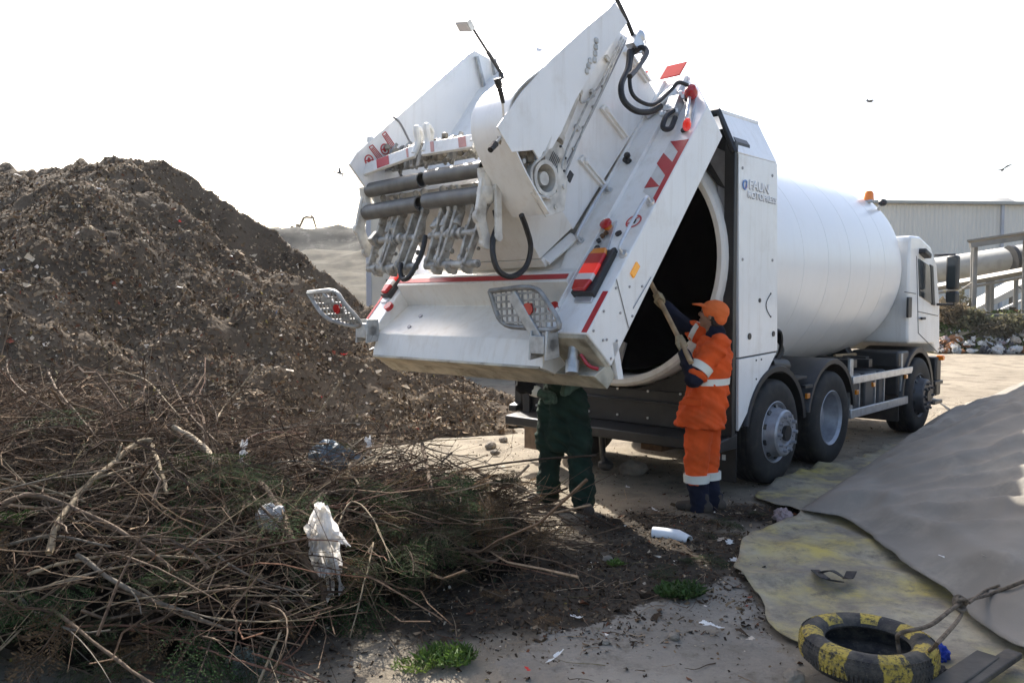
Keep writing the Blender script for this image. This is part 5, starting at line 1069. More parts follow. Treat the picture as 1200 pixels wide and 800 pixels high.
gspots = [(235, 545), (150, 560), (95, 545), (330, 545), (440, 535), (470, 545), (495, 550), (515, 575), (540, 580), (410, 585), (430, 610), (460, 615), (380, 575), (290, 610), (260, 600), (225, 610), (245, 590), (190, 575), (25, 560), (75, 560), (420, 640), (500, 660), (540, 670), (350, 720), (20, 690), (130, 760), (60, 760), (180, 750), (60, 600), (205, 560), (215, 590), (190, 545), (235, 575), (250, 545), (120, 585), (40, 530), (140, 500), (290, 545), (300, 580), (450, 565), (480, 560), (500, 575), (430, 550), (395, 560), (520, 590), (470, 590), (540, 600), (345, 560), (410, 600), (560, 620), (90, 700), (160, 720), (35, 745), (250, 740), (310, 720), (520, 640), (450, 680), (560, 655), (70, 780), (200, 780), (380, 560), (330, 620), (10, 500), (350, 690), (480, 640)]
def on_brush(px, py, lift=.0):
    r = ray(px, py)
    for t in np.arange(1.5, 8, .03):
        p = O + r * t
        if p.z < float(brush_z(np.array([p.x]), np.array([p.y]))[0]) + lift and p.z < 1.2: return p
        if p.z < .02: return p
    return O + r * 6
gspots += [(20 + 47 * (k % 12) + (k * 13) % 30, 620 + 38 * (k // 12) + (k * 7) % 20) for k in range(0, 48, 2) if 20 + 47 * (k % 12) < 560 - max(0, (620 + 38 * (k // 12)) - 660) * 1.6]
for i, (x, y) in enumerate(gspots):
    if abs(x - 385) < 45 and 585 < y < 700: continue
    p = on_brush(x, y, .02); brown = (x > 440 and i % 2) or i % 5 == 0; key = ('b%d' % (i % 3)) if brown else 'g%d' % (i % 4)
    put('conifer_branch', FR[key], p, (rng.uniform(-.6, .6), rng.uniform(-.5, .7), rng.uniform(0, 6.28)), rng.uniform(.55, 1.05), 'dry brown conifer frond caught in the brushwood' if brown else 'dark green conifer frond lying among the cut twigs', 'conifer branch', 'brown conifer fronds in the brushwood' if brown else 'green conifer fronds in the brushwood')
for i, (x, y) in enumerate([(600, 605), (585, 590), (570, 585), (605, 640), (545, 575), (590, 660), (560, 640), (530, 660), (600, 575), (575, 565), (555, 560), (610, 590), (590, 630), (570, 650), (545, 660), (600, 655), (580, 610), (520, 560), (500, 600), (560, 610), (535, 620), (610, 610)]):
    p = on_brush(x, y, .02); put('conifer_branch', FR['b%d' % (i % 3)], p, (rng.uniform(-.6, .6), rng.uniform(-.9, .2), rng.uniform(-.8, 1.8)), rng.uniform(.5, .9), 'dry brown conifer frond caught in the brushwood', 'conifer branch', 'brown conifer fronds in the brushwood')
for i in range(44):                     # dark bulk of conifer cuttings at the right end
    x, y = 425 + 195 * ((i * .618) % 1), 540 + 130 * ((i * .381) % 1)
    if x > 585 and y < 575: continue
    p = on_brush(x, y, .04); g_ = i % 3 > 0
    put('conifer_branch', FR['g%d' % (i % 4) if g_ else 'b%d' % (i % 3)], p, (rng.uniform(-.7, .7), rng.uniform(-.6, .6), rng.uniform(0, 6.28)), rng.uniform(.55, .95), 'dark green conifer frond lying among the cut twigs' if g_ else 'dry brown conifer frond caught in the brushwood', 'conifer branch', 'green conifer fronds in the brushwood' if g_ else 'brown conifer fronds in the brushwood')
p = on_brush(285, 752, .08); put('conifer_branch', FR['s0'], p + Vector((0, -.05, .03)), (.3, .9, -1.2), .62, 'silvery grey drooping conifer tip at the foot of the brushwood', 'conifer branch')
# individual thicker branches, traced where the photograph shows them
def branch(pts, r0, r1, col, label, group=None, side=3, d=None):
    r0 *= .68; r1 *= .68; vs, qs, cs, o_ = [], [], [], 0; P3 = []
    for x, y, dd in pts:
        h_ = on_brush(x, y, .03); P3.append(Y(x, y, min(dd, h_.y)) if h_.z > .06 else Y(x, y, dd))
    pth = np.array([tuple(p) for p in smooth_path(P3, 5)]); k = len(pth); pth[1:-1] += rng.normal(size=(k - 2, 3)) * r0 * .18
    rad = np.linspace(r0, r1, k) * (1 + .12 * np.sin(np.arange(k) * 1.7)); todo = [(pth, rad)]
    for i in range(side):
        a = rng.integers(k // 4, k - 2); dr = pth[min(a + 2, k - 1)] - pth[a]; dr /= np.linalg.norm(dr) + 1e-9; dr = dr + rng.normal(size=3) * .6; ln = rng.uniform(.12, .4); s = np.linspace(0, 1, 5)[:, None]; todo.append((pth[a] + dr * ln * s + rng.normal(size=3) * .12 * ln * s ** 2, np.linspace(rad[a] * .55, rad[a] * .2, 5)))
    for pp, rr in todo:
        c = np.array([[*col, 1.]]); a, b, c = np_tubes(pp[None], rr[None], 8, c); idx = np.arange(len(a)).reshape(-1, 8); vs.append(a); qs.append(b + o_); cs.append(c); 
        for e in (idx[0], idx[-1]): qs.append(np.array([[e[0], e[1], e[2], e[3]], [e[0], e[3], e[4], e[7]], [e[4], e[5], e[6], e[7]]]) + o_)
        o_ += len(a)
    o = np_mesh('branch', np.concatenate(vs), np.concatenate(qs), ['bark'], True, None, np.concatenate(cs)); return tag(o, label, 'branch', group)
TAN, BRN, GRY, RED, PALE = (.25, .195, .125), (.13, .092, .062), (.15, .128, .10), (.15, .078, .052), (.36, .29, .20)
branch([(57, 648, 4.7), (68, 612, 4.75), (95, 575, 4.85), (130, 545, 5.0), (158, 520, 5.1), (178, 515, 5.2)], .026, .018, TAN, 'thick pale curved branch arching up with a cut lower end, left of the brushwood')
branch([(176, 518, 5.15), (185, 540, 5.1), (193, 565, 5.0), (195, 578, 4.95)], .019, .014, TAN, 'short pale branch bent straight down from the arching branch', None, 0)
branch([(203, 500, 5.6), (225, 512, 5.5), (243, 528, 5.4), (252, 546, 5.3)], .024, .029, PALE, 'stubby branch with a pale bare cut end pointing down right', None, 0)
branch([(186, 378, 6.0), (188, 400, 6.0), (196, 425, 6.0), (203, 450, 5.95), (222, 485, 5.9), (258, 522, 5.8)], .009, .013, BRN, 'tall thin upright twig rising highest out of the brushwood', None, 5)
branch([(304, 426, 6.0), (285, 450, 5.95), (262, 478, 5.9), (255, 490, 5.9)], .008, .010, TAN, 'thin twig sticking up right of the tall upright twig', None, 1)
branch([(13, 418, 5.9), (8, 430, 5.8), (18, 450, 5.6), (45, 470, 5.5), (80, 488, 5.4)], .009, .007, BRN, 'forked twig rising at the left border of the picture', None, 4)
branch([(55, 433, 6.0), (70, 460, 5.9), (95, 490, 5.7), (115, 515, 5.5)], .013, .009, BRN, 'dark leaning stick crossing down from the crest of the brushwood', None, 2)
branch([(130, 432, 6.1), (170, 445, 6.1), (195, 470, 6.0), (212, 490, 5.9)], .010, .006, TAN, 'thin arching twig over the crest left of the tall upright twig', None, 3)
branch([(300, 560, 5.2), (330, 600, 4.9), (345, 640, 4.7), (378, 690, 4.5), (372, 724, 4.35)], .030, .024, BRN, 'dark trunk like branch hanging in front of the white plastic bag', None, 2)
branch([(365, 592, 5.5), (385, 577, 5.5), (420, 575, 5.5), (460, 585, 5.4), (500, 610, 5.3), (525, 640, 5.2)], .015, .008, BRN, 'long brown branch bowed over beside the white plastic bag', None, 3)
branch([(0, 592, 4.2), (40, 580, 4.4), (110, 605, 4.5), (175, 645, 4.5), (230, 690, 4.3)], .022, .013, BRN, 'long brown branch running down from the left border', None, 3)
branch([(0, 560, 4.6), (50, 572, 4.7), (100, 588, 4.8)], .010, .008, TAN, 'straight pale stick poking in at the left border', None, 1)
branch([(32, 673, 4.0), (80, 658, 4.1), (150, 650, 4.3), (240, 655, 4.5)], .013, .009, TAN, 'pale cut stick lying level across the middle of the twigs', None, 2)
branch([(90, 650, 4.1), (150, 690, 3.9), (230, 722, 3.8), (272, 742, 3.75)], .018, .011, GRY, 'grey knotted branch slanting towards the silvery conifer tip', None, 3)
branch([(148, 737, 3.7), (200, 745, 3.7), (262, 768, 3.6), (360, 797, 3.6)], .010, .007, RED, 'reddish brown stick low at the front of the brushwood', None, 2)
branch([(60, 712, 3.75), (140, 775, 3.4), (200, 815, 3.25)], .012, .010, BRN, 'dark brown branch in the deep shade at the bottom border', None, 1)
branch([(330, 738, 3.75), (318, 765, 3.65), (303, 800, 3.55)], .008, .010, TAN, 'pale twig slanting down at the foot of the brushwood', None, 1)
branch([(295, 765, 3.6), (340, 780, 3.6), (380, 800, 3.6)], .006, .005, RED, 'thin orange brown twig on the dirt beside the silvery conifer tip', None, 1)
branch([(495, 520, 6.2), (502, 552, 6.1), (505, 575, 6.0)], .020, .024, BRN, 'thick dark stub standing upright at the right end of the crest', None, 2)
branch([(465, 490, 6.3), (450, 520, 6.2), (430, 555, 6.0)], .008, .010, TAN, 'thin twig leaning left of the thick dark stub', None, 2)
branch([(400, 445, 6.6), (380, 475, 6.5), (365, 500, 6.4)], .007, .008, TAN, 'thin twig leaning on the compost below the red rag', None, 3)
branch([(300, 545, 5.5), (345, 540, 5.6), (400, 542, 5.7), (480, 530, 5.8)], .009, .005, GRY, 'long straight twig lying level below the grey blue bag', None, 3)
branch([(540, 640, 5.4), (575, 658, 5.3), (592, 640, 5.3), (588, 622, 5.3)], .014, .018, BRN, 'hooked branch curling up at the right end of the brushwood', None, 1)
branch([(610, 640, 5.8), (640, 632, 5.7), (660, 615, 5.7)], .007, .004, BRN, 'twig lying on the sandy ground pointing at the man in green', None, 2)
branch([(645, 632, 5.6), (675, 638, 5.55), (702, 646, 5.5)], .007, .005, BRN, 'thin stick lying on the sunny dirt in front of the man in green', None, 1)
branch([(625, 680, 5.05), (655, 684, 5.0), (680, 690, 4.95)], .006, .005, BRN, 'thin stick lying on the shaded dark mulch', None, 1)
branch([(0, 640, 3.9), (60, 628, 4.1), (130, 640, 4.3)], .012, .008, GRY, 'grey stick level near the left border below the arching branch', None, 2)
lab = 'bare brown cut branch tangled in the brushwood'
for i in range(46):
    x, y = rng.uniform(0, 470), rng.uniform(500, 760)
    p = on_brush(x, y, .03)
    if p.z < .1: continue
    ln = rng.uniform(.5, 1.3); a = rng.normal(-.4, .9); e = rng.uniform(-.2, .3); dv = Vector((math.cos(a) * math.cos(e), math.sin(a) * math.cos(e) * .7, math.sin(e))) * ln / 2
    side = Vector((rng.normal(), rng.normal(), rng.normal())) * .1 * ln
    pts3 = [p - dv, p - dv * .4 + side, p + dv * .4 + side * .8, p + dv]
    px = [((600 + F * q_.x / (CP * q_.y - SP * (q_.z - CAMZ))), (400 - F * (SP * q_.y + CP * (q_.z - CAMZ)) / (CP * q_.y - SP * (q_.z - CAMZ))), q_.y) for q_ in pts3]
    branch(px, rng.uniform(.005, .012), rng.uniform(.003, .005), [TAN, BRN, GRY, BRN, BRN, RED, TAN][i % 7], lab, 'cut branches tangled in the brushwood', 3)
# ------------------------------------------------------------------ crumpled plastic
def scrap(name, material, c, size, label, cat, seed, h=.35, rot=None, group=None):
    """thin torn sheet: ragged outline, sharp creases, curled edges"""
    g = np.random.default_rng(seed); n = 22; a = np.linspace(-1, 1, n); X, Yv = np.meshgrid(a, a); th = np.arctan2(Yv, X); rr = np.hypot(X, Yv)
    edge = .72 + .22 * np.sin(th * 2 + seed) + .16 * np.sin(th * 5 + seed * 2) + .10 * np.sin(th * 9 + seed * 3.1); idx = np.arange(n * n).reshape(n, n)
    Z = np.zeros_like(X)
    for k in range(6):
        q_ = g.uniform(0, 6.28); o_ = g.uniform(-.5, .5); Z += np.abs(X * math.cos(q_) + Yv * math.sin(q_) - o_) * g.uniform(-.5, .55)
    Z += .35 * fbm(X * 2 + seed, Yv * 2, seed, 3) + .35 * rr ** 2 * g.uniform(0, 1); Z = (Z - Z.min()) / (np.ptp(Z) + 1e-9)
    sx, sy = size[0], size[1]; v = np.stack([X * sx * (1 - .25 * Z), Yv * sy * (1 - .25 * Z), Z * h * (sx + sy) * .5], -1).reshape(-1, 3)
    q = np.stack([idx[:-1, :-1], idx[:-1, 1:], idx[1:, 1:], idx[1:, :-1]], -1).reshape(-1, 4); keep = (rr < edge).ravel(); q = q[keep[q].all(1)]; used = np.unique(q); mp = np.full(n * n, -1); mp[used] = np.arange(len(used))
    o = np_mesh(name, v[used], mp[q], [material], False); o.location = c; o.rotation_euler = rot or (g.uniform(-.2, .2), g.uniform(-.2, .2), g.uniform(0, 6.28)); return tag(o, label, cat, group)
def crumple(name, material, c, sz, label, cat, seed, amp=.35, rot=0, group=None, sub=4, shape=None):
    bm = bmesh.new(); bmesh.ops.create_icosphere(bm, subdivisions=sub, radius=1); co = np.array([v.co[:] for v in bm.verts])
    r = 1 + amp * (1.2 - 2.2 * np.abs(fbm(co[:, 0] * 1.6 + seed, co[:, 1] * 1.6 + co[:, 2] * 1.3, seed, 4))) + amp * .5 * fbm(co[:, 2] * 3 + seed, co[:, 0] * 3 - co[:, 1] * 2, seed + 3, 3)
    r = r - amp * .30 * np.abs(fbm(co[:, 0] * 5 + seed, co[:, 1] * 5 + co[:, 2] * 4, seed + 9, 3))
    co = co * r[:, None]
    if shape is not None: co = shape(co)
    co = co * np.array(sz)
    for v, x in zip(bm.verts, co): v.co = x
    me = bpy.data.meshes.new(name); bm.to_mesh(me); bm.free(); me.materials.append(M[material]); me.polygons.foreach_set('use_smooth', [False] * len(me.polygons))
    o = bpy.data.objects.new(name, me); COL.objects.link(o); o.location = c; o.rotation_euler = (0, 0, rot); return tag(o, label, cat, group)
def film(name, col, tr=.35, rough=.5):
    m, nt, b = newmat(name); N = nt.nodes; K = nt.links; b.inputs['Base Color'].default_value = (*col, 1); b.inputs['Roughness'].default_value = rough
    t = N.new('ShaderNodeBsdfTranslucent'); t.inputs['Color'].default_value = (*col, 1); x = N.new('ShaderNodeMixShader'); x.inputs[0].default_value = tr; K.new(b.outputs[0], x.inputs[1]); K.new(t.outputs[0], x.inputs[2]); K.new(x.outputs[0], N['Material Output'].inputs['Surface']); return m
M['bagwhite'] = film('bag_white', (.76, .74, .71), .45); M['bagblue'] = film('bag_blue_grey', (.20, .25, .28)); M['bagclear'] = film('bag_clear', (.50, .51, .52), .4); M['baggrey'] = film('bag_grey', (.42, .43, .42)); M['bagblack'] = film('bag_black', (.03, .03, .035), .1); M['bagorange'] = film('bag_orange', (.55, .22, .06)); M['bagpink'] = film('bag_pink', (.6, .36, .36)); M['bagbeige'] = film('bag_beige', (.60, .52, .42)); M['clothred'] = film('red_cloth', (.55, .03, .025), .25, .8); M['clothblue'] = film('blue_cloth', (.03, .07, .42), .25, .7); M['paper'] = film('paper', (.74, .73, .69), .2, .8); M['clothgrey'] = mat('dark_strap', (.035, .032, .03), .9, 0, .2, 9, dirt=.3, dscale=9)
def bagshape(c):
    c = c.copy(); u = c[:, 2]; c[:, 0] = c[:, 0] * (.55 + .35 * np.sin(u * 2.2 + .6) ** 2) - .55 * u + .35 * np.sin(u * 3.0); c[:, 1] *= .7; return c
# limp torn bag: several creased strips of film hanging from one snagged point
by_ = min(4.55, on_brush(384, 640).y) - .16; g_ = np.random.default_rng(5); bvs, bqs, bo = [], [], 0
for k, (x0, y0, x1, y1, wd) in enumerate([(376, 590, 366, 640, .075), (374, 588, 384, 640, .09), (378, 592, 396, 636, .07), (380, 620, 398, 668, .10), (372, 625, 380, 672, .09), (384, 640, 402, 690, .06), (368, 632, 372, 676, .05), (390, 618, 408, 640, .06), (386, 650, 388, 700, .05), (360, 615, 372, 650, .05)]):
    a, b = Y(x0, y0, by_ + g_.uniform(-.03, .03)), Y(x1, y1, by_ + g_.uniform(-.07, .05)); nu, nw = 16, 10; uu, ww = np.meshgrid(np.linspace(0, 1, nu), np.linspace(-1, 1, nw), indexing='ij')
    wid = wd * (.35 + .8 * np.sin(uu * 2.6 + .35)) * (1 + .35 * vn(uu * 6 + k * 3, ww * .5 + k, 5 + k)); zz = .05 * np.abs(vn(uu * 3 + k * 7, ww * 1.6, 31 + k)) * 4 - .03 + .035 * (np.abs(((ww * 2.2 + uu * 1.3 + k) % 1) - .5))
    ca, sa_ = math.cos(g_.uniform(-.9, .9)), math.sin(g_.uniform(-.9, .9)); px_ = a.x + (b.x - a.x) * uu + ww * wid * .5 * ca; py_ = a.y + (b.y - a.y) * uu - zz + ww * wid * .5 * sa_; pz_ = a.z + (b.z - a.z) * uu + .02 * vn(uu * 4, ww * 2 + k, 61 + k) + (.02 * vn(ww * 4 + k, uu, 71) * (uu > .9))
    bvs.append(np.stack([px_, py_, pz_], -1).reshape(-1, 3)); ix = np.arange(nu * nw).reshape(nu, nw) + bo; bqs.append(np.stack([ix[:-1, :-1], ix[:-1, 1:], ix[1:, 1:], ix[1:, :-1]], -1).reshape(-1, 4)); bo += nu * nw
o = np_mesh('plastic_bag', np.concatenate(bvs), np.concatenate(bqs), ['bagwhite'], False); tag(o, 'large limp torn white plastic bag snagged on the front of the brushwood', 'plastic bag')
crumple('plastic_bag', 'bagclear', Y(318, 606, min(4.9, on_brush(318, 606).y)), (.060, .05, .056), 'small round pale plastic bag left of the large white bag', 'plastic bag', 9, .4, .3)
crumple('plastic_bag', 'bagblue', Y(386, 536, min(5.85, on_brush(386, 536).y)), (.085, .07, .075), 'grey blue plastic bag half buried on the crest of the brushwood', 'plastic bag', 14, .6)
scrap('plastic_shred', 'bagblue', Y(412, 535, min(5.9, on_brush(412, 535).y - .03)), (.12, .07), 'pale blue grey torn shred right of the grey blue bag on the crest', 'plastic shred', 15, .6, (1.0, .2, .3))
scrap('plastic_shred', 'bagclear', Y(432, 520, min(5.9, on_brush(432, 520).y - .03)), (.05, .08), 'whitish upright torn shred at the end of the grey blue shred', 'plastic shred', 16, .6, (1.3, .2, .3))
scrap('plastic_shred', 'bagclear', Y(284, 528, min(5.6, on_brush(284, 528).y - .03)), (.05, .09), 'thin clear plastic shred near the stubby cut branch', 'plastic shred', 17, .7, (1.3, .3, .5))
def on_heap(px, py):
    r = ray(px, py)
    for t in np.arange(6, 16, .02):
        p = O + r * t
        if p.z < float(heap_z(np.array([p.x]), np.array([p.y]))[0]): return p
    return O + r * 12
scrap('red_rag', 'clothred', on_heap(405, 417) + Vector((0, -.05, .02)), (.085, .06), 'small bright red rag lying on the compost heap', 'rag', 21, .7)
scrap('paper_sheet', 'bagwhite', on_heap(441, 413) + Vector((0, -.05, .03)), (.16, .09), 'white crumpled sheet on the compost below the left foot board', 'paper', 22, .5)
for i, (x, y, mm, s, lb) in enumerate([(117, 225, 'bagwhite', .07, 'pale plastic scrap high on the compost heap near its top'), (212, 262, 'clothred', .05, 'small red scrap below the crest of the compost heap'), (212, 339, 'bagwhite', .075, 'white scrap midway down the compost heap'), (272, 303, 'bagwhite', .05, 'white scrap at the right shoulder of the compost heap'), (378, 467, 'clothred', .04, 'tiny red scrap low on the compost heap'), (366, 484, 'bagwhite', .06, 'white scrap on the compost just above the brushwood'), (22, 208, 'bagwhite', .08, 'white scrap on the left crest of the compost heap'), (75, 358, 'bagblue', .05, 'bluish scrap on the left flank of the compost heap'), (330, 395, 'bagbeige', .05, 'beige scrap on the right flank of the compost heap')]):
    scrap('litter_scrap', mm, on_heap(x, y) + Vector((0, -.04, .02)), (s * .95, s * .6), lb, 'litter', 60 + i, .8)

# twigs and bits of bark littering the ground
n = 900; x = rng.uniform(-1.6, 2.4, n); yv = rng.uniform(3.4, 7.2, n); k = rng.random(n) < .12 + .88 * soil_mask(x, yv); x, yv = x[k], yv[k]; n = len(x); c = np.stack([x, yv, gz(x, yv) + .012], -1)
p, Lg = twig_paths(c, n, 5, .05, .32, (-.06, .12), .35); p[:, :, 2] = np.maximum(p[:, :, 2], gz(p[:, :, 0], p[:, :, 1]) + .003)
a, b, cc = np_tubes(p, np.linspace(1, .4, 5)[None] * rng.uniform(.0012, .0035, n)[:, None], 4, bark_cols(n)); o = np_mesh('twig_litter', a, b, ['bark'], False, None, cc); tag(o, 'short loose twigs littering the dark mulch in front of the men', 'twigs', None, 'stuff')
# ================================================================== TARPAULINS
def tarp_grid(poly, step, fz, name, material, wob=.03, seed=90):
    pts = [(p.x, p.y) for p in poly]; xs = np.arange(min(p[0] for p in pts) - .1, max(p[0] for p in pts) + .1, step); ys = np.arange(min(p[1] for p in pts) - .1, max(p[1] for p in pts) + .1, step)
    def ins(X, Yv):
        X = X + wob * fbm(X * 3, Yv * 3, seed, 3); Yv = Yv + wob * fbm(X * 3, Yv * 3, seed + 1, 3); r = np.zeros(X.shape, bool); j = len(pts) - 1
        for i in range(len(pts)):
            c = ((pts[i][1] > Yv) != (pts[j][1] > Yv)) & (X < (pts[j][0] - pts[i][0]) * (Yv - pts[i][1]) / (pts[j][1] - pts[i][1] + 1e-9) + pts[i][0]); r ^= c; j = i
        return r
    v, q = grid_mesh(name, xs, ys, fz, None, lambda X, Yv, Z: ins(X, Yv)); used = np.unique(q); mp = np.full(len(v), -1); mp[used] = np.arange(len(used)); vv = v[used].copy(); qq = mp[q]
    e = np.concatenate([qq[:, [0, 1]], qq[:, [1, 2]], qq[:, [2, 3]], qq[:, [3, 0]]]); es = np.sort(e, 1); un, inv, cnt = np.unique(es, axis=0, return_inverse=True, return_counts=True); be = un[cnt == 1]
    for it in range(7):            # cut the stair steps of the border away
        acc = np.zeros((len(vv), 2)); num = np.zeros(len(vv)); np.add.at(acc, be[:, 0], vv[be[:, 1], :2]); np.add.at(acc, be[:, 1], vv[be[:, 0], :2]); np.add.at(num, be[:, 0], 1); np.add.at(num, be[:, 1], 1); k = num > 0; vv[k, :2] = .4 * vv[k, :2] + .6 * acc[k] / num[k][:, None]
    vv[:, 2] = fz(vv[:, 0], vv[:, 1]); bv = np.unique(be); vv[bv, 2] += .004 + .03 * np.clip(fbm(vv[bv, 0] * 2.5, vv[bv, 1] * 2.5, seed + 7, 2), 0, 1); return np_mesh(name, vv, qq, [material], True)
def yellow_mat():
    m, nt, b = newmat('yellow_tarp'); N = nt.nodes; K = nt.links; geo = N.new('ShaderNodeNewGeometry')
    def ns(sc, d=8, r=.6): n = N.new('ShaderNodeTexNoise'); n.inputs['Scale'].default_value = sc; n.inputs['Detail'].default_value = d; n.inputs['Roughness'].default_value = r; K.new(geo.outputs['Position'], n.inputs['Vector']); return n.outputs['Fac']
    def rg(x, a, c, hi=1): r = N.new('ShaderNodeMapRange'); r.inputs[1].default_value = a; r.inputs[2].default_value = c; r.inputs[4].default_value = hi; K.new(x, r.inputs[0]); return r.outputs[0]
    def mx(f, A, B):
        x = N.new('ShaderNodeMix'); x.data_type = 'RGBA'; K.new(f, x.inputs['Factor'])
        for k, v in (('A', A), ('B', B)):
            if isinstance(v, tuple): x.inputs[k].default_value = (*v, 1)
            else: K.new(v, x.inputs[k])
        return x.outputs['Result']
    c = mx(rg(ns(1.3, 7), .44, .64), (.33, .29, .20), (.42, .33, .075)); c = mx(rg(ns(2.1, 10, .72), .46, .62), c, (.19, .165, .13)); c = mx(rg(ns(6, 10, .78), .49, .68), c, (.105, .088, .066)); c = mx(rg(ns(.8, 8, .7), .50, .62, .8), c, (.15, .128, .098)); K.new(c, b.inputs['Base Color']); b.inputs['Roughness'].default_value = .75
    bp = N.new('ShaderNodeBump'); bp.inputs['Distance'].default_value = .008; K.new(ns(30, 6), bp.inputs['Height']); K.new(bp.outputs[0], b.inputs['Normal']); return m
M['ytarp'] = yellow_mat(); M['bagorange'] = film('bag_orange_brown', (.38, .17, .06)); M['bagpinkpale'] = film('pale_pink_cloth', (.34, .26, .25), .1, .8)
def yz(X, Yv): return .026 + .030 * (1 - 3.2 * np.abs(vn(X * 1.9 + Yv * .6, Yv * 1.7, 83))).clip(-.3, 1) + .035 * np.abs(fbm(X * 1.7 + Yv, Yv * 1.3, 81, 3)) + .012 * fbm(X * 5, Yv * 4, 82, 3) + np.clip(gz(X, Yv), -.01, .05)
ypoly = [G(851, 674), G(872, 690), G(905, 742), G(925, 757), G(950, 765), G(985, 800), G(1010, 860), G(1300, 860), G(1300, 640), G(1120, 500), G(1050, 520), G(1000, 541), G(955, 548), G(905, 570), G(878, 585), G(900, 596), (G(935, 605)), G(925, 612), G(880, 630), G(862, 650)]
o = tarp_grid(ypoly, .035, yz, 'yellow_tarpaulin', 'ytarp', .05); s_ = o.modifiers.new('thick', 'SOLIDIFY'); s_.thickness = .003; tag(o, 'worn muddy yellow tarpaulin spread flat on the ground under the grey one', 'tarpaulin')
M['gtarp'] = mat('grey_tarp', (.235, .213, .18), .85, 0, .10, 1.2, col2=(.175, .158, .132), dirt=1.0, dscale=1.3, dcol=(.34, .31, .255), bump=.003, bscale=160, spec=.3)
def creases(m, sc, dist):
    nt = m.node_tree; N = nt.nodes; K = nt.links; b = N['Principled BSDF']; geo = N.new('ShaderNodeNewGeometry'); nz = N.new('ShaderNodeTexNoise'); nz.noise_type = 'RIDGED_MULTIFRACTAL'; nz.inputs['Scale'].default_value = sc; nz.inputs['Detail'].default_value = 4; nz.inputs['Distortion'].default_value = .8; K.new(geo.outputs['Position'], nz.inputs['Vector'])
    bp = N.new('ShaderNodeBump'); bp.inputs['Distance'].default_value = dist; bp.inputs['Strength'].default_value = .8; K.new(nz.outputs['Fac'], bp.inputs['Height']); o = b.inputs['Normal'].links
    if o: K.new(o[0].from_socket, bp.inputs['Normal'])
    K.new(bp.outputs[0], b.inputs['Normal'])
creases(M['gtarp'], 1.5, .03); creases(M['gtarp'], 5.0, .008); creases(M['ytarp'], 2.6, .012)
# outline of the foot of the covered mound, world points
FOOT = [G(1120, 488), G(1060, 520), G(1010, 560), G(962, 590), G(930, 607), G(990, 620), G(1030, 650), G(1075, 690), G(1130, 735), G(1200, 785), G(1300, 850)]
CREST = [(1130, 487, 9.8), (1160, 474, 8.7), (1200, 456, 8.0), (1260, 440, 7.4)]
def gtz(X, Yv):
    # distance in from the near foot and the far foot
    fa = np.array([(p.x, p.y) for p in FOOT[4:]]); fb = np.array([(p.x, p.y) for p in FOOT[:5]])
    def seg(A):
        d = np.full(X.shape, 1e9)
        for a, b in zip(A[:-1], A[1:]):
            ab = b - a; t = np.clip(((X - a[0]) * ab[0] + (Yv - a[1]) * ab[1]) / (ab @ ab), 0, 1); d = np.minimum(d, np.hypot(X - a[0] - t * ab[0], Yv - a[1] - t * ab[1]))
        return d
    dn, df = seg(fa), seg(fb); near = .10 * (1 - np.exp(-dn * 5)) + .270 * dn; far = .12 * (1 - np.exp(-df * 5)) + .44 * df; h = np.minimum(near, far); k = .07; h = -k * np.log(np.exp(-near / k) + np.exp(-far / k)); h = np.maximum(h, 0)
    th = np.arctan2(Yv - 6.6, X - 2.3); rr = np.hypot(X - 2.3, Yv - 6.6)
    wx = X + .25 * fbm(X * .9, Yv * .9, 88, 3); wy = Yv + .25 * fbm(X * .9, Yv * .9, 89, 3)
    cr = lambda u, k, w: np.exp(-((u - k) / w) ** 2)
    folds = np.zeros(X.shape); thw = th + .10 * fbm(X * .7, Yv * .7, 85, 3)
    for deg, am, wd in ((-76, .05, 3.0), (-60, .035, 2.6), (-47, .055, 3.4), (-33, .04, 2.4), (-21, .06, 3.6), (-9, .035, 2.2), (2, .06, 3.2), (13, .04, 2.4), (22, .065, 2.8), (31, .045, 2.0), (38, .06, 2.0), (45, .05, 1.8)):
        t_ = R(deg); off = np.abs(thw - t_) / R(wd); folds += 1.5 * am * np.exp(-off ** 1.2) * np.clip((rr - .25) / 1.6, 0, 1) * np.exp(-np.maximum(0, rr - 3.5) * .25)
    folds += .05 * np.exp(-((dn - .28 - .05 * np.sin(th * 9)) / .08) ** 2) + .018 * fbm(X * .9, Yv * .9, 86, 3) + .026 * (1 - 4 * np.abs(vn(wx * 2.2 - wy, wy * 2.0 + wx, 91))) + .014 * (1 - 4 * np.abs(vn(wx * 5.0 + wy, wy * 4.2 - wx * 2, 92)))
    return .05 + h + folds * np.clip(dn * 2.5, 0, 1) * np.clip(df * 3, 0.1, 1) + .035 * np.exp(-(dn / .06) ** 2) + .012 * fbm(X * 6, Yv * 6, 87, 3)
gpoly = FOOT + [Vector((5.5, 2.2, 0)), Vector((9.5, 3, 0)), Vector((9.5, 10.5, 0)), Vector((6.2, 12.6, 0))]
o = tarp_grid(gpoly, .035, gtz, 'grey_tarpaulin', 'gtarp', .04, 95); s_ = o.modifiers.new('thick', 'SOLIDIFY'); s_.thickness = .006; tag(o, 'large grey brown tarpaulin draped in folds over a mound on the right', 'tarpaulin')
def on_tarp(px, py):
    r = ray(px, py)
    for t in np.arange(2.5, 12, .01):
        p = O + r * t
        if p.z < float(gtz(np.array([p.x]), np.array([p.y]))[0]): return p
    return G(px, py)
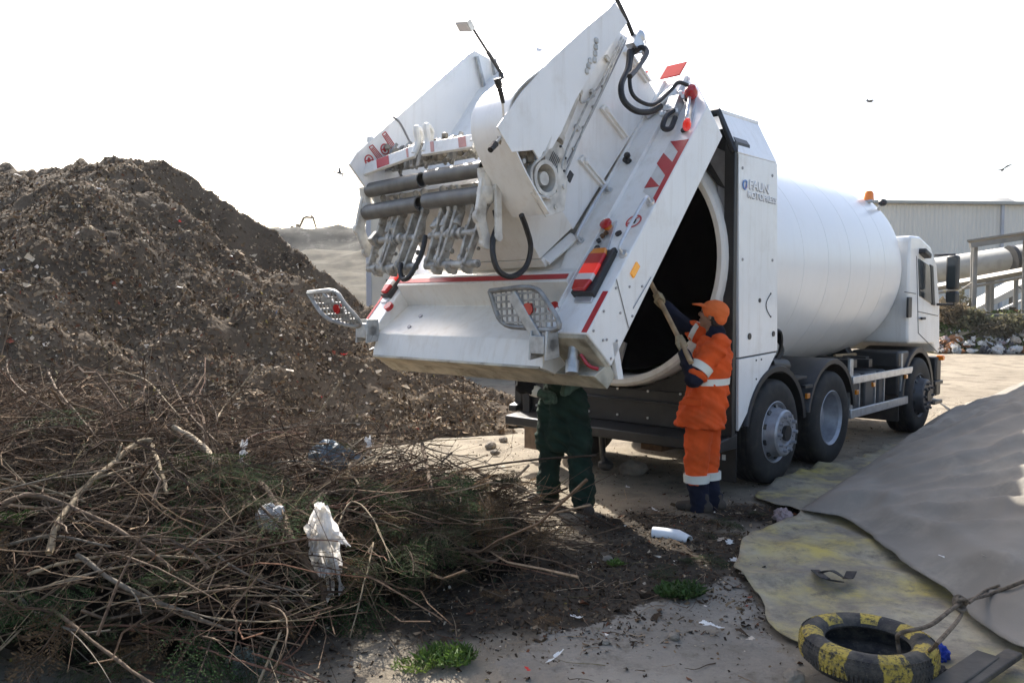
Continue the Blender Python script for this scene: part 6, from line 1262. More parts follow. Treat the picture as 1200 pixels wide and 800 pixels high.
# ------------------------------------------------------------------ painted tyre, rope, rags
M['tyreyellow'] = mat('tyre_yellow', (.46, .34, .06), .7, 0, .15, 6, dirt=.95, dscale=9, dcol=(.09, .075, .05), bump=.002, bscale=80)
M['tyregrey'] = mat('tyre_black', (.040, .040, .042), .7, 0, .2, 8, dirt=.5, dscale=9, dcol=(.12, .105, .085), bump=.002, bscale=80)
def tyre_paint():
    m, nt, b = newmat('tyre_paint'); N = nt.nodes; K = nt.links; tc = N.new('ShaderNodeTexCoord'); sp = N.new('ShaderNodeSeparateXYZ'); K.new(tc.outputs['Object'], sp.inputs[0])
    def mt(op, a, c=None):
        x = N.new('ShaderNodeMath'); x.operation = op
        for k, v in enumerate((a, c)):
            if v is None: continue
            if isinstance(v, (int, float)): x.inputs[k].default_value = v
            else: K.new(v, x.inputs[k])
        return x.outputs[0]
    def ns(sc, d=8, r=.65): n = N.new('ShaderNodeTexNoise'); n.inputs['Scale'].default_value = sc; n.inputs['Detail'].default_value = d; n.inputs['Roughness'].default_value = r; K.new(tc.outputs['Object'], n.inputs['Vector']); return n.outputs['Fac']
    def rg(x, a, c, lo=0., hi=1.): r = N.new('ShaderNodeMapRange'); r.inputs[1].default_value = a; r.inputs[2].default_value = c; r.inputs[3].default_value = lo; r.inputs[4].default_value = hi; K.new(x, r.inputs[0]); return r.outputs[0]
    def mx(f, A, B):
        x = N.new('ShaderNodeMix'); x.data_type = 'RGBA'; K.new(f, x.inputs['Factor'])
        for k, v in (('A', A), ('B', B)):
            if isinstance(v, tuple): x.inputs[k].default_value = (*v, 1)
            else: K.new(v, x.inputs[k])
        return x.outputs['Result']
    ang = mt('ARCTAN2', sp.outputs[1], sp.outputs[0]); sn = mt('SINE', mt('ADD', mt('MULTIPLY', ang, 7.0), mt('MULTIPLY', ns(5), 2.6)))
    rad = mt('SQRT', mt('ADD', mt('MULTIPLY', sp.outputs[0], sp.outputs[0]), mt('MULTIPLY', sp.outputs[1], sp.outputs[1])))
    outer = mt('MAXIMUM', mt('GREATER_THAN', rad, .331), mt('GREATER_THAN', sp.outputs[2], .174))
    chip = rg(ns(34, 9, .75), .40, .52); f = mt('MULTIPLY', mt('MULTIPLY', rg(sn, -.02, .10), outer), chip)
    rub = mx(rg(ns(9), .42, .62), (.030, .030, .031), (.085, .077, .064)); rub = mx(rg(ns(50, 6), .58, .7, 0, .6), rub, (.15, .135, .11))
    yel = mx(rg(ns(7), .35, .65), (.46, .345, .06), (.33, .25, .06)); yel = mx(rg(ns(16, 10, .75), .50, .68, 0, .85), yel, (.10, .085, .06))
    K.new(mx(f, rub, yel), b.inputs['Base Color']); b.inputs['Roughness'].default_value = .8; b.inputs['Specular IOR Level'].default_value = .25
    bp = N.new('ShaderNodeBump'); bp.inputs['Distance'].default_value = .004; K.new(ns(60, 6), bp.inputs['Height']); K.new(bp.outputs[0], b.inputs['Normal']); return m
M['tyrepaint'] = tyre_paint()
tc_ = G(1016, 774, .10); ty = thing('painted_tyre', 'old tyre painted in yellow and black bands lying on the yellow tarpaulin', 'tyre', (tc_.x, tc_.y, .055), R(10)); ty.scale = (.85, .85, .85)
prof = [(.0, .215), (.02, .205), (.05, .225), (.06, .27), (.055, .31), (.075, .335), (.11, .352), (.15, .352), (.185, .335), (.205, .305), (.205, .27), (.19, .235), (.16, .215), (.145, .225), (.165, .26), (.17, .30), (.13, .325), (.06, .325), (.03, .30), (.02, .25)]
m = MB(); NS = 96; m.lathe((0, 0, 0), (0, 0, 1), prof, NS, (1, 0, 0), True)
def tread(v):
    r = math.hypot(v.x, v.y)
    return v
tyre_o = m.build('casing', 'tyrepaint', ty, 0, 40)
m = MB()
for i in range(96):
    a = 2 * math.pi * i / 96
    for z, rr in ((.082, .344), (.105, .350), (.130, .351), (.155, .349), (.178, .341)): m.box((rr * math.cos(a + z * 3), rr * math.sin(a + z * 3), z), (.005, .013, .019), Matrix.Rotation(a + z * 3, 3, 'Z'))
tr_ = m.build('tread_block', 'tyrepaint', ty)
M['rope'] = mat('rope_fibre', (.17, .135, .10), .95, 0, .25, 30, bump=.003, bscale=120, spec=.1)
tyc = Vector((tc_.x, tc_.y, 0))
rp = [Y(1057, 775, tc_.y - .02), G(1052, 752, .18), G(1056, 741, .25), G(1090, 732, .26), on_tarp(1125, 716) + Vector((0, 0, .04)), on_tarp(1160, 700) + Vector((0, 0, .02)), on_tarp(1200, 685) + Vector((0, 0, .02)), on_tarp(1260, 662) + Vector((0, 0, .02))]
m = MB(); m.tube(smooth_path(rp, 8), .010, 8); kn = rp[4]
for k in range(4): m.tube(smooth_path([kn + Vector((.03 * math.cos(a + k), .02 * math.sin(a * 1.0 + k * 2), .03 * math.sin(a + k))) for a in np.linspace(0, 5.5, 8)], 4), .010, 6)
m.tube(smooth_path([kn, kn + Vector((-.03, -.06, -.04)), on_tarp(1098, 757) + Vector((0, 0, .012)), G(1085, 765, .05)], 6), .009, 6); m.tube(smooth_path([kn + Vector((.05, .01, 0)), on_tarp(1150, 702) + Vector((.03, .02, .04)), on_tarp(1175, 692) + Vector((0, .03, .02))], 6), .008, 6)
o = m.build('rope', 'rope'); tag(o, 'brown knotted rope running from the painted tyre up the grey tarpaulin', 'rope')
crumple('blue_rag', 'clothblue', G(1102, 768, .06), (.03, .028, .042), 'bright blue rag beside the painted tyre', 'rag', 31, .45)
crumple('dark_scrap', 'clothgrey', G(1098, 790, .04), (.05, .05, .03), 'dark rubber scrap under the blue rag', 'scrap', 32, .4)
M['wplank'] = mat('weathered_plank', (.085, .075, .062), .9, 0, .3, 3, dirt=.5, dscale=4, bump=.004, bscale=30)
m = MB(); a, b_ = G(1100, 812, .09), G(1158, 772, .10); m.strip(a, b_, .10, .03, (0, 0, 1)); m.strip(a + Vector((.13, .04, -.01)), b_ + Vector((.14, .03, .0)), .07, .03, (0, 0, 1)); o = m.build('plank', 'wplank', None, .006); tag(o, 'weathered dark plank half under the grey tarpaulin right of the painted tyre', 'plank')
m = MB(); pts = [G(958, 672, .06), G(975, 669, .10), G(992, 678, .07), G(998, 670, .09)]; 
def ribbon(mb, pts, w, th=.006, nrm=(0, .3, 1)):
    pp = smooth_path(pts, 6)
    for a, b in zip(pp, pp[1:]): mb.strip(a, b + (b - a) * .15, w, th, nrm)
ribbon(m, pts, .07); ribbon(m, [G(955, 668, .06), G(968, 678, .09), G(985, 682, .06)], .05); o = m.build('dark_strap', 'clothgrey'); tag(o, 'folded black strap of cloth lying on the yellow tarpaulin', 'strap')
crumple('pink_rag', 'bagpinkpale', G(917, 605, .05), (.05, .045, .045), 'pale pink crumpled rag at the point of the grey tarpaulin', 'rag', 33, .6)
# ------------------------------------------------------------------ litter on the ground
m = MB(); a, b_ = G(765, 624, .05), G(806, 629, .05); mid = a.lerp(b_, .72); dn = Vector((.0, -.05, -.01)); pts = [a, a.lerp(mid, .5), mid, b_ + dn]; m.tube(pts, [.046, .048, .046, .036], 16, False)
M['pipew'] = mat('white_plastic_pipe', (.74, .74, .73), .35, 0, .04, 5, dirt=.2, dscale=9)
o = m.build('plastic_pipe', 'pipew'); s_ = o.modifiers.new('thick', 'SOLIDIFY'); s_.thickness = .004; tag(o, 'white open ended plastic pipe bend lying on the dark mulch', 'pipe')
for i, (x, y, mm, sz, lb) in enumerate([(768, 598, 'bagwhite', (.05, .03, .025), 'small shiny white wrapper behind the white pipe'), (832, 735, 'paper', (.075, .05, .012), 'torn white paper on the bare concrete left of the yellow tarpaulin'), (860, 657, 'bagwhite', (.055, .035, .02), 'crumpled white foil at the edge of the yellow tarpaulin'), (845, 632, 'bagbeige', (.05, .04, .04), 'pale yellowish scrap right of the white pipe'), (676, 723, 'paper', (.045, .03, .012), 'pale scrap on the mulch in front of the concrete'), (650, 771, 'paper', (.07, .02, .01), 'thin white strip of paper at the bottom of the mulch'), (618, 785, 'clothred', (.025, .02, .015), 'tiny red scrap on the ground at the bottom edge'), (885, 683, 'bagbeige', (.05, .03, .015), 'tan leaf like scrap on the yellow tarpaulin edge'), (739, 598, 'paper', (.05, .012, .008), 'thin pale sliver right of the man in green'), (880, 748, 'bagbeige', (.03, .02, .012), 'brownish scrap beside the torn paper'), (640, 475, 'bagwhite', (.06, .04, .02), 'white scrap far on the sandy yard under the bumper'), (990, 770, 'paper', (.05, .04, .02), 'pale scrap inside the painted tyre'), (575, 597, 'bagwhite', (.05, .04, .02), 'white scrap on sandy ground left of the man in green'), (588, 548, 'bagbeige', (.06, .05, .03), 'beige scrap at the foot of the compost heap'), (735, 571, 'paper', (.05, .03, .012), 'white scrap in the shade under the truck'), (855, 636, 'paper', (.05, .035, .03), 'ragged pale paper lump beside the foil')]):
    scrap('litter_scrap', mm, G(x, y, .022), (sz[0] * 1.15, sz[1] * 1.1), lb, 'litter', 40 + i, .55)
p = on_tarp(1105, 653); scrap('litter_scrap', 'paper', p + Vector((0, 0, .006)), (.035, .02), 'small white leaf like scrap on the grey tarpaulin', 'litter', 77, .3)
p = on_tarp(1153, 652); scrap('litter_scrap', 'paper', p + Vector((0, 0, .006)), (.025, .015), 'tiny pale speck to the right of the other scrap on the grey tarpaulin', 'litter', 78, .3)
M['stone'] = mat('stone', (.24, .205, .16), .9, 0, .2, 6, dirt=.4, dscale=6, bump=.006, bscale=20)
for i, (x, y, s, lb) in enumerate([(742, 549, .13, 'brown block of stone in the shade under the truck'), (575, 522, .07, 'pale stone at the foot of the compost heap'), (590, 515, .06, 'rounded stone nearest the mud flap'), (580, 530, .05, 'small stone in front of the pale stone'), (712, 655, .035, 'small stone on the sunny dirt edge'), (790, 745, .03, 'small stone on the bare concrete'), (708, 752, .025, 'dark pebble at the middle of the bare concrete'), (930, 793, .05, 'broken stone left of the painted tyre')]):
    crumple('stone', 'stone', G(x, y, s * .4), (s, s * .8, s * .6), lb, 'stone', 100 + i, .22, i, None, 3)
# ------------------------------------------------------------------ green weeds and cut sprigs
M['grassg'] = attr_mat('grass_green', .6, 0, .25, .3, 30, .3)
def tuft(name, c, n, h, spread, col, label, cat, wide=.010, flat=.5, seed=0):
    g = np.random.default_rng(seed); vs, cs = [], []
    for i in range(n):
        a = g.uniform(0, 6.28); r = spread * math.sqrt(g.random()); b = np.array([r * math.cos(a), r * math.sin(a) * .7, 0]); hh = h * g.uniform(.5, 1.1); d = np.array([g.normal() * flat, g.normal() * flat, 1.0]); d = d / np.linalg.norm(d); sd = np.cross(d, g.normal(size=3)); sd /= np.linalg.norm(sd); w = wide * g.uniform(.6, 1.3); tip = b + d * hh + np.array([g.normal() * .3, g.normal() * .3, -.25]) * hh * .5; md = b + d * hh * .55; col_ = np.array([*(np.array(col) * g.uniform(.6, 1.5)), 1])
        vs.append([b - sd * w * .4, b + sd * w * .4, md + sd * w * .5, md - sd * w * .5]); vs.append([md - sd * w * .5, md + sd * w * .5, tip + sd * w * .08, tip - sd * w * .08]); cs += [col_] * 8
    v = np.array(vs).reshape(-1, 3); o = np_mesh(name, v, np.arange(len(v)).reshape(-1, 4), ['grassg'], False, None, np.array(cs)); o.location = c; return tag(o, label, cat)
tuft('grass_tuft', G(523, 771, .02), 420, .075, .15, (.065, .112, .022), 'bright green sunlit grass tuft at the bottom edge', 'grass tuft', .011, .7, 1)
tuft('grass_tuft', G(487, 780, .02), 160, .05, .12, (.11, .15, .035), 'thin yellowish grass left of the bright green tuft', 'grass tuft', .009, .9, 2)
tuft('weed_plant', G(797, 695, .02), 520, .085, .13, (.045, .082, .020), 'leafy green weed on the mulch beside the bare concrete', 'weed', .017, .9, 3)
tuft('weed_plant', G(721, 661, .02), 110, .05, .05, (.085, .15, .03), 'tiny bright green weed at the shadow edge', 'weed', .013, .9, 4)
for i, (x, y, s, rz) in enumerate([(790, 655, .5, .4), (815, 648, .55, -.6), (830, 655, .45, 2.0), (800, 665, .45, 3.2)]): put('conifer_branch', FR['g%d' % (i % 4)], G(x, y, .07), (rng.uniform(-.3, .3), .1, rz), s, 'dark green conifer sprig lying on the mulch behind the leafy weed', 'conifer branch', 'conifer sprigs on the mulch by the white pipe')
for i, (x, y, s, rz) in enumerate([(840, 612, .6, .3), (865, 606, .6, 2.6), (890, 602, .5, 1.2), (815, 620, .45, -.5)]): put('conifer_branch', FR['g%d' % ((i + 1) % 4)], G(x, y, .07), (rng.uniform(-.3, .3), .1, rz), s, 'dark green conifer sprig in shade by the feet of the man in orange', 'conifer branch', 'conifer sprigs by the feet of the man in orange')
for i, (x, y, s, rz) in enumerate([(620, 730, .4, .3), (600, 700, .45, 2.6), (640, 705, .35, 1.2)]): put('conifer_branch', FR['b%d' % (i % 3)], G(x, y, .06), (rng.uniform(-.3, .3), -.2, rz), s, 'dry brown conifer sprig on the mulch in front of the brushwood', 'conifer branch', 'dry sprigs on the mulch')
# ------------------------------------------------------------------ rubbish bank in the distance
rbx = [];
def bank_z(x): return 0
M['bankg'] = mat('rubbish_earth', (.13, .11, .07), .95, 0, .3, .8, col2=(.06, .06, .03), dirt=.6, dscale=2.5, dcol=(.26, .22, .15), bump=.05, bscale=5, spec=.1)
b0, b1 = Y(1092, 412, 28.3), Y(1330, 412, 28.3)
xs = np.arange(b0.x - 1, b1.x, .16); ys = np.arange(27.6, 32.5, .16)
def bz(X, Yv): return 1.15 * np.clip((Yv - 28.0) / 1.6, 0, 1) * np.clip((X - b0.x + .6) / 1.5, 0, 1) * (1 + .012 * (X - b0.x) ** 2 * .3) * np.clip((32.3 - Yv) / 1.2, 0, 1) + .45 * fbm(X * .9, Yv * .9, 121, 4) * np.clip((Yv - 27.9) / .6, 0, 1) - .08
v, q = grid_mesh('rb', xs, ys, bz, None, lambda X, Yv, Z: Z > -.3)
nb_ = 16000; fx = rng.uniform(xs[0], xs[-1], nb_); fy = rng.uniform(27.7, 31.5, nb_); fz = bz(fx, fy); nr_ = heap_normals(fx, fy, bz, .1); k = fz > .0; fx, fy, fz, nr_ = fx[k], fy[k], fz[k], nr_[k]; n = len(fx); sz = np.exp(rng.normal(-2.9, .5, n)); PALB = np.array([(.05, .08, .02), (.09, .11, .035), (.13, .14, .05), (.07, .055, .035), (.20, .16, .10), (.6, .58, .55), (.42, .40, .38), (.35, .14, .05), (.12, .16, .25)]); pb_ = np.array([10, 10, 7, 8, 6, 1.6, 1.5, .4, .4]); gm = fbm(fx * .5, fy * .5, 131, 2) > -.05
cl = PALB[rng.choice(9, n, p=pb_ / pb_.sum())] * rng.uniform(.7, 1.3, (n, 1)); cl = np.concatenate([cl, np.ones((n, 1))], 1); fv, fq, fc = scatter_flakes(fx, fy, fz + sz * .4, *nr_.T, sz, cl, .2)
o = np_mesh('rubbish_bank', np.concatenate([v, fv]), np.concatenate([q, fq + len(v)]), ['bankg', 'chips'], False, np.concatenate([np.zeros(len(q), int), np.ones(len(fq), int)]), np.concatenate([np.tile([.1, .1, .05, 1.], (len(v), 1)), fc])); tag(o, 'overgrown bank of garden waste and refuse in front of the retaining wall', 'rubbish bank', None, 'stuff')
proto = {}
BAGS = ['bagwhite', 'baggrey', 'bagbeige', 'bagblack', 'bagwhite', 'bagpinkpale', 'bagwhite', 'bagorange']
names = {'bagwhite': 'white', 'baggrey': 'grey', 'bagbeige': 'beige', 'bagblack': 'black', 'bagpinkpale': 'pinkish', 'bagorange': 'orange brown'}
for mm in set(BAGS):
    o = crumple('rubbish_bag', mm, (0, 0, -50), (.36, .30, .27), '', 'rubbish bag', 200 + BAGS.index(mm), .6, 0, None, 4); proto[mm] = o.data; bpy.data.objects.remove(o)
for i in range(64):
    x = 1096 + 112 * ((i * .618) % 1); row = i % 3; y = 413 - row * 5 - rng.uniform(0, 7) - (10 * max(0, (x - 1165) / 40)); d = 28.0 + row * .35
    p = Y(x, y, d); mm = BAGS[i % 8]; p.z = max(.1, min(p.z, float(bz(np.array([p.x]), np.array([p.y]))[0]) + .2)); s = rng.uniform(.16, .46)
    if i % 3 and mm in ('bagwhite', 'baggrey', 'bagblack'):
        scrap('plastic_sheet', mm, p + Vector((0, -.25, .05)), (s * .55, s * .35), names[mm] + ' torn plastic sheet among the rubbish bags at the refuse bank', 'plastic sheet', 500 + i, .9, (1.1, rng.uniform(-.5, .5), rng.uniform(-.5, .5)), names[mm] + ' plastic sheets at the refuse bank'); continue
    o = bpy.data.objects.new('rubbish_bag', proto[mm]); COL.objects.link(o); o.location = p; o.scale = (s * rng.uniform(.7, 1.3), s, s * rng.uniform(.6, 1.1)); o.rotation_euler = (rng.uniform(-.4, .4), rng.uniform(-.4, .4), rng.uniform(0, 6))
    tag(o, names[mm] + ' rubbish bag dumped along the foot of the refuse bank behind the yard', 'rubbish bag', names[mm] + ' rubbish bags at the refuse bank')
# shrubs on the bank
M['shrub'] = attr_mat('shrub_leaf', .7, 0, .3, .35, 4, .2)
def shrub(px, py, d, w, h, col, label, seed, n=1500):
    g = np.random.default_rng(seed); p = Y(px, py, d); p.z = max(0, float(bz(np.array([p.x]), np.array([p.y]))[0])); c = g.normal(size=(n, 3)); c /= np.linalg.norm(c, axis=1, keepdims=True); r = g.random((n, 1)) ** .4 * (1 + .45 * fbm(c[:, :1] * 2 + seed, c[:, 1:2] * 2 + c[:, 2:], seed, 3)); c = c * r * np.array([w, w * .6, h]); c[:, 2] = np.abs(c[:, 2]); sz = np.exp(g.normal(-2.9, .35, n)); cl = np.array(col) * g.uniform(.5, 1.5, (n, 1)); cl = np.concatenate([cl, np.ones((n, 1))], 1)
    fv, fq, fc = scatter_flakes(*c.T, *np.tile([[0, 0, 1.]], (n, 1)).T, sz, cl, .1); root = thing('shrub', label, 'shrub', (p.x, p.y, p.z - .05)); np_mesh('foliage', fv, fq, ['shrub'], False, None, fc, root); m = MB()
    for k in range(7): a = k * .9; m.tube([(0, 0, 0), (w * .4 * math.cos(a), w * .3 * math.sin(a), h * .5), (w * .7 * math.cos(a), w * .5 * math.sin(a), h * .8)], [.04, .025, .01], 5)
    m.build('stem', 'bark2', root)
M['bark2'] = mat('stem_bark', (.10, .075, .05), .9, 0, .2, 9)
shrub(1112, 392, 29.5, .75, 1.0, (.20, .155, .095), 'dry brown bushy shrub right beside the truck cab', 301); shrub(1122, 385, 30.4, .8, 1.35, (.155, .14, .08), 'olive green shrub against the warehouse left of the retaining wall', 302); shrub(1140, 392, 29.2, .75, .75, (.155, .145, .08), 'low green shrub under the canopy post', 303); shrub(1165, 398, 28.8, .8, .5, (.125, .108, .07), 'flat dark shrub in front of the retaining wall', 304); shrub(1190, 385, 29, .9, .7, (.145, .135, .075), 'green shrub at the right border of the refuse bank', 305)
# wooden handle resting on the chassis
m = MB(); a, b_ = W(978, 417, .62), W(1025, 415, .55); m.tube([a, a.lerp(b_, .5) + Vector((0, 0, .01)), b_], .022, 8); o = m.build('broom_handle', 'wood'); o.parent = None
o.matrix_world = truck.matrix_basis if False else Matrix.LocRotScale(Vector(P0), Matrix.Rotation(R(46.6), 3, 'Z').to_quaternion(), None); tag(o, 'worn wooden handle laid across the truck chassis below the drum', 'handle')
# ================================================================== PEOPLE
def rings(mb, rs, n=18):
    """closed tapered body from elliptical cross sections: (centre, side radius, front radius, front vector, side vector)"""
    vs = []
    for (c, a, b, f, s) in rs:
        for j in range(n):
            q = 2 * math.pi * j / n; vs.append(Vector(c) + s * (a * math.cos(q)) + f * (b * math.sin(q)))
    k = len(rs); fs = [(i * n + j, i * n + (j + 1) % n, (i + 1) * n + (j + 1) % n, (i + 1) * n + j) for i in range(k - 1) for j in range(n)] + [tuple(range(n))[::-1], tuple(range((k - 1) * n, k * n))]
    mb.add(vs, fs)
def limb(mb, pts, rad, n=12):
    pts = [Vector(p) for p in pts]; mb.tube(pts, rad, n)
    for p, r in zip(pts, rad): mb.blob(p, (r, r, r), 12)
def head(mb, c, fwd, up):
    s = up.cross(fwd).normalized(); Mx = Matrix((s, fwd, up)).transposed()
    def at(a, b, d): return c + s * a + fwd * b + up * d
    mb.blob(at(0, -.01, .03), (.076, .098, .098), 16, Mx); mb.blob(at(0, .022, -.05), (.058, .068, .072), 14, Mx); mb.blob(at(0, .058, -.095), (.032, .028, .024), 10, Mx)
    mb.blob(at(0, .088, .028), (.052, .016, .016), 10, Mx)
    mb.tube([at(0, .088, .015), at(0, .112, -.025)], [.011, .018], 8); mb.blob(at(0, .108, -.028), (.019, .016, .013), 8, Mx)
    for k in (-1, 1): mb.blob(at(.034 * k, .072, -.022), (.026, .022, .026), 8, Mx); mb.blob(at(.076 * k, -.012, -.008), (.010, .020, .034), 8, Mx)
    mb.blob(at(0, .092, -.062), (.024, .012, .007), 8, Mx); mb.blob(at(0, .088, -.073), (.022, .013, .008), 8, Mx)
def eyes(c, fwd, up, parent):
    s = up.cross(fwd).normalized(); m = MB()
    for k in (-1, 1): m.blob(c + s * .032 * k + fwd * .083 + up * .008, (.011, .011, .008), 8)
    m.build('eye', 'hair', parent)
def hand(mb, wrist, grip, axis, toward, r=.011):
    """palm from the wrist to the gripped bar and five fingers curled round it; axis = direction of the bar, toward = side the palm comes from"""
    axis = axis.normalized(); palm_d = (grip - wrist).normalized(); nrm = axis.cross(palm_d).normalized()
    base = grip - palm_d * .045
    mb.prism([wrist - axis * .028 - nrm * .016, wrist + axis * .028 - nrm * .016, base + axis * .044 - nrm * .014, base - axis * .044 - nrm * .014], nrm * .034); limb(mb, [wrist, base], [.030, .026])
    for k, ln in ((-1.5, .85), (-.5, 1.0), (.5, .97), (1.5, .80)):
        a0 = base + axis * .023 * k; R_ = .033
        pts = [a0, grip + axis * .022 * k - nrm * R_ - palm_d * .012, grip + axis * .021 * k - nrm * R_ * .75 + palm_d * .030 * ln, grip + axis * .020 * k + nrm * R_ * .55 + palm_d * .030 * ln, grip + axis * .020 * k + nrm * R_ * 1.0 * ln - palm_d * .004]
        limb(mb, pts, [r * 1.15, r * 1.15, r * 1.05, r, r * .85], 8)
    t0 = wrist.lerp(base, .45) + axis * .032; limb(mb, [t0, t0 + axis * .022 + palm_d * .025 + nrm * .02, grip + axis * .040 + nrm * .034 - palm_d * .004, grip + axis * .018 + nrm * .040 + palm_d * .016], [r * 1.5, r * 1.35, r * 1.15, r * .9], 8)
Z = Vector((0, 0, 1))
# ------------------------------------------------------------------ man in orange
f = Vector((-.82, .57, 0)).normalized(); s = Z.cross(f).normalized()          # s = his left, towards the camera
B = G(824, 599); D = B.y
def q3(x, y, d): return Y(x, y, D + d)
hip = q3(826, 487, 0); hip.z = .92
pole_a, pole_b = Y(764, 334, D + .42), Y(807, 419, D - .22); pax = (pole_b - pole_a).normalized()
gripN = pole_a.lerp(pole_b, .80); gripF = pole_a.lerp(pole_b, .20)
shN, shF = q3(842, 402, -.17), q3(829, 396, .17); elN = q3(813, 444, -.24); elF = q3(801, 381, .26)
neck = q3(836, 391, 0); hc = q3(835, 371, 0) + Vector((0, 0, .01)); hf = (f + Vector((0, 0, .30))).normalized(); hu = s.cross(hf).normalized() * -1
if hu.z < 0: hu = -hu
footN, footF = B + s * .07 + f * .02, B - s * .08 - f * .04
m = MB(); head(m, hc, hf, hu); limb(m, [neck + Vector((0, 0, -.05)), hc - hu * .06 - hf * .02], [.062, .056])
rings(m, [(hip - Z * .06, .15, .11, f, s), (hip + Z * .1, .14, .105, f, s), (hip + Z * .3, .16, .11, f, s), ((shN + shF) / 2 - Z * .03, .17, .09, f, s)])
for sh, el, gr in ((shN, elN, gripN), (shF, elF, gripF)):
    w_ = gr + (el - gr).normalized() * .10; limb(m, [sh, el, w_], [.055, .042, .030]); hand(m, w_, gr, pax, f, .008)
for ft, k in ((footN, 1), (footF, -1)):
    hp = hip + s * .08 * k; kn = (hp + ft) / 2 + f * .03 + Z * .04; limb(m, [hp, kn, ft + Z * .09 - f * .02], [.085, .06, .042]); limb(m, [ft + Z * .05 - f * .05, ft + Z * .045 + f * .12], [.034, .026])
man = fuse(m, 'person', 'skin', None, .0085, 4); tag(man, 'person in orange work suit and cap reaching up with a pole into the drum', 'person')
eyes(hc, hf, hu, man)
m = MB()   # jacket: body, hem, upper sleeves
mid = (shN + shF) / 2
rings(m, [(q3(820, 499, 0) + f * .0, .235, .205, f, s), (q3(823, 480, 0), .225, .190, f, s), (q3(828, 458, 0), .205, .165, f, s), (q3(830, 445, 0), .195, .155, f, s), (q3(833, 428, 0), .205, .16, f, s), (q3(836, 410, 0), .205, .15, f, s), (q3(837, 400, 0), .175, .125, f, s), (q3(837, 392, 0), .10, .09, f, s)])
limb(m, [shN - Z * .015, shN.lerp(elN, .45), shN.lerp(elN, .86)], [.098, .088, .080]); limb(m, [shF - Z * .015, shF.lerp(elF, .4), shF.lerp(elF, .62)], [.092, .085, .078])
jk = fuse(m, 'jacket', 'orange', man, .012, 4, .034, .085)
m = MB(); limb(m, [shN.lerp(elN, .80), elN, elN.lerp(gripN, .42), elN.lerp(gripN, .68)], [.078, .077, .064, .050]); fuse(m, 'sleeve', 'navy', man, .011, 4, .014, .07)
m = MB(); limb(m, [shF.lerp(elF, .55), elF, elF.lerp(gripF, .45), elF.lerp(gripF, .72)], [.074, .072, .060, .048]); fuse(m, 'sleeve', 'navy', man, .011, 4, .014, .07)
m = MB(); limb(m, [neck - Z * .035 - f * .02, neck + Z * .025 - f * .02], [.085, .078]); fuse(m, 'collar', 'navy', man, .011, 4, .008, .05)
# pocket flap on the jacket front side
m = MB(); pc = q3(813, 472, -.215); m.prism([pc - f * .07 + Z * .03, pc + f * .09 + Z * .03, pc + f * .09 - Z * .02, pc - f * .07 - Z * .02], s * -.0 + s * .012); m.build('pocket_flap', 'orange', man, .004)
m = MB()   # trousers to the band
for ft, k in ((footN, 1), (footF, -1)):
    hp = hip + s * .085 * k - Z * .05; kn = hp.lerp(ft, .55) + f * .03; lo = hp.lerp(ft, .66) + f * .02; limb(m, [hp, kn, lo], [.125, .100, .096])
fuse(m, 'trousers', 'orange', man, .012, 5, .02, .10)
m = MB()
for ft, k in ((footN, 1), (footF, -1)):
    hp = hip + s * .085 * k - Z * .05; a = hp.lerp(ft, .655) + f * .02; b_ = ft + Z * .05 - f * .02; limb(m, [a, a.lerp(b_, .5), b_], [.090, .086, .084])
fuse(m, 'trouser_leg', 'navy', man, .012, 4, .02, .08)
def band(mb, a, b_, r0, r1, e=.0):
    mb.tube([a, b_], [r0, r1], 20, True)
m = MB()
for ft, k in ((footN, 1), (footF, -1)):
    hp = hip + s * .085 * k - Z * .05; band(m, hp.lerp(ft, .625) + f * .022, hp.lerp(ft, .70) + f * .02, .110, .107)
m.build('reflective_band', 'reflect', man)
m = MB(); rings(m, [(q3(829, 449.5, 0), .212, .176, f, s), (q3(829.5, 446, 0), .211, .174, f, s), (q3(830, 442, 0), .211, .174, f, s)], 28); m.build('reflective_band', 'reflect', man)
m = MB(); band(m, shN.lerp(elN, .62), shN.lerp(elN, .80), .094, .090); m.build('reflective_band', 'reflect', man)
m = MB(); band(m, shF.lerp(elF, .42), shF.lerp(elF, .60), .092, .088); m.build('reflective_band', 'reflect', man)
for ft in (footN, footF):
    m = MB(); limb(m, [ft + Z * .055 - f * .08, ft + Z * .05 + f * .06, ft + Z * .042 + f * .16], [.052, .052, .040]); limb(m, [ft + Z * .06 - f * .04, ft + Z * .14 - f * .04], [.055, .055]); fuse(m, 'boot', 'boot', man, .010, 3)
for el, gr in ((elN, gripN), (elF, gripF)):
    m = MB(); w_ = gr + (el - gr).normalized() * .11; hand(m, w_, gr, pax, f, .0125); limb(m, [w_ + (el - gr).normalized() * .04, w_], [.045, .036]); fuse(m, 'glove', 'glove', man, .005, 3)
m = MB(); Mh = Matrix((s, hf, hu)).transposed(); m.blob(hc + hu * .045 - hf * .015, (.094, .118, .092), 18, Mh); m.blob(hc - hf * .075 - hu * .005, (.075, .05, .065), 14, Mh)
br = [hc + hu * .060 + hf * .06, hc + hu * .055 + hf * .14, hc + hu * .042 + hf * .19]
rings(m, [(br[0], .085, .016, hu, s), (br[1], .070, .010, hu, s), (br[2], .040, .008, hu, s)]); fuse(m, 'cap', 'cap', man, .008, 4, .006, .04)
m = MB(); m.blob(hc - hf * .055 - hu * .045, (.070, .055, .06), 14, Mh); 
for k in (-1, 1): m.blob(hc + s * .07 * k - hf * .02 - hu * .0, (.012, .03, .045), 8, Mh)
fuse(m, 'hair', 'hair', man, .008, 2)
m = MB(); m.tube([pole_a - pax * .25, pole_b + pax * .06], .021, 12); o = m.build('wooden_pole', 'wood'); tag(o, 'long pale wooden pole gripped by the person in orange', 'pole')
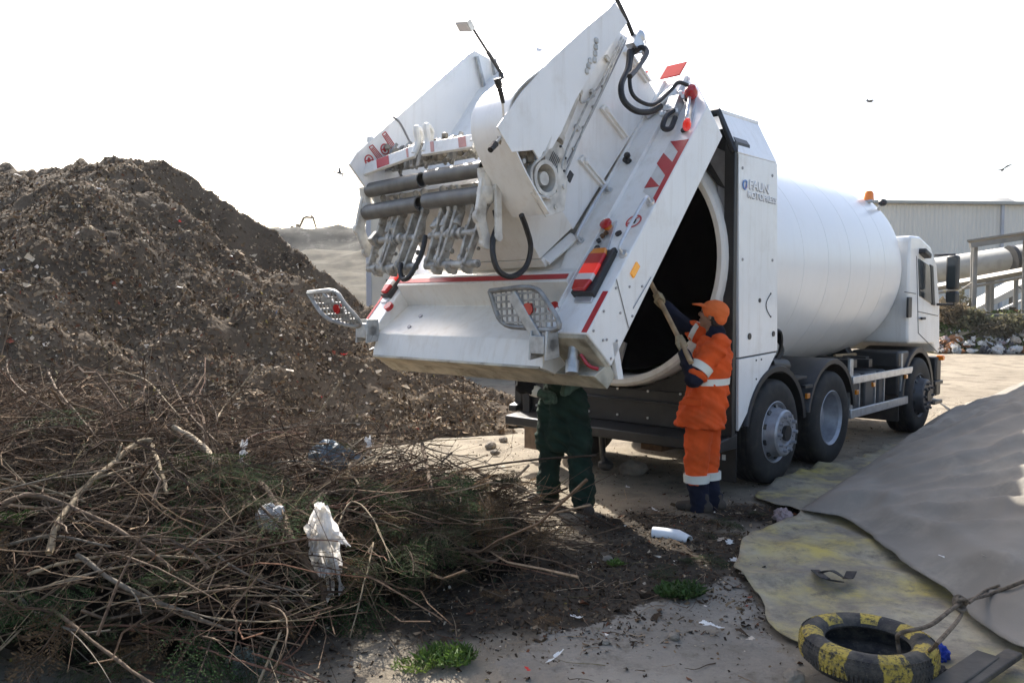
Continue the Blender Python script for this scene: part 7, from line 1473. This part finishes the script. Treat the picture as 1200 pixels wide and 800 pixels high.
# ------------------------------------------------------------------ man in green, upper half hidden behind the hopper
fA, fB = G(642, 589), G(684, 599); cen = (fA + fB) / 2; D2 = cen.y; f = Vector((-.55, -.83, 0)).normalized(); s = Z.cross(f).normalized()   # s: towards picture right
if s.x < 0: s = -s
hip = Y(660, 462, D2); hip.z = .98
shR, shL = hip + Z * .50 - s * .20, hip + Z * .50 + s * .20; elR = Y(613, 452, D2 - .02); haR = Y(637, 462, D2 - .12); elL = hip + s * .32 + Z * .2; haL = hip + s * .22 + f * .22 + Z * .1
hc = hip + Z * .70; neck = hip + Z * .56
legs = ((fA, hip - s * .115 - Z * .04), (fB, hip + s * .115 - Z * .04))
m = MB(); head(m, hc, f, Z); limb(m, [neck - Z * .04, hc - Z * .07], [.06, .055]); rings(m, [(hip - Z * .06, .15, .11, f, s), (hip + Z * .2, .15, .11, f, s), (hip + Z * .5, .17, .10, f, s)])
for sh, el, ha in ((shR, elR, haR), (shL, elL, haL)): limb(m, [sh, el, ha], [.055, .042, .032]); 
for ft, hp in legs: limb(m, [hp, hp.lerp(ft, .5) + f * .02, ft + Z * .09], [.085, .06, .042]); limb(m, [ft + Z * .05, ft + Z * .045 + (Vector((-.85, -.3, 0)) if ft is fA else Vector((.25, -.9, 0))).normalized() * .11], [.032, .026])
man2 = fuse(m, 'person', 'skin', None, .010, 4); tag(man2, 'person in baggy dark green overalls standing under the raised hopper, hand on hip', 'person'); eyes(hc, f, Z, man2)
m = MB()
rings(m, [(hip - Z * .20, .205, .135, f, s), (hip - Z * .05, .195, .135, f, s), (hip + Z * .12, .18, .125, f, s), (hip + Z * .42, .20, .13, f, s), (hip + Z * .50, .15, .10, f, s)])
for ft, hp in legs:
    o_ = -1 if ft is fA else 1; limb(m, [hp, hp.lerp(ft, .35) , hp.lerp(ft, .55), hp.lerp(ft, .80), ft + Z * .10], [.118, .116, .106, .102, .100], 14)
rings(m, [(hip - Z * .50 , .16, .10, f, s), (hip - Z * .36, .195, .125, f, s), (hip - Z * .15, .205, .135, f, s)])
fuse(m, 'overalls', 'greencloth', man2, .012, 5, .040, .09)
m = MB()
for sh, el, ha in ((shR, elR, haR), (shL, elL, haL)): limb(m, [sh, sh.lerp(el, .5), el, el.lerp(ha, .45)], [.085, .078, .070, .058])
fuse(m, 'sleeve', 'darkcloth', man2, .011, 4, .014, .06)
m = MB(); a = elR.lerp(haR, .48); b_ = elR.lerp(haR, .68); limb(m, [a, b_], [.052, .050]); fuse(m, 'cuff', 'reflect', man2, .008, 3)
for ha, el in ((haR, elR), (haL, elL)):
    m = MB(); dv = (ha - el).normalized(); hand(m, ha - dv * .03, ha + dv * .08, Z * -1 + dv * .2, f, .0135); limb(m, [ha - dv * .07, ha + dv * .03], [.042, .040]); fuse(m, 'glove', 'greenglove', man2, .006, 3)
m = MB(); m.blob(hc + Z * .04, (.09, .105, .09), 16); fuse(m, 'hair', 'hair', man2, .009, 3)
for ft, dv in ((fA, Vector((-.85, -.3, 0))), (fB, Vector((.25, -.9, 0)))):
    dv.normalize(); m = MB(); limb(m, [ft + Z * .055 - dv * .06, ft + Z * .05 + dv * .06, ft + Z * .042 + dv * .15], [.052, .052, .040]); limb(m, [ft + Z * .06, ft + Z * .14], [.055, .055]); fuse(m, 'boot', 'boot', man2, .010, 3)
# ================================================================== LIGHT, SKY, CAMERA
SUN_EL, SUN_AZ = R(41), R(19)           # ahead of the camera, a little to the left
wd = bpy.data.worlds.new('World'); SC.world = wd; wd.use_nodes = True; nt = wd.node_tree
sk = nt.nodes.new('ShaderNodeTexSky'); sk.sky_type = 'NISHITA'; sk.sun_disc = False; sk.sun_elevation = SUN_EL; sk.sun_rotation = -SUN_AZ; sk.altitude = 30; sk.air_density = 1.0; sk.dust_density = 4.0; sk.ozone_density = 1.0
bg = nt.nodes['Background']; nt.links.new(sk.outputs[0], bg.inputs['Color']); bg.inputs['Strength'].default_value = .15
sd = bpy.data.lights.new('Sun', 'SUN'); sd.energy = 5.0; sd.angle = R(.53); sd.color = (1.0, .95, .87)
so = bpy.data.objects.new('Sun', sd); COL.objects.link(so)
to_sun = Vector((-math.sin(SUN_AZ) * math.cos(SUN_EL), math.cos(SUN_AZ) * math.cos(SUN_EL), math.sin(SUN_EL))); so.rotation_euler = to_sun.to_track_quat('Z', 'Y').to_euler(); so.location = to_sun * 60
cam = bpy.data.cameras.new('Camera'); co = bpy.data.objects.new('Camera', cam); COL.objects.link(co); SC.camera = co
co.location = O; co.rotation_euler = (math.pi / 2 - PITCH, 0, 0); cam.sensor_width = 36; cam.sensor_fit = 'HORIZONTAL'; cam.lens = F / 1200 * 36; cam.clip_start = .05; cam.clip_end = 2000
SC.view_settings.view_transform = 'Standard'; SC.view_settings.look = 'None'; SC.view_settings.exposure = 1.15; SC.view_settings.gamma = 1
SC.cycles.max_bounces = 6; SC.cycles.use_denoising = True

# thin hazy air over the tip
hm = bpy.data.materials.new('haze_air'); hm.use_nodes = True; nt = hm.node_tree; nt.nodes.remove(nt.nodes['Principled BSDF'])
pv = nt.nodes.new('ShaderNodeVolumePrincipled'); pv.inputs['Color'].default_value = (.93, .94, .96, 1); pv.inputs['Density'].default_value = .0003; pv.inputs['Anisotropy'].default_value = .3; nt.links.new(pv.outputs[0], nt.nodes['Material Output'].inputs['Volume'])
m = MB(); m.box((0, 60, 16.5), (900, 1000, 36)); hz_ = m.build('haze', hm); hz_['kind'] = 'stuff'; hz_['label'] = 'thin pale haze in the air over the whole yard'; hz_['category'] = 'haze'
